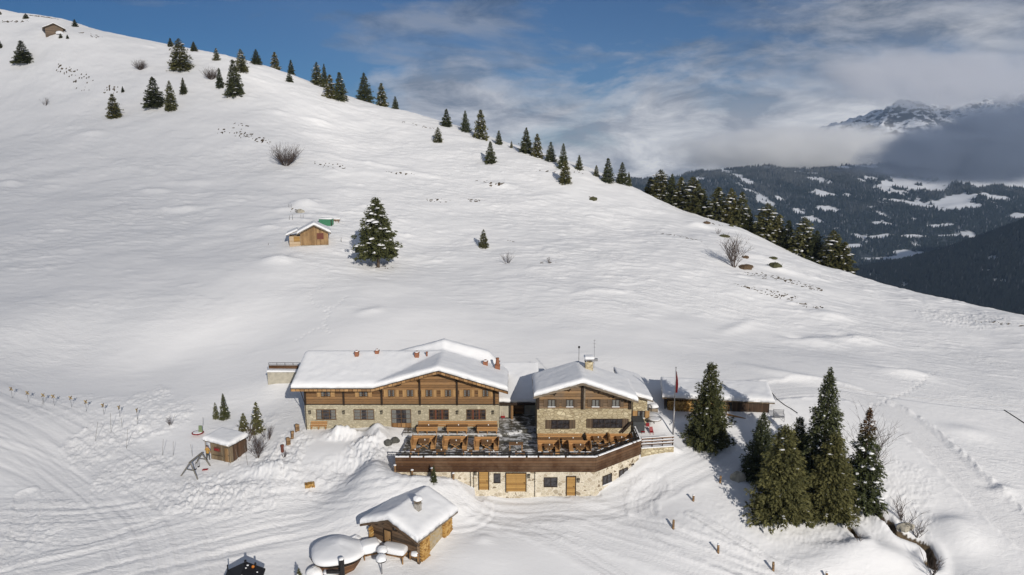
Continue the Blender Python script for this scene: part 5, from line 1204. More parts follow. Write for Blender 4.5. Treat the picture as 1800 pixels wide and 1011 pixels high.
def build_huts():
    # ---- the foreground cabin
    cab = empty('log_cabin', (-12.25, 66.75, -5.4), R(-29.4), 'small stone and log cabin with thick snow roof and little chimney', 'cabin')
    q0 = P(738, 984, z=-5.6); d_ = Vector((math.sin(R(29.4)), math.cos(R(29.4)), 0)); f_ = Vector((math.cos(R(29.4)), -math.sin(R(29.4)), 0))
    w, d = 6.3, 5.6; c = q0 - f_ * (w / 2); cab.location = (c.x, c.y, -5.6)
    H = gable_hut(cab, w, d, 2.62, 3.85, .55, M_GREYWOOD, M_CABIN, 11, .78, side=M_CSTONE, ovf=.95)
    s = (3.85 - 2.62) / (w / 2)
    b = MB(); zz = lambda x: 3.85 + .12 - s * abs(x)
    b.prism([(-w / 2 - .57, zz(w / 2 + .57) - .26), (0, zz(0) - .26), (w / 2 + .57, zz(w / 2 + .57) - .26), (w / 2 + .57, zz(w / 2 + .57) + .01), (0, zz(0) + .01), (-w / 2 - .57, zz(w / 2 + .57) + .01)], 'y', -1.03, -.953); b.build('fascia', M_CABIN, cab)
    for x in (-2.6, -1.7, -.85, 0, .85, 1.7, 2.6): p = MB(); p.box(x - .1, x + .1, -.85, -.005, zz(x) - .42, zz(x) - .17); p.build('purlin', M_DARK, cab)
    for x in (-w / 2 + .08, w / 2 - .1): p = MB(); p.box(x - .12, x + .12, -.14, -.003, -1, zz(x) - .35); p.build('corner_post', M_OLDLOG, cab)
    door(cab, 'cabin_door', 1.05, 1.95, (-.85, 0, .25), dm=M_SHUTTER, fm=M_DARK); window(cab, 'gable_window', .5, .45, (.1, 0, 2.35), cols=1, rows=1, fm=M_DARK, curtain=None)
    chimney(cab, 1.55, 2.0, 2.6, 4.85, .55, M_GREYWOOD if False else mat_plain('old_mortar', (0.34, 0.32, 0.29), 0.9, var=.3), 'none')
    k = MB()
    for sx in (-1, 1):
        for sy in (-1, 1): k.box(1.55 + sx * .2 - .06, 1.55 + sx * .2 + .06, 2 + sy * .2 - .06, 2 + sy * .2 + .06, 4.85, 5.05)
    k.box(1.22, 1.88, 1.67, 2.33, 5.05, 5.12); k.build('chimney_cowl', M_GREYWOOD, cab)
    sn = snow_lump('chimney_snow', (1.55, 2.0, 5.32), .48, .48, .36, '', 4, parent=cab)
    for y0, y1, z1 in ((.0, 1.35, 2.15), (3.9, 5.5, 2.1)):
        q = cab.location + f_ * (w / 2 + .17) + d_ * ((y0 + y1) / 2)
        log_stack('firewood_stack', y1 - y0, z1 + .3, .30, (q.x, q.y, -5.8), R(60.6), 'yellow firewood stack on the cabin side wall, ' + ('under the front eave' if y0 < 1 else 'under the far eave end'), group='firewood stacked on the cabin wall', seed=int(y0))
    q = cab.location - f_ * (w / 2 - .25) - d_ * .25; log_stack('firewood_stack', .5, 2.2, .3, (q.x, q.y, -5.7), R(-29.4), 'narrow split log stack at the left front corner of the cabin', group='firewood stacked on the cabin wall', seed=9)
    # ---- low round shelter with its deep snow hat
    r = empty('round_shelter', P(595, 988, z=-6.2), 0, 'low round timber shelter buried under a wide cushion of snow', 'shelter')
    mb = MB(); mb.lathe((0, 0, 0), [(2.35, -.8), (2.3, .95)], 10); mb.build('timber_wall', mat_planks('shelter_board', (0.10, 0.045, 0.02), (0.24, 0.12, 0.055), .25, 'z'), r)
    mb = MB(); mb.lathe((0, 0, 0), [(2.7, .93), (2.65, 1.02)], 16); mb.build('roof_board', M_DARK, r)
    mb = MB(); n, mm = 36, 12; prof = [(0.05, 1.0), (.35, .97), (.6, .86), (.8, .74), (.92, .62), (.985, .44), (1.0, .25), (.985, .05), (.93, -.02)]
    vs = []; fs = []
    for rr, zz_ in prof:
        for i in range(n):
            a = 2 * math.pi * i / n; k_ = 1 + .05 * math.sin(3 * a + 1) + .03 * math.sin(5 * a)
            hump = .38 * math.exp(-((rr * math.cos(a) - .05) ** 2 + (rr * math.sin(a) - .25) ** 2) / .07)
            vs.append((2.85 * rr * k_ * math.cos(a), 2.55 * rr * k_ * math.sin(a), 1.02 + zz_ * .95 + hump + .05 * math.sin(4 * a) * rr))
    for j in range(len(prof) - 1):
        for i in range(n): fs.append((j * n + i, j * n + (i + 1) % n, (j + 1) * n + (i + 1) % n, (j + 1) * n + i))
    fs.append(tuple(range(n))); fs.append(tuple(range((len(prof) - 1) * n, len(prof) * n))); mb.add(vs, fs); mb.build('snow_cover', M_SNOW, r, smooth=True, subsurf=1)
    # ---- snow-covered garden furniture round it
    def covered(name, px, py, z, w_, d_2, h_, sn_, rz_, label, cat):
        q = P(px, py, z=z); e = empty(name, (q.x, q.y, z), rz_, label, cat)
        b = MB(); b.box(-w_ / 2 + .1, w_ / 2 - .1, -d_2 / 2 + .1, d_2 / 2 - .1, h_ - .08, h_)
        for sx in (-1, 1):
            for sy in (-1, 1): b.box(sx * (w_ / 2 - .2) - .06, sx * (w_ / 2 - .2) + .06, sy * (d_2 / 2 - .2) - .06, sy * (d_2 / 2 - .2) + .06, -.6, h_ - .08)
        b.build('table_frame', M_FASCIA, e); s_ = MB(); s_.box(-w_ / 2, w_ / 2, -d_2 / 2, d_2 / 2, h_ + .001, h_ + sn_); s_.build('snow_cover', M_SNOW, e, smooth=True, bevel=min(.2, sn_ * .4), subsurf=2); return e
    covered('garden_table', 694, 978, -5.7, 2.7, 1.5, .45, .85, R(-18), 'long garden table under a pillow of snow before the cabin door', 'table')
    covered('garden_bench', 651, 975, -5.8, 1.9, 1.6, .4, 1.2, R(25), 'bench under a tall snow block between shelter and cabin', 'bench')
    covered('low_bench', 586, 1016, -6.5, 1.9, 1.0, .5, .45, R(6), 'low bench with flat snow at the foot of the stovepipe', 'bench')
    for px, py, z, hh, lb in ((671, 1005, -6.0, 1.15, 'snow capped round stand, the nearer of the two'), (673, 988, -5.9, 1.05, 'snow capped round stand just behind its twin, by the snowy bench')):
        q = P(px, py, z=z); e = empty('round_stand', (q.x, q.y, z), 0, lb, 'stand', 'round stands with snow caps')
        b = MB(); b.tube((0, 0, -.4), (0, 0, hh), .085, .06, 8); b.build('pole', M_GREYMETAL, e); b = MB(); b.lathe((0, 0, hh), [(.2, 0), (.52, .06), (.55, .12)], 16); b.build('dish', M_METAL, e)
        snow_lump('snow_cap', (0, 0, hh + .28), .58, .55, .42, '', 3, parent=e)
    q = P(602, 1020, z=-6.4); e = empty('stovepipe', (q.x, q.y, -6.4), 0, 'dark grey stovepipe with a side arm in front of the round shelter', 'stovepipe')
    b = MB(); b.tube((0, 0, -.3), (0, 0, 2.25), .26, n=12); b.build('pipe', M_METAL, e); b = MB(); b.box(-1.5, -.2, -.12, .12, .75, 1.05); b.build('side_arm', M_METAL, e)
    b = MB(); b.blob((0, 0, 2.3), .26, .26, .14, 2); b.build('snow_cap', M_SNOW, e, smooth=True)
    q = P(728, 985, z=-5.6); e = empty('wooden_armchair', (q.x, q.y, -5.65), R(-20), 'half buried wooden armchair at the front corner of the cabin', 'chair')
    b = MB()
    for sx in (-.45, .45): b.beam((sx, 0, 0), (sx, 0, .75), .09); b.beam((sx, .5, 0), (sx, .5, 1.15), .09); b.beam((sx, -.05, .75), (sx, .55, .78), .1)
    b.build('chair_frame', M_FASCIA, e); b = MB(); b.box(-.5, .5, -.05, .5, .36, .44); b.box(-.5, .5, .45, .52, .5, 1.1); b.build('seat', M_FASCIA, e); snow_lump('snow_cap', (0, .2, .62), .5, .35, .28, '', 6, parent=e)
    q = P(612, 962, z=-5.9); snow_lump('snow_mound', (q.x + .8, q.y, -5.8), 1.0, .9, 1.2, 'snow mound behind the round shelter', 9)
    q = P(630, 953, z=-5.7); snow_lump('snow_mound', (q.x, q.y, -5.8), .8, .7, .55, 'small snow mound between the round shelter and the cabin', 5)
    q = P(554, 1008, z=-6.4); snow_lump('snow_mound', (q.x, q.y, -6.5), .9, .9, .8, 'snow mound at the left foot of the round shelter', 7)
    # ---- black covered stall at the lower edge
    q = P(430, 1040, z=-6.3); e = empty('black_stall', (q.x, q.y, -6.3), R(8), 'black roofed stall in the lower left, flecked with snow', 'stall')
    b = MB(); b.prism([(-1.75, 1.6), (0, 2.35), (1.75, 1.45), (1.75, 1.3), (0, 2.2), (-1.75, 1.45)], 'y', -1.3, 1.3); b.build('roof', M_BLACK, e)
    b = MB(); b.prism([(-1.6, -.5), (1.6, -.5), (1.6, 1.33), (0, 2.12), (-1.6, 1.45)], 'y', -1.1, 1.1); b.build('body', M_BLACK, e)
    b = MB(); b.tube((-1.7, 1.2, -.4), (-1.7, 1.2, 2.2), .06, n=6); b.tube((0, 1.1, 2.2), (0, 1.1, 2.6), .12, n=8); b.tube((.9, 1.1, 1.9), (.9, 1.1, 2.25), .1, n=8); b.build('post', M_BLACK, e)
    for i, (x, y, s_) in enumerate(((.25, .8, .13), (.2, .3, .08), (-.6, -.9, .15), (.1, -1, .1), (1.2, .3, .08))): b = MB(); b.blob((x, y, 2.36 - .52 * abs(x)), s_, s_ * .8, .06, i); b.build('snow_patch', M_SNOW, e, smooth=True)
    b = MB(); b.blob((.75, .75, 2.05), .14, .14, .18, 4); b.build('orange_lamp', mat_plain('orange_glass', (0.5, 0.16, 0.02), .4), e, smooth=True)
    # ---- small log pile on the piste
    q = G(545, 861); e = log_stack('log_pile', 1.1, .5, .7, (q.x, q.y, q.z - .03), R(20), 'small pile of cut logs lying on the piste', r=.09, seed=3)
    # ---- play shed
    sq = P(390.5, 811, z=-2.4); sh = empty('play_shed', (sq.x, sq.y, -2.45), R(-22), 'weathered plank shed with sloping snow roof in the playground', 'shed')
    def Hs(X, Y): return 2.55 - .05 * X + .02 * Y
    b = MB(); b.prism([(-1.7, -.6), (1.7, -.6), (1.7, 2.3), (-1.7, 2.45)], 'y', 0, .1); b.build('front_wall', M_SHED, sh)
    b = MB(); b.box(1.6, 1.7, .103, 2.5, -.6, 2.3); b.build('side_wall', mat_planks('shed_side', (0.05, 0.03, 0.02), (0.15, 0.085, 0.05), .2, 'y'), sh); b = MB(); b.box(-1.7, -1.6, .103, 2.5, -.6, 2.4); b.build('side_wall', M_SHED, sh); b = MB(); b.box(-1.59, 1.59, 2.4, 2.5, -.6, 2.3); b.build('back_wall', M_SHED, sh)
    slab('roof', -2.25, 1.8, -.5, 2.7, Hs, -.12, -.01, M_SHED, sh, .5); slab('snow_cover', -2.25, 1.82, -.55, 2.7, Hs, 0, .55, M_SNOW, sh, .2, round_=.4, noise_=.03, seed=3)
    b = MB(); b.tube((-2.15, -.3, -.8), (-2.15, -.3, 2.5), .05, n=6); b.build('roof_post', M_SHED, sh)
    door(sh, 'shed_door', .95, 1.9, (.95, 0, .1), dm=M_HUTWOOD, fm=M_SHED); b = MB(); b.box(-1.1, -.15, -.09, -.002, 1.25, 1.75); b.build('red_board', M_REDPANEL, sh)
    b = MB(); b.blob((-.62, -.14, 1.5), .34, .06, .12, 2); b.build('red_sledge', M_RED, sh); b = MB(); b.box(-1.4, .3, -.25, -.002, .72, .78); b.build('shelf', M_SHED, sh)
    # ---- hut on the hillside
    q = ground(553.5, 433); hh = empty('hillside_hut', (q.x, q.y, hz(q.x, q.y)), R(14), 'small board hut with red shutter alone on the hillside', 'hut')
    gable_hut(hh, 5.7, 4.4, 2.9, 4.35, .55, M_GREYWOOD, M_HUTWOOD, 21, .55)
    b = MB(); b.box(.55, 1.9, -.08, -.002, 1.35, 2.65); b.build('shutter', M_REDPANEL, hh); b = MB(); b.box(-2.87, 2.87, -.12, -.003, -.5, .12); b.build('plinth', mat_plain('hut_plinth', (.35, .33, .30), .9), hh)
    for sx in (-1, 1): b = MB(); b.beam((0, -.62, 4.30), (sx * 3.4, -.62, 4.30 - .51 * 3.4), .10, .22, up=(0, 1, 0)); b.build('barge_board', M_GREYWOOD, hh)
    b = MB(); b.box(-5.15, -2.87, .5, 4.3, -.8, 2.05); b.build('annex_wall', M_PALE, hh); b = MB(); b.box(-4.25, -3.0, .44, .498, .9, 2.0); b.build('annex_shutter', M_DOOR, hh)
    def Ha(X, Y): return 2.35 + .42 * (X + 5.7)
    slab('annex_roof', -5.75, -3.45, .1, 4.6, Ha, -.14, -.01, M_GREYWOOD, hh, .4); slab('annex_snow', -5.77, -3.40, .05, 4.6, Ha, 0, .42, M_SNOW, hh, .25, round_=.35, noise_=.04, seed=7)
    b = MB(); b.tube((3.35, 1.5, 2.3), (3.35, 1.5, 2.85), .06); b.tube((3.35, 1.5, 2.3), (2.9, 1.5, 2.1), .05); b.build('gutter_elbow', M_METAL, hh)
    q = ground(572, 398); e = empty('green_tank', (q.x, q.y, hz(q.x, q.y)), R(-6), 'green tank with snow on top behind the hillside hut', 'tank')
    b = MB(); b.prism([(-1.5, .1), (1.5, -.3), (1.5, 1.45), (-1.5, 1.45)], 'y', 0, 1.4); b.build('tank_body', mat_plain('green_paint', (0.055, 0.20, 0.11), .6), e); b = MB(); b.box(-1.6, 1.55, -.1, 1.5, 1.451, 1.8); b.build('snow_cover', M_SNOW, e, smooth=True, bevel=.12)
    b = MB(); b.box(1.35, 1.52, -.06, -.002, -.2, 1.44); b.build('corner_post', M_DARK, e)
    q = ground(590, 392); e = empty('feed_rack', (q.x, q.y, hz(q.x, q.y)), 0, 'low plank rack under snow beside the green tank', 'rack')
    b = MB(); b.box(-1.1, .9, 0, .9, .35, .55); b.build('boards', M_FASCIA, e); b = MB(); b.box(-1.2, 1.0, -.05, .95, .551, .85); b.build('snow_cover', M_SNOW, e, smooth=True, bevel=.1)
    for x in (-.9, 0, .7): b = MB(); b.box(x - .05, x + .05, .1, .2, -.3, .35); b.build('leg', M_FASCIA, e)
    # ---- hut near the summit
    q = ground(96, 61); e = empty('summit_hut', (q.x, q.y, hz(q.x, q.y)), R(33), 'old brown hut high up near the crest', 'hut')
    gable_hut(e, 5.6, 5.0, 2.3, 3.7, .8, M_GREYWOOD, mat_planks('summit_board', (0.13, 0.095, 0.07), (0.27, 0.20, 0.14), .25, 'z'), 23, .35)
    b = MB(); b.box(.6, 1.4, -.05, -.002, 1.9, 2.4); b.build('shutter', M_GREYWOOD, e); snow_lump('snow_heap', (1.6, -1.2, .3), 1.4, .8, .9, '', 3, parent=e)
    # ---- open woodshed on the right
    a = P(1168, 722, z=.3); b_ = P(1351, 734, z=.1); ang = math.atan2(b_.y - a.y, b_.x - a.x); L = math.hypot(b_.x - a.x, b_.y - a.y)
    ws = empty('open_woodshed', (a.x, a.y, .1), ang, 'long low open woodshed with snow roof beside the big spruce', 'shed')
    b = MB(); b.box(0, L, 2.8, 3.0, -.8, 2.1); b.build('back_wall', M_SHED, ws); b = MB(); b.box(0, .12, 0, 2.8, -.8, 2.1); b.build('side_wall', M_DARK, ws); b = MB(); b.box(L - .12, L, 0, 2.8, -.8, 2.1); b.build('side_wall', M_DARK, ws)
    b = MB(); b.box(L * .655, L - .121, 0.0, .1, -.8, 2.1); b.build('board_front', mat_planks('shed_front', (0.035, 0.022, 0.014), (0.10, 0.06, 0.035), .25, 'x'), ws)
    for f in (.30, .52, .655): b = MB(); b.box(L * f - .08, L * f + .08, 0, .16, -.8, 2.1); b.build('post', M_SHED, ws)
    def Hw(X, Y): return 2.3 + .16 * (Y + .6)
    slab('roof', -.4, L + .5, -.6, 4.2, Hw, -.16, -.01, M_SHED, ws, .5); slab('snow_cover', -.4, L + .5, -.65, 4.3, Hw, 0, .62, M_SNOW, ws, .3, round_=.5, noise_=.07, seed=12)
    b = MB(); b.box(-.42, L + .52, -.68, -.62, 2.14, 2.29); b.build('fascia', M_SHED, ws)
    ca, sa = math.cos(ang), math.sin(ang)
    def wsp(x, y): return (a.x + x * ca - y * sa, a.y + x * sa + y * ca, .0)
    for i, (x0, x1, h_, lb) in enumerate(((.3, 3.9, 1.9, 'long firewood stack at the left end of the woodshed'), (4.2, 6.9, 1.95, 'firewood stack in the middle bay of the woodshed'), (7.1, 8.5, 1.7, 'short firewood stack by the standing poles in the woodshed'))):
        p = wsp((x0 + x1) / 2, .42); log_stack('firewood_stack', x1 - x0, h_, .9, (p[0], p[1], -.05), ang, lb, group='firewood in the woodshed', r=.10, seed=i + 20)
    for i, x in enumerate((7.0, 7.35, 7.9, 8.2)):
        p = wsp(x, -.1); b = MB(); b.tube((0, 0, -.3), (.05, .1, 1.9), .06, n=6); o = b.build('timber_pole', M_PALE); o.location = (p[0], p[1], 0)
        tag(o, ('first', 'second', 'third', 'last')[i] + ' peeled pole from the left standing in the woodshed opening', 'pole', 'peeled poles in the woodshed')
    q = P(1294, 741, z=-.4); e = empty('wooden_trough', (q.x, q.y, -.45), R(-20), 'long wooden trough in front of the woodshed', 'trough')
    b = MB(); b.prism([(-1.2, 1.15), (-.9, .1), (.9, .1), (1.2, .8)], 'y', -.35, .35); b.build('trough_body', M_DECKWOOD, e); b = MB(); b.prism([(-1.2, 1.151), (1.2, .801), (1.2, .88), (-1.2, 1.24)], 'y', -.33, .33); b.build('snow_cover', M_SNOW, e)
    q = P(1368, 737, z=.3); e = empty('lift_chair', (q.x, q.y, .3), R(-8), 'grey metal chairlift seat standing in the shade by the woodshed', 'seat')
    b = MB()
    for k in range(5): b.box(-.62, .62, -.02 + .02 * k, .02 + .02 * k, .55 + .17 * k, .62 + .17 * k)
    b.box(-.65, .65, -.45, -.05, .40, .5); b.build('slats', M_GREYMETAL, e); b = MB()
    for x in (-.64, .64): b.tube((x, .1, -.3), (x, .1, 1.35), .035, n=6); b.tube((x, -.45, -.3), (x, -.45, .85), .03, n=6); b.tube((x, -.45, .85), (x, .1, .85), .03, n=6)
    b.build('frame', M_GREYMETAL, e)
build_huts()

def build_yard():
    # ---- garden wall and snowy rail fence between terrace and flagpole
    za = -.36; A = Vector((TCX + .25, TCY + .4, 0)); q = P(1183.5, 783, z=za); B = Vector((q.x, q.y, 0))
    e = empty('garden_wall', (0, 0, 0), 0, 'low curved stone wall carrying the snowy rail fence', 'wall')
    b = MB(); b.beam((A.x, A.y, -1.45), (B.x, B.y, -1.45), .4, 2.1); b.build('stonework', M_ASTONE, e); b = MB(); b.beam((A.x, A.y, -.37), (B.x, B.y, -.37), .46, .12); b.build('coping_snow', M_SNOW, e, bevel=.03)
    f = empty('rail_fence', (A.x, A.y, za), math.atan2(B.y - A.y, B.x - A.x), 'dark wooden rail fence with snow on its rails, by the flagpole', 'fence'); L = (B - A).length
    for k in range(4): b = MB(); x = .1 + (L - .2) * k / 3; b.box(x - .06, x + .06, -.06, .06, 0, 1.2); b.build('post', M_DARK, f)
    for z in (.3, .68, 1.05):
        b = MB(); b.box(0, L, -.10, -.062, z, z + .17); b.build('rail', M_PARAPET, f); b = MB(); b.box(.02, L - .02, -.13, -.03, z + .171, z + .25); b.build('snow_on_rail', M_SNOW, f)
    # ---- flagpole
    q = G(1183, 764); e = empty('flagpole', (q.x, q.y, q.z), 0, 'tall metal flagpole with a limp red flag by the rail fence', 'flagpole'); h = Z_at(646, q.y) - q.z
    b = MB(); b.tube((0, 0, -.4), (0, 0, h * .42), .11, .09, 8); b.tube((0, 0, h * .42), (0, 0, h), .07, .05, 8); b.blob((0, 0, h), .09, .09, .09, 1, 0, 8, 6, -1); b.build('pole', M_GREYMETAL, e, smooth=True)
    z1, z0 = h - .45, h - 3.3; vs = []; fs = []; n = 8; m = 14
    for j in range(m + 1):
        t = j / m
        for i in range(n + 1):
            s = i / n; w = .08 + .17 * math.sin(min(1, t * 1.15) * math.pi * .75); vs.append((.08 + s * w, .13 * math.sin(s * 9 + t * 2), z1 - t * (z1 - z0) - s * .35 * (1 - t)))
    for j in range(m):
        for i in range(n): fs.append((j * (n + 1) + i, j * (n + 1) + i + 1, (j + 1) * (n + 1) + i + 1, (j + 1) * (n + 1) + i))
    b = MB(); b.add(vs, fs); o = b.build('flag', mat_plain('flag_cloth', (0.26, 0.02, 0.022), .85), e, smooth=True); sm = o.modifiers.new('s', 'SOLIDIFY'); sm.thickness = .012
    # ---- things in the little yard
    for i, (px, py, rz, lb) in enumerate(((1131, 763, .3, 'red deck chair nearest the dark porch'), (1138, 757, -.2, 'red deck chair pushed against the yard wall'), (1146, 764, .1, 'red deck chair nearest the flagpole'))):
        q = P(px, py, z=-.3); e = empty('deck_chair', (q.x, q.y, -.3), rz, lb, 'chair', 'red chairs in the small yard', .75)
        b = MB(); b.prism([(-.05, .35), (.5, .45), (.5, .5), (-.05, .40)], 'x', -.28, .28); b.prism([(.45, .42), (.75, 1.1), (.71, 1.12), (.41, .45)], 'x', -.28, .28); b.build('seat', M_RED, e)
        for x in (-.28, .28): b = MB(); b.beam((x, -.05, 0), (x, .6, .8), .04); b.beam((x, .7, 0), (x, .0, .45), .04); b.build('leg', M_RED, e)
    q = P(1150, 752, z=-.2); e = empty('parasol_table', (q.x, q.y, -.2), 0, 'round garden table top on a pole with thin snow, in the yard', 'table')
    b = MB(); b.tube((0, 0, -.3), (0, 0, 1.15), .05, n=8); b.build('pole', M_GREYMETAL, e); b = MB(); b.lathe((0, 0, 1.15), [(.85, 0), (.9, .06)], 20); b.build('table_top', M_GREYWOOD, e); b = MB(); b.lathe((0, 0, 1.212), [(.8, 0), (.76, .07), (.5, .1)], 20); b.build('snow_cover', M_SNOW, e, smooth=True)
    q = P(1157, 746, z=-.1); e = empty('kettle_grill', (q.x, q.y, -.1), 0, 'black kettle grill in the small yard', 'grill')
    b = MB(); b.blob((0, 0, .8), .32, .3, .26, 2, .02, 14, 8, -1); b.build('kettle', M_BLACK, e, smooth=True)
    for k in range(3): b = MB(); b.tube((.22 * math.cos(k * 2.1), .22 * math.sin(k * 2.1), 0), (.1 * math.cos(k * 2.1), .1 * math.sin(k * 2.1), .65), .02, n=5); b.build('leg', M_METAL, e)
    q = P(1148, 726, z=.4); e = empty('well_box', (q.x, q.y, .4), 0, 'grey box with a round snow cap in the shade behind the annex', 'box')
    b = MB(); b.box(-.55, .55, -.4, .4, -.6, .75); b.build('box_body', M_GREYWOOD, e); snow_lump('snow_cap', (0, 0, .95), .75, .55, .38, '', 3, parent=e)
    # ---- shovels by the lodge corner
    for i, (px, lb) in enumerate(((882.5, 'dark red snow shovel leaning at the lodge corner'), (886, 'bright red snow shovel leaning right of its darker twin'))):
        q = P(px, 747, z=0.0); e = empty('snow_shovel', (q.x, FY + .5 + i * .1, 0.02), R(8 * (i * 2 - 1)), lb, 'shovel', 'shovels at the lodge corner')
        e.scale = (.6,) * 3; e.location.y = 89.35; e.location.x = X_at(px, 89.35, .4)
        b = MB(); b.prism([(-.20, 0), (.20, 0), (.22, .45), (-.22, .45)], 'y', -.05, 0); b.build('blade', M_RED, e); b = MB(); b.tube((0, -.02, .4), (0, .12, 1.5), .02, n=6); b.build('handle', M_RED, e)
    # ---- terrace posts in the snow below the parapet
    for i, (px, pt, pb, lb) in enumerate(((706, 808.5, 822, 'first snow capped post under the left end of the parapet'), (736, 810, 823, 'second snow capped post under the parapet'), (766, 818.5, 832, 'third snow capped post, by the bare little spruce'), (797, 832.5, 842, 'last short post before the basement wall'))):
        q = G(px, pb + 1); z1 = Z_at(pt, q.y) - q.z; e = empty('snow_post', (q.x, min(q.y, TY - .4), hz(q.x, min(q.y, TY - .4))), 0, lb, 'post', 'posts below the parapet')
        b = MB(); b.tube((0, 0, -.5), (0, 0, max(.6, z1)), .13, .12, 10); b.build('post_shaft', M_OLDPOST, e); b = MB(); b.blob((0, 0, max(.6, z1) + .05), .17, .16, .09, i); b.build('snow_cap', M_SNOW, e, smooth=True)
    # ---- stump posts by the lodge corner
    for i, (px, pt, pb, lb) in enumerate(((521.6, 745.5, 759, 'double stump post nearest the lodge corner'), (514, 758, 771, 'second stump post from the lodge corner'), (505.7, 769, 782.5, 'third stump post from the lodge corner'), (496.7, 782, 795, 'last stump post, farthest from the lodge corner'))):
        q = G(px, pb); z1 = Z_at(pt, q.y) - q.z; rnd = random.Random(i); b = MB(); b.lathe((0, 0, 0), [(.22, -.5), (.19, .1), (.17, z1 * .6), (.22, z1 * .9), (.2, z1)], 9)
        if i in (0, 2): b.lathe((.24, .05, 0), [(.13, -.5), (.11, z1 * .7), (.12, z1 * .92)], 8)
        o = b.build('stump_post', M_OLDPOST if i != 3 else M_REDPANEL, smooth=True); o.location = q; o.rotation_euler = (rnd.uniform(-.06, .06), rnd.uniform(-.08, .08), 0); tag(o, 'rough ' + lb, 'post', 'stump posts by the path')
    # ---- marker posts along the right-hand road
    pr = None
    for i, (px, pt, pb, lb) in enumerate(((1265.6, 836.7, 852, 'roadside wooden post nearest the big spruces'), (1218.4, 870.7, 884.4, 'second roadside post down from the spruces'), (1183.3, 914.4, 931.8, 'roadside post at the inside of the track bend'), (1262, 956.7, 975.5, 'post standing between the two lower tracks'),
                                         (1359, 988.4, 1004.4, 'roadside post beside the narrow twin track'), (1451.8, 1006.7, 1024, 'post cut by the lower edge of the picture'))):
        q = G(px, pb); z1 = Z_at(pt, q.y) - q.z; rnd = random.Random(i + 5)
        e = empty('road_post', q, rnd.uniform(0, 3), lb, 'post', 'wooden posts along the lower road'); e.rotation_euler = (rnd.uniform(-.05, .05), rnd.uniform(-.05, .05), 0)
        b = MB(); b.tube((0, 0, -.5), (0, 0, z1), .135, .12, 10); b.build('post_shaft', M_OLDPOST, e)
        if i in (1, 3, 5): b = MB(); b.blob((0, 0, z1 + .04), .15, .14, .08, i); b.build('snow_cap', M_SNOW, e, smooth=True)
        else: b = MB(); b.lathe((0, 0, z1 - .3), [(.14, 0), (.14, .05)], 10); b.build('rope_groove', M_DARK, e)
    # ---- wall and railing behind the lodge
    A = P(472, 668, Y=98.5); top = Z_at(653, 98.5); x0 = A.x; x1 = X_at(528, 98.5, top)
    e = empty('retaining_wall', (0, 0, 0), 0, 'concrete retaining wall with dark railing behind the lodge', 'wall'); b = MB(); b.prism([(x0, top), (x1, top), (x1, -1.5), (x0, top - 2.0)], 'y', 98.2, 98.6); b.build('wall_slab', M_PLASTER, e)
    b = MB(); b.prism([(x0 - .1, top + .002), (x1, top + .002), (x1, top + .25), (x0, top + .3)], 'y', 98.0, 99.0); b.build('snow_cover', M_SNOW, e, bevel=.08)
    b = MB(); b.box(x0, x1, 99.0, 99.08, top + .1, top + .75); b.build('railing_boards', M_PARAPET, e); b = MB()
    for z in (.92, 1.15): b.beam((x0, 99.04, top + z), (x1, 99.04, top + z), .05)
    for k in range(5): x = x0 + (x1 - x0) * k / 4; b.beam((x, 99.04, top), (x, 99.04, top + 1.16), .05)
    b.build('handrail', M_METAL, e)
    # ---- swing frame
    e = empty('swing_frame', (0, 0, 0), 0, 'grey wooden swing frame of two trestles in the playground', 'swing')
    f = [G(318.6, 839), G(347.6, 843.5), G(345, 817), G(369.5, 821)]; t1 = P(334, 812.5, Y=(f[0].y + f[1].y) / 2); t2 = P(354, 796.5, Y=(f[2].y + f[3].y) / 2)
    mw = mat_plain('grey_round_wood', (0.17, 0.16, 0.14), .85, var=.3)
    for a_, t_ in ((f[0], t1), (f[1], t1), (f[2], t2), (f[3], t2)): b = MB(); b.tube(a_ - (t_ - a_) * .1, t_, .085, .075, 8); b.build('leg', mw, e)
    b = MB(); u = (t2 - t1).normalized(); b.tube(t1 - u * .2, t2 + u * .2, .10, n=8); b.build('top_beam', mw, e)
    for (a_, c_, t_) in ((f[0], f[1], t1), (f[2], f[3], t2)): b = MB(); b.tube(a_.lerp(t_, .5), c_.lerp(t_, .5), .06, n=7); b.build('crossbar', mw, e)
    for k in (.3, .6):
        b = MB(); p = t1.lerp(t2, k); b.tube(p, p - Vector((0, 0, 1.35)), .015, n=4); b.tube(p + u * .35, p + u * .35 - Vector((0, 0, 1.35)), .015, n=4); b.build('chain', M_METAL, e)
        b = MB(); b.beam(p - Vector((0, 0, 1.36)), p + u * .35 - Vector((0, 0, 1.36)), .18, .04); b.build('swing_seat', M_DARK, e)
    q = G(361, 829); mb = MB(); mb.prism([(-.32, .02), (.32, .10), (.36, .2), (-.34, .12)], 'y', -.16, .16); o = mb.build('red_sledge', M_RED, bevel=.02); o.location = q; tag(o, 'small red plastic sledge lying in the snow by the swing', 'sledge')
    # ---- roundabout
    q = G(348, 765); e = empty('roundabout', q, 0, 'red playground roundabout with a green backrest behind the shed', 'roundabout')
    b = MB(); b.lathe((0, 0, .25), [(.62, 0), (.75, .04), (.75, .12), (.68, .13)], 20); b.build('platform', M_RED, e); b = MB(); b.lathe((0, 0, .382), [(.6, 0), (.5, .05), (.2, .07)], 16); b.build('snow_cover', M_SNOW, e)
    b = MB(); b.prism([(.1, .3), (.65, .3), (.6, 1.3), (.2, 1.3)], 'y', -.05, .05); b.build('backrest', mat_plain('olive_paint', (0.17, 0.22, 0.12), .7), e); b = MB(); b.tube((0, 0, -.2), (0, 0, .3), .12, n=8); b.build('pivot', M_METAL, e)
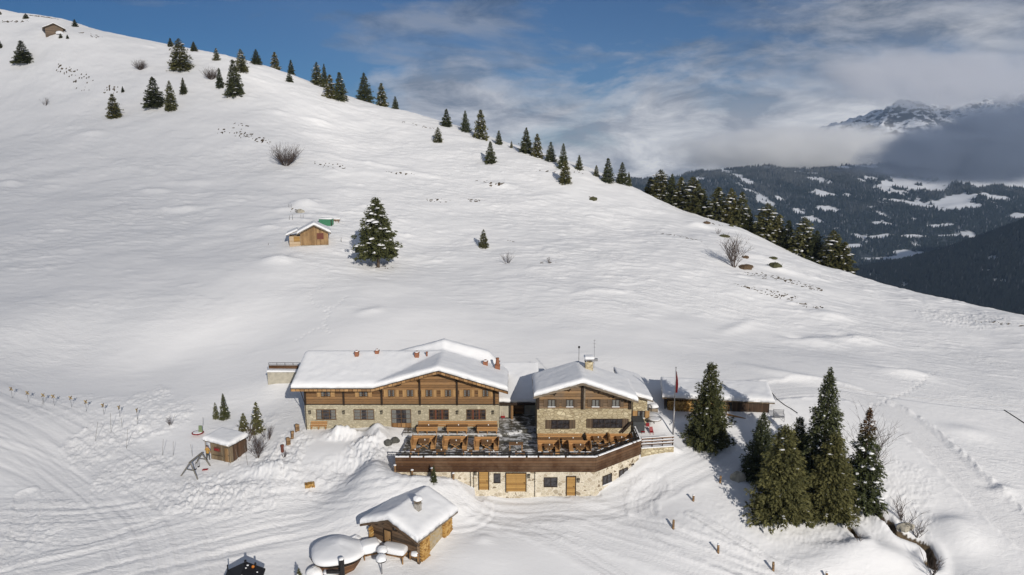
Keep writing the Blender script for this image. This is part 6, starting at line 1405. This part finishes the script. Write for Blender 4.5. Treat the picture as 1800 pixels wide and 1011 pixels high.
    # ---- thin stakes and piste markers
    mk = mat_plain('marker_yellow', (0.36, 0.25, 0.06), .6); mo = mat_plain('marker_orange', (0.16, 0.11, 0.06), .6); proto = None
    def marker():
        t = empty('piste_marker', label='', cat='marker', group='yellow cross markers along the piste edge'); b = MB(); b.tube((0, 0, -.3), (0, 0, 1.6), .022, n=6); b.build('pole', M_METAL, t)
        for s in (-1, 1):
            b = MB(); b.beam((-.24, -.04 * s, 1.38 - .24 * s), (.24, -.04 * s, 1.38 + .24 * s), .05, .13, up=(0, 0, 1)); b.build('cross_arm', mk if s < 0 else mo, t)
        return t
    pos = [(22, 683), (50, 690), (77, 695), (96, 698), (126, 700), (152, 707), (183, 713.5), (211, 718), (242, 723)]
    names = ['first', 'second', 'third', 'fourth', 'fifth', 'sixth', 'seventh', 'eighth', 'last']
    for i, (px, py) in enumerate(pos):
        g = G(px, py + 17); t = marker() if i == 0 else copy_tree(proto); proto = proto or t; t.location = g; t.scale = (.8, .8, 1); t.rotation_euler = (0, .03 * (i % 3 - 1), .2 * i); t['label'] = 'yellow and orange cross marker, %s counting from the outer end of the row' % names[i]
    sp = None; lst = [(172, 741, 166.5, 777), (194, 726, 195, 761), (213, 735, 214.5, 752), (224.5, 754, 221.6, 790), (287, 772, 285, 802), (241, 735, 241.5, 750), (304.5, 776, 304, 802), (335, 781, 338.6, 805), (402, 782, 402.3, 821), (430, 784, 436, 819), (356.6, 733, 356.6, 752), (308, 728, 300, 748), (75, 700, 73, 712), (414, 790, 420, 812)]
    words_ = ['tall thin stake, lone one on the lower snow', 'thin stake right below the piste markers', 'short thin stake under the eighth marker', 'thin stake leaning right, in the middle of the churned snow', 'thin stake left of the playground', 'short stake beside the last marker', 'thin stake nearest left of the swing frame', 'thin stake between the swing frame and the shed wall', 'thin stake planted before the shed front', 'leaning stake right of the shed', 'thin stake above the roundabout', 'crooked stake upslope of the roundabout', 'tiny stake by the third marker', 'stake leaning on the shed corner']
    for i, (x1_, y1_, x0_, y0_) in enumerate(lst):
        g = G(x0_, y0_); tp = P(x1_, y1_, Y=g.y); b = MB(); b.tube((0, 0, -.3), tuple(tp - g), .022, .018, 5); o = b.build('thin_stake', mw); o.location = g; tag(o, words_[i], 'stake', 'thin stakes in the snow')
    for i, (x, y0_, hgt) in enumerate([(508, 366, .9), (512, 366, 1.0), (529, 384, .9), (533, 384, .9), (509, 388, 1.0), (514.5, 387, 1.3), (600, 426, 1.0), (472, 432, .5)]):
        g = G(x, y0_); b = MB(); b.tube((0, 0, -.3), (.02, 0, hgt), .04, n=5); o = b.build('fence_stake', mw); o.location = g
        tag(o, ['left stake of the highest pair above the hillside hut', 'right stake of the highest pair above the hillside hut', 'left stake of the middle pair above the hut', 'right stake of the middle pair above the hut', 'short stake just above the hut annex', 'taller stake just above the hut roof', 'stake out in the snow right of the hillside hut', 'dark stub left of the hillside hut'][i], 'stake', 'stakes round the hillside hut')
    # ---- cables, and dark lines on the snow
    def cable(name, pts, r, label, mat=M_METAL):
        b = MB()
        for p, q_ in zip(pts[:-1], pts[1:]): b.tube(p, q_, r, n=6, cap=False)
        return tag(b.build(name, mat), label, 'cable')
    cable('lift_cable', [P(x, y, Y=Y_) for x, y, Y_ in ((1462, 679, 96), (1530, 689, 95), (1600, 698, 94), (1680, 706, 93), (1770, 713, 92), (1900, 718, 90))], .022, 'thin grey cable hanging across the slope right of the spruces', M_GREYMETAL)
    def snowline(pts, dz): return [(*(lambda g: (g.x, g.y, g.z + dz))(G(x, y)),) for x, y in pts]
    cable('dark_line', snowline([(1353, 689), (1360, 697), (1366, 703), (1372, 708), (1381, 714), (1390, 719), (1402, 727)], .06), .05, 'thin dark line on the snow behind the woodshed')  # thin dark tube following a line across the snow
    cable('dark_line', snowline([(1765, 722), (1777, 730), (1789, 738), (1803, 748)], .06), .06, 'dark line on the snow at the far right of the slope')
build_yard()

# ------------------------------------------------------------------ the person by the play shed
def build_person():
    g = G(366, 811); e = bpy.data.meshes.new('person'); bm = bmesh.new()
    J = {'pel': (0, 0, .95, .155, .115), 'wai': (0, .01, 1.12, .15, .11), 'che': (0, .02, 1.33, .18, .125), 'nec': (0, .02, 1.50, .065, .065), 'hd0': (0, 0, 1.58, .075, .085), 'hd1': (0, -.01, 1.70, .085, .10), 'hd2': (0, -.01, 1.79, .05, .06),
         'sl': (-.19, .02, 1.44, .075, .075), 'el': (-.31, .05, 1.20, .055, .055), 'wl': (-.22, .20, 1.06, .035, .035), 'ha': (-.19, .26, 1.05, .035, .025),
         'sr': (.19, .02, 1.44, .075, .075), 'er': (.30, .0, 1.18, .055, .055), 'wr': (.32, .08, .96, .036, .036), 'hb': (.32, .10, .88, .035, .025),
         'h1': (-.10, 0, .90, .10, .10), 'k1': (-.12, .03, .50, .065, .07), 'a1': (-.13, -.03, .10, .045, .05), 't1': (-.14, .13, .03, .045, .04),
         'h2': (.10, 0, .90, .10, .10), 'k2': (.13, .06, .50, .065, .07), 'a2': (.15, .04, .10, .045, .05), 't2': (.17, .19, .03, .045, .04)}
    E = [('pel', 'wai'), ('wai', 'che'), ('che', 'nec'), ('nec', 'hd0'), ('hd0', 'hd1'), ('hd1', 'hd2'), ('che', 'sl'), ('sl', 'el'), ('el', 'wl'), ('wl', 'ha'), ('che', 'sr'), ('sr', 'er'), ('er', 'wr'), ('wr', 'hb'), ('pel', 'h1'), ('h1', 'k1'), ('k1', 'a1'), ('a1', 't1'), ('pel', 'h2'), ('h2', 'k2'), ('k2', 'a2'), ('a2', 't2')]
    for hnd, sx in (('ha', -1), ('hb', 1)):          # five fingers on each hand
        hx, hy, hz_ = J[hnd][:3]
        for i in range(4): J[hnd + str(i)] = (hx + (i - 1.5) * .018, hy + (.07 - .008 * abs(i - 1)) * (1 if hnd == 'ha' else .25), hz_ - (.01 if hnd == 'ha' else .08), .010, .010); E.append((hnd, hnd + str(i)))
        J[hnd + 't'] = (hx - sx * .045, hy + .03, hz_ - .01, .011, .011); E.append((hnd, hnd + 't'))
    lay = bm.verts.layers.skin.verify()
    V = {k: bm.verts.new(v[:3]) for k, v in J.items()}
    for a, b in E: bm.edges.new((V[a], V[b]))
    for k, v in V.items(): v[lay].radius = J[k][3:5]; v[lay].use_root = (k == 'pel')
    bm.to_mesh(e); bm.free()
    m, t, bs = new_mat('clothes_and_skin'); sp = t.node('ShaderNodeSeparateXYZ'); t.link(obj_coord(t), sp.inputs[0])
    n = t.noise(obj_coord(t), 12, 3, .6); z = sp.outputs[2]
    c = t.mix(t.math('GREATER_THAN', z, .88), (0.045, 0.048, 0.045), (0.42, 0.24, 0.055)); c = t.mix(t.math('GREATER_THAN', z, 1.51), c, (0.50, 0.31, 0.23)); c = t.mix(t.math('LESS_THAN', z, .12), c, (0.02, 0.017, 0.015))
    xa = t.math('ABSOLUTE', sp.outputs[0]); hnd = t.math('MULTIPLY', t.math('GREATER_THAN', xa, .27), t.math('LESS_THAN', z, .935)); c = t.mix(hnd, c, (0.50, 0.31, 0.23))
    t.link(t.mix(1.0, c, t.ramp(n, [(.3, .85), (.7, 1.1)]), 'MULTIPLY'), bs.inputs['Base Color']); bs.inputs['Roughness'].default_value = .85
    e.materials.append(m); o = bpy.data.objects.new('person', e); COL.objects.link(o); sk = o.modifiers.new('skin', 'SKIN'); sk.use_smooth_shade = True; s = o.modifiers.new('sub', 'SUBSURF'); s.levels = 1; s.render_levels = 2
    o.location = (g.x, g.y, g.z - .02); o.rotation_euler = (0, 0, R(-12)); o.scale = (1.08,) * 3
    tag(o, 'person in an ochre jacket and dark trousers standing by the play shed', 'person')
    h = MB(); h.blob((0, -.025, 1.725), .10, .115, .125, 2, .04, 14, 8, -.2); h.build('hair', mat_plain('brown_hair', (0.07, 0.04, 0.025), .8), o, smooth=True)
build_person()
# ------------------------------------------------------------------ trees and bushes
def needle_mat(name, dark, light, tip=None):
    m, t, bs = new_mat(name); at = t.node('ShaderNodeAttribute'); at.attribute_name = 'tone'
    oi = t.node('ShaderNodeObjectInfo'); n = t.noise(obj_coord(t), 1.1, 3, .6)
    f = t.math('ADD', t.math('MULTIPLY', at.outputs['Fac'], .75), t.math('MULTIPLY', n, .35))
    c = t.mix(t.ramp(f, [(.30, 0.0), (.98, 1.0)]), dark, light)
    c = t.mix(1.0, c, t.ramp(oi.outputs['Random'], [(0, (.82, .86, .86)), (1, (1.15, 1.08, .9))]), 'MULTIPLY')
    if tip:
        sp = t.node('ShaderNodeSeparateXYZ'); t.link(obj_coord(t), sp.inputs[0]); c = t.mix(t.ramp(t.math('ADD', t.math('MULTIPLY', sp.outputs[2], 1 / 11.0), t.math('MULTIPLY', n, .1)), [(.74, 0.0), (.92, .75)]), c, tip)
    t.link(c, bs.inputs['Base Color']); bs.inputs['Roughness'].default_value = .75; bs.inputs['Specular IOR Level'].default_value = .25
    return m
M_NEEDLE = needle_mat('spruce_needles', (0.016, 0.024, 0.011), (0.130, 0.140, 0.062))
M_NEEDLE2 = needle_mat('olive_needles', (0.022, 0.030, 0.012), (0.205, 0.195, 0.080))  # lighter, yellower version of the needle colours
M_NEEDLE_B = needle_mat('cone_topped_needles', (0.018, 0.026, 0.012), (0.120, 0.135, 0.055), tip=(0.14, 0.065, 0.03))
M_BARK = mat_plain('bark', (0.10, 0.075, 0.055), .9, var=.3)
M_TWIG = mat_plain('bare_twig', (0.085, 0.062, 0.050), .9, var=.3)

def conifer_mesh(seed, h, rad, nbr, nsp, size, base=.06, lean=.85, narrow=1.0, snow=0, mat=M_NEEDLE, pw=.80, psz=.62):
    """needle sprays set along drooping branches; returns (crown mesh, trunk mesh, snow mesh or None)"""
    rs = np.random.RandomState(seed); V = []; F = []; T = []; SV = []; SF = []
    ts = np.sort(rs.uniform(0, 1, nbr) ** 1.15)
    env = 1 + .16 * np.sin(ts * 31 + seed) + .12 * np.sin(ts * 77 + seed * 2)
    ga = rs.uniform(0, 6.28); vb = 0
    lob = [rs.uniform(0, 6.28) for _ in range(3)]
    for k, t in enumerate(ts):
        az = ga + k * 2.39996 + rs.uniform(-.25, .25); z0 = h * (base + (1 - base) * t)
        L = rad * ((1 - t) ** pw) * env[k] * rs.uniform(.72, 1.12) * (1 + .10 * math.sin(2 * az + lob[0]) + .08 * math.sin(3 * az + lob[1])) + .035 * rad
        if t < .06: L *= .75 + 4 * t
        dr = (.10 + .30 * (1 - t)) * L; dx, dy = math.cos(az), math.sin(az); px, py = -dy, dx
        n = max(5, int(nsp * (L / rad) ** .9 + 3))
        s = rs.uniform(.16, 1.0, n) ** .75
        zz = z0 - dr * s + .22 * L * s * s * (.6 + .8 * t) + (.0 if t < .9 else .3 * L * s)
        side = rs.uniform(-1, 1, n) * .34 * L * (1.05 - s) ** .6 * np.where(rs.rand(n) < .5, 1, .6)
        cx = dx * L * s + px * side; cy = dy * L * s + py * side; cz = zz + rs.uniform(-.03, .03, n) * h - np.abs(side) * .18
        sz = size * rs.uniform(.65, 1.35, n) * (.55 + .45 * (1 - t))
        ya = az + np.sign(side) * rs.uniform(.1, .9, n) + rs.uniform(-.4, .4, n); pit = rs.uniform(-.75, .25, n)
        ux = np.cos(ya) * np.cos(pit); uy = np.sin(ya) * np.cos(pit); uz = np.sin(pit)
        rl = rs.uniform(-1.2, 1.2, n); wx = -np.sin(ya) * np.cos(rl); wy = np.cos(ya) * np.cos(rl); wz = np.sin(rl)
        C = np.c_[cx, cy, cz]; U = np.c_[ux, uy, uz] * sz[:, None]; Wd = np.c_[wx, wy, wz] * (sz * .36)[:, None]
        # ragged spray: two crossing slivers and a forked tip
        quad = np.stack([C - U * .5, C + Wd * .55 - U * .05, C + U * .75 , C - Wd * .55 - U * .05], 1)
        t1 = np.stack([C - U * .2, C + Wd * 1.25 + U * .28, C + U * .22, C + U * .05], 1); t2 = np.stack([C - U * .1, C - Wd * 1.25 + U * .20, C + U * .15, C + U * .0], 1)
        allq = np.concatenate([quad, t1, t2]).reshape(-1, 3); m_ = len(allq) // 4
        V.append(allq); F.append(np.arange(m_ * 4).reshape(-1, 4) + vb); vb += m_ * 4
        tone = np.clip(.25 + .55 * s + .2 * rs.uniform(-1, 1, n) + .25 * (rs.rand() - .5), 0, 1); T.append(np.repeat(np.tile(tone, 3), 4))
        if snow and rs.rand() < snow and t < .93:
            for _ in range(rs.randint(1, 4)):
                ss = rs.uniform(.5, .95); r_ = min(.34, .16 * L + .10) * rs.uniform(.25, 1.0) * psz; c0 = np.array([dx * L * ss, dy * L * ss, z0 - dr * ss + .22 * L * ss * ss * (.6 + .8 * t) + .06]); na = 7
                sv = [c0 + np.array([0, 0, r_ * .45])]
                for rr, hh in ((.6, .30), (1.0, -.05)):
                    for q in range(na):
                        a = q * 6.2832 / na; e = r_ * rr * rs.uniform(.8, 1.2); sv.append(c0 + np.array([math.cos(a) * e * (1.25 * abs(dx) + .7), math.sin(a) * e * (1.25 * abs(dy) + .7), r_ * hh - .12 * e]))
                b = len(SV); SV += sv; SF += [(b, b + 1 + q, b + 1 + (q + 1) % na) for q in range(na)]
                for q in range(na): SF += [(b + 1 + q, b + 1 + na + q, b + 1 + na + (q + 1) % na), (b + 1 + q, b + 1 + na + (q + 1) % na, b + 1 + (q + 1) % na)]
                SF += [(b, b + 1 + na + (q + 1) % na, b + 1 + na + q) for q in range(na)]
    def mk(name, v, f, mat, tone=None, sm=False):
        o = mesh_np(name, v, f, mat, smooth=sm, attrs={'tone': tone} if tone is not None else None); me = o.data; bpy.data.objects.remove(o); return me
    crown = mk('crown', np.concatenate(V), np.concatenate(F), mat, np.concatenate(T))
    tb = MB(); tb.tube((0, 0, -.08 * h), (0, 0, h * .5), .028 * h, .014 * h, 9); tb.tube((0, 0, h * .5), (0, 0, h * .97), .014 * h, .003 * h, 7)
    rr = random.Random(seed)
    for k in range(26):
        t = rr.uniform(base + .03, .8); a = rr.uniform(0, 6.28); L = rad * (1 - t) ** pw * .8; tb.tube((0, 0, h * t), (math.cos(a) * L, math.sin(a) * L, h * t - .22 * L), .006 * h * (1 - t) + .012, .004, 4, False)
    o = tb.build('trunk', M_BARK, smooth=True); tm = o.data; bpy.data.objects.remove(o)
    sm = mk('snow_clumps', np.array(SV), np.array(SF), M_SNOW, sm=True) if SV else None
    return crown, tm, sm, h, rad
def place_tree(kind, loc, hgt, wid, label, group=None, rz=0.0, name='spruce'):
    crown, tm, sm, h, rad = kind
    e = empty(name, loc, rz, label, 'tree', group)
    for nm, me in (('crown', crown), ('trunk', tm), ('snow_clumps', sm)):
        if me is None: continue
        o = bpy.data.objects.new(nm, me); COL.objects.link(o); o.parent = e
    e.scale = (wid / (2 * rad), wid / (2 * rad), hgt / h); return e

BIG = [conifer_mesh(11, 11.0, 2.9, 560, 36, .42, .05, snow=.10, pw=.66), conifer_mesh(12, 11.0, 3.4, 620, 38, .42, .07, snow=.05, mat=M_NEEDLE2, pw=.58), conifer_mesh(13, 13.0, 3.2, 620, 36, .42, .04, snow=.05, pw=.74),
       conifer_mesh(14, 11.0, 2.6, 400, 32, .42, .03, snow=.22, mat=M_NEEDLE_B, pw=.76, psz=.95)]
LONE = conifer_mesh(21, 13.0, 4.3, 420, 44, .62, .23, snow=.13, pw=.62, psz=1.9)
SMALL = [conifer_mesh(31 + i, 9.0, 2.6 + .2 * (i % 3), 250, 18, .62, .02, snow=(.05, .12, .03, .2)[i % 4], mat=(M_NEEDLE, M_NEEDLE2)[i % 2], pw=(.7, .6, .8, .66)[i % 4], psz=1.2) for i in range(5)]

def build_trees():
    rnd = random.Random(5)
    def tree(px, pb, ptop, wpx, kind, label, group=None, name='spruce', sink=.3, Y=None):
        if Y is None: g = G(px, pb)
        else: x = (px - 900) / FPX * (Y * CP + 30 * SP); g = Vector((X_at(px, Y, Z_at(pb, Y)), Y, 0)); g.z = hz(g.x, g.y)
        hgt = Z_at(ptop, g.y) - g.z; d = g.y * CP + (CAM_Z - g.z - hgt / 2) * SP; wpx *= .9
        return place_tree(kind, (g.x, g.y, g.z - sink * .3), hgt + sink * .3, wpx / FPX * d, label, group, rnd.uniform(0, 6.28), name)
    gp = 'tall spruces right of the house'
    tree(1243, 785, 640, 86, BIG[0], 'dark dense spruce in front of the woodshed, beside the flagpole', gp)
    tree(1335, 838, 727, 74, BIG[2], 'shaded spruce standing behind the broad sunlit one', gp)
    tree(1370, 905, 752, 122, BIG[1], 'broad sunlit spruce nearest the road posts', gp)
    tree(1440, 876, 652, 112, BIG[2], 'tallest spruce of the group, with narrow pointed top', gp)
    tree(1457, 907, 765, 100, BIG[1], 'spruce with bare lower trunk in front of the tallest one', gp, sink=0)
    tree(1512, 890, 722, 84, BIG[3], 'snow laden spruce with reddish brown top, by the brook', gp)
    tree(1398, 850, 735, 66, BIG[0], 'slim spruce squeezed between the broad and the tallest one', gp)
    tree(665, 470, 351, 84, LONE, 'lone broad spruce with snow pads right of the hillside hut')
    gh = 'spruces scattered over the slope'
    H = [(41, 112, 72, 38, 'dark spruce below the summit hut, far out on the slope'), (46, 33, 24, 12, 'tiny spruce left of the summit hut, on the crest'), (132, 47, 34, 13, 'small spruce right of the summit hut, on the crest'), (107, 67, 59, 8, 'tiny spruce touching the summit hut'), (119, 69, 61, 6, 'tiny bush like spruce just right of the summit hut'),
         (300, 82, 67, 13, 'small spruce peeping over the crest left of the wide one'), (318, 123, 69, 44, 'wide spruce standing highest of the upper group'), (341, 90, 73, 17, 'small spruce on the skyline right of the wide one'), (381, 106, 85, 14, 'small spruce with a bare shrub on the skyline'),
         (413, 168, 106, 38, 'tall pointed spruce with a smaller one at its left foot'), (387, 154, 120, 17, 'small slim spruce at the left foot of the tall pointed one'), (425, 126, 87, 26, 'spruce on the skyline right behind the tall pointed one'), (451, 113, 87, 24, 'round spruce on the crest, first of a loose row of three'),
         (484, 121, 92, 22, 'spruce on the crest, middle of a loose row of three'), (512, 130, 106, 17, 'spruce tip behind the crest above a smaller one'), (509, 144, 124, 14, 'small spruce just below the crest, third of the loose row'), (558, 150, 110, 26, 'left spruce of the close pair on the skyline'), (571, 153, 113, 20, 'right spruce of the close pair on the skyline'),
         (581, 171, 132, 28, 'left half of the double spruce below the close pair'), (598, 176, 128, 32, 'right half of the double spruce below the close pair'), (272, 187, 136, 43, 'wide left spruce of the twin group on the upper slope'), (301, 193, 143, 27, 'slim right spruce of the twin group on the upper slope'),
         (323, 165, 137, 17, 'small lone spruce right above the twin group'), (201, 207, 166, 31, 'lone snow dotted spruce left below the twin group'), (216, 162, 152, 7, 'tiny spruce above the lone snow dotted one'), (1, 86, 71, 9, 'spruce cut by the left edge of the picture'), (1, 26, 20, 5, 'speck of a spruce at the left end of the crest'),
         (641, 172, 129, 38, 'big round topped spruce on the skyline above the middle slope'), (671, 183, 147, 28, 'spruce leaning on the big round topped one from the right'), (695, 191, 170, 15, 'small spruce following the round topped pair downhill'), (785, 222, 192, 24, 'bushy spruce alone on the skyline above a smaller one'),
         (770, 250, 224, 19, 'small spruce below the bushy skyline one'), (818, 232, 195, 23, 'slim spruce left of the tall dense one on the skyline'), (845, 244, 194, 33, 'tall dense spruce on the skyline, middle of the ridge'), (877, 254, 230, 16, 'small spruce right of the tall dense skyline one'), (862, 286, 249, 25, 'lone spruce with a short shadow below the ridge trees'),
         (899, 260, 248, 7, 'tiny spruce in the gap of the ridge trees'), (925, 269, 225, 32, 'left spruce of the fused ridge pair'), (944, 276, 236, 26, 'right spruce of the fused ridge pair'), (968, 284, 250, 23, 'small spruce between the fused pair and the slim one'), (990, 297, 253, 22, 'slim spruce rising behind the lower layered one'), (993, 322, 284, 30, 'layered dark spruce in the snow below the ridge'),
         (1018, 298, 273, 18, 'small spruce with a brown shrub, right of the slim one'), (1048, 310, 291, 13, 'little spruce with a long shadow on the ridge'), (1068, 321, 279, 28, 'left spruce of the last ridge pair before the dip'), (1093, 324, 286, 26, 'right spruce of the last ridge pair before the dip'), (850, 435, 404, 21, 'little dark spruce in the open middle slope'), (1105, 326, 303, 14, 'low spruce hugging the last ridge pair')]
    for i, (px, pb, pt, w, lb) in enumerate(H): tree(px, pb, pt, w, SMALL[i % 5], lb, gh)
    gb = 'spruces growing behind the ridge'
    B = [(1140, 362, 312, 22, 0), (1157, 368, 299, 40, 1), (1177, 372, 306, 26, 2), (1193, 378, 312, 26, 3), (1214, 388, 312, 48, 1), (1232, 392, 335, 26, 0), (1258, 398, 330, 38, 3), (1281, 400, 332, 32, 1), (1300, 404, 338, 28, 3), (1314, 410, 368, 20, 4), (1345, 428, 358, 48, 1), (1366, 436, 378, 28, 3), (1384, 446, 388, 26, 4), (1411, 460, 383, 42, 1), (1434, 468, 406, 30, 2), (1463, 480, 406, 46, 1), (1484, 486, 426, 32, 3)]
    W_ = ['first low spruce left of the dip, behind the ridge', 'broad sunlit spruce opening the row behind the ridge', 'slim spruce right of the first broad one behind the ridge', 'dark spruce squeezed before the largest one behind the ridge', 'largest broad spruce in the middle of the ridge row', 'shorter spruce at the right shoulder of the largest one', 'snow flecked spruce with a white pad on its left side', 'olive spruce right beside the snow flecked one', 'narrower snow dotted spruce ending the close row',
          'low spruce in the hollow before the isolated clump', 'big olive spruce of the isolated clump on the ridge', 'snow dotted flank spruce of the isolated clump', 'half hidden spruce below the isolated clump', 'olive spruce, upper one of the lowest ridge group', 'darker spruce in the middle of the lowest ridge group', 'broad brownish spruce of the lowest ridge group', 'outermost spruce where the ridge meets the valley']
    rx = [a for a, _, _ in RIDGE]; ry = [c for _, _, c in RIDGE]
    for (px, pb, pt, w, k), lb in zip(B, W_):
        Y = float(np.interp(px, rx, ry)) * 1.045; x = X_at(px, Y, 8); g = Vector((x, Y, hz(x, Y))); hgt = Z_at(pt, Y) - g.z
        place_tree(SMALL[k], (g.x, g.y, g.z - .1), hgt, w * 1.35 / FPX * (Y * CP + 5), lb, gb, rnd.uniform(0, 6.28))
    gs = 'young spruces by the playground'
    tree(395, 738, 693, 20, SMALL[0], 'slim young spruce uphill of the play shed', gs); tree(380, 738, 708, 13, SMALL[1], 'thin brownish young spruce left of the slim one', gs)
    tree(429, 757, 727, 22, SMALL[3], 'short bushy young spruce right behind the play shed', gs); tree(453, 760, 708, 26, SMALL[3], 'snow dotted leaning young spruce right of the play shed', gs)
    tree(527, 1034, 1000, 22, SMALL[1], 'young spruce tip at the lower edge of the picture', gs); tree(763, 851, 818, 15, SMALL[2], 'scrawny young spruce behind the cabin roof', gs)
build_trees()

def bush_mesh(seed, h, w, stems, depth, r0, droop=0.0, fan=.7):
    rs = random.Random(seed); mb = MB()
    def grow(p, d, L, r, k):
        n = 3; q = p
        for i in range(n):
            d = (d + Vector((rs.uniform(-.16, .16), rs.uniform(-.16, .16), rs.uniform(-.05, .12)))).normalized(); q2 = q + d * (L / n); mb.tube(q, q2, r * (1 - .22 * i), r * (1 - .22 * (i + 1)), 3, False)
            if k > 0:
                for _ in range(2): a = rs.uniform(0, 6.28); dd = (d + Vector((math.cos(a), math.sin(a), rs.uniform(-.1, .5))) * .75).normalized(); grow(q2, dd, L * rs.uniform(.4, .62), r * .55, k - 1)
            q = q2
    for _ in range(stems): a = rs.uniform(0, 6.28); f = rs.uniform(.1, 1) * fan; grow(Vector((math.cos(a) * .08 * w, math.sin(a) * .08 * w, -.2)), Vector((math.cos(a) * f * w / h, math.sin(a) * f * w / h, 1)).normalized(), h * rs.uniform(.7, 1.0), r0, depth)
    o = mb.build('bush', M_TWIG, normals=False); me = o.data; bpy.data.objects.remove(o); return me
def build_bushes():
    A = bush_mesh(1, 3.6, 5.0, 80, 1, .04, fan=1.0); B_ = bush_mesh(2, 4.6, 4.0, 14, 2, .07, fan=.5); C_ = bush_mesh(3, 1.8, 2.2, 10, 1, .03); D = bush_mesh(4, 6.5, 4.0, 10, 2, .045, fan=.4)
    L = [(503, 291, A, 1.35, 'dense leafless bush on the upper slope below the brown patch'), (247, 124, A, .8, 'pale leafless bush high on the slope'), (372, 141, A, .9, 'leafless bush left of the tall pointed spruce'), (1290, 470, B_, 1.05, 'dark leafless tree leaning on the right shoulder of the slope'), (892, 464, C_, 1.25, 'light leafless shrub in the middle slope'),
         (966, 464, C_, .7, 'tiny twiggy shrub right of the light one'), (453, 806, B_, .42, 'frosted leafless sapling right of the play shed'), (438, 775, C_, 1.3, 'twiggy shrub behind the play shed'), (470, 775, C_, 1.0, 'low frosted shrub by the leaning young spruce'), (1524, 852, D, .95, 'grey leafless larch behind the snow laden spruce'), (1590, 918, C_, 1.4, 'leafless shrub overhanging the brook'), (1612, 945, C_, 1.0, 'small leafless shrub on the lower brook bank'),
         (1635, 1010, C_, 1.2, 'sparse twigs at the lower end of the brook'), (80, 187, C_, 1.3, 'faint reddish twigs on the left upper slope'), (1176, 690, C_, .8, 'small dark twig bush behind the flagpole'), (300, 749, C_, .6, 'few bent twigs uphill of the playground'), (1262, 412, C_, .8, 'small twig bush near the ridge trees'), (500, 806, C_, .5, 'little shrub below the stump posts'), (1510, 953, C_, .45, 'twigs in the small hollow left of the brook')]
    for i, (px, py, me, s, lb) in enumerate(L):
        g = G(px, py); o = bpy.data.objects.new('bare_bush', me); COL.objects.link(o); o.location = g; o.scale = (s,) * 3; o.rotation_euler = (0, 0, i * 1.3); tag(o, lb, 'bush', 'leafless bushes')
    jm = mat_plain('juniper', (0.075, 0.075, 0.035), .95, var=.5, scale=8); jr = mat_plain('heather', (0.11, 0.075, 0.045), .95, var=.5, scale=8)
    for i, (px, py, w, h, lb) in enumerate([(1043, 352, 1.1, .7, 'small green juniper cushion on the bare middle slope'), (1272, 416, 1.3, .5, 'flat olive juniper cushion left of the ridge hollow'), (1311, 472, 1.7, .7, 'brown heather cushion below the leaning tree'), (1362, 468, 1.6, .7, 'green juniper cushion right of the heather'), (1310, 454, .7, .5, 'small dark cushion right of the leaning tree'), (1359, 455, 1.0, .35, 'thin dark cushion above the green juniper'),
                                            (528, 374, .9, .8, 'dark rock peeping out of the drift above the hut'), (1296, 846, .75, 1.0, 'grey leaning boulder beside the spruce shadow'), (1285, 398, .5, .6, 'small dark clump on the ridge crest'), (1242, 393, 1.0, .5, 'reddish heather clump by the ridge trees'), (1590, 943, .9, .5, 'mossy stone at the brook bend')]):
        g = G(px, py); b = MB(); b.blob((0, 0, 0), w, w * .7, h, i, .3, 16, 8, -.4); o = b.build('ground_shrub' if i not in (6, 7, 10) else 'rock', (jm, jr)[i in (2, 4, 9)] if i not in (6, 7, 10) else M_PLASTER, smooth=False); o.location = g; tag(o, lb, 'shrub' if i not in (6, 7, 10) else 'rock')
        if i not in (6, 7, 10):
            b = MB(); rs = random.Random(i)
            for _ in range(60): a = rs.uniform(0, 6.28); r = rs.uniform(0, 1); x, y = math.cos(a) * r * w, math.sin(a) * r * w * .7; b.tube((x, y, 0), (x * 1.15 + rs.uniform(-.1, .1), y * 1.15, h * (1.3 - .7 * r) + rs.uniform(-.1, .15)), .05, .01, 3, False)
            b.build('sprigs', (jm, jr)[i in (2, 4, 9)], o, normals=False)
build_bushes()
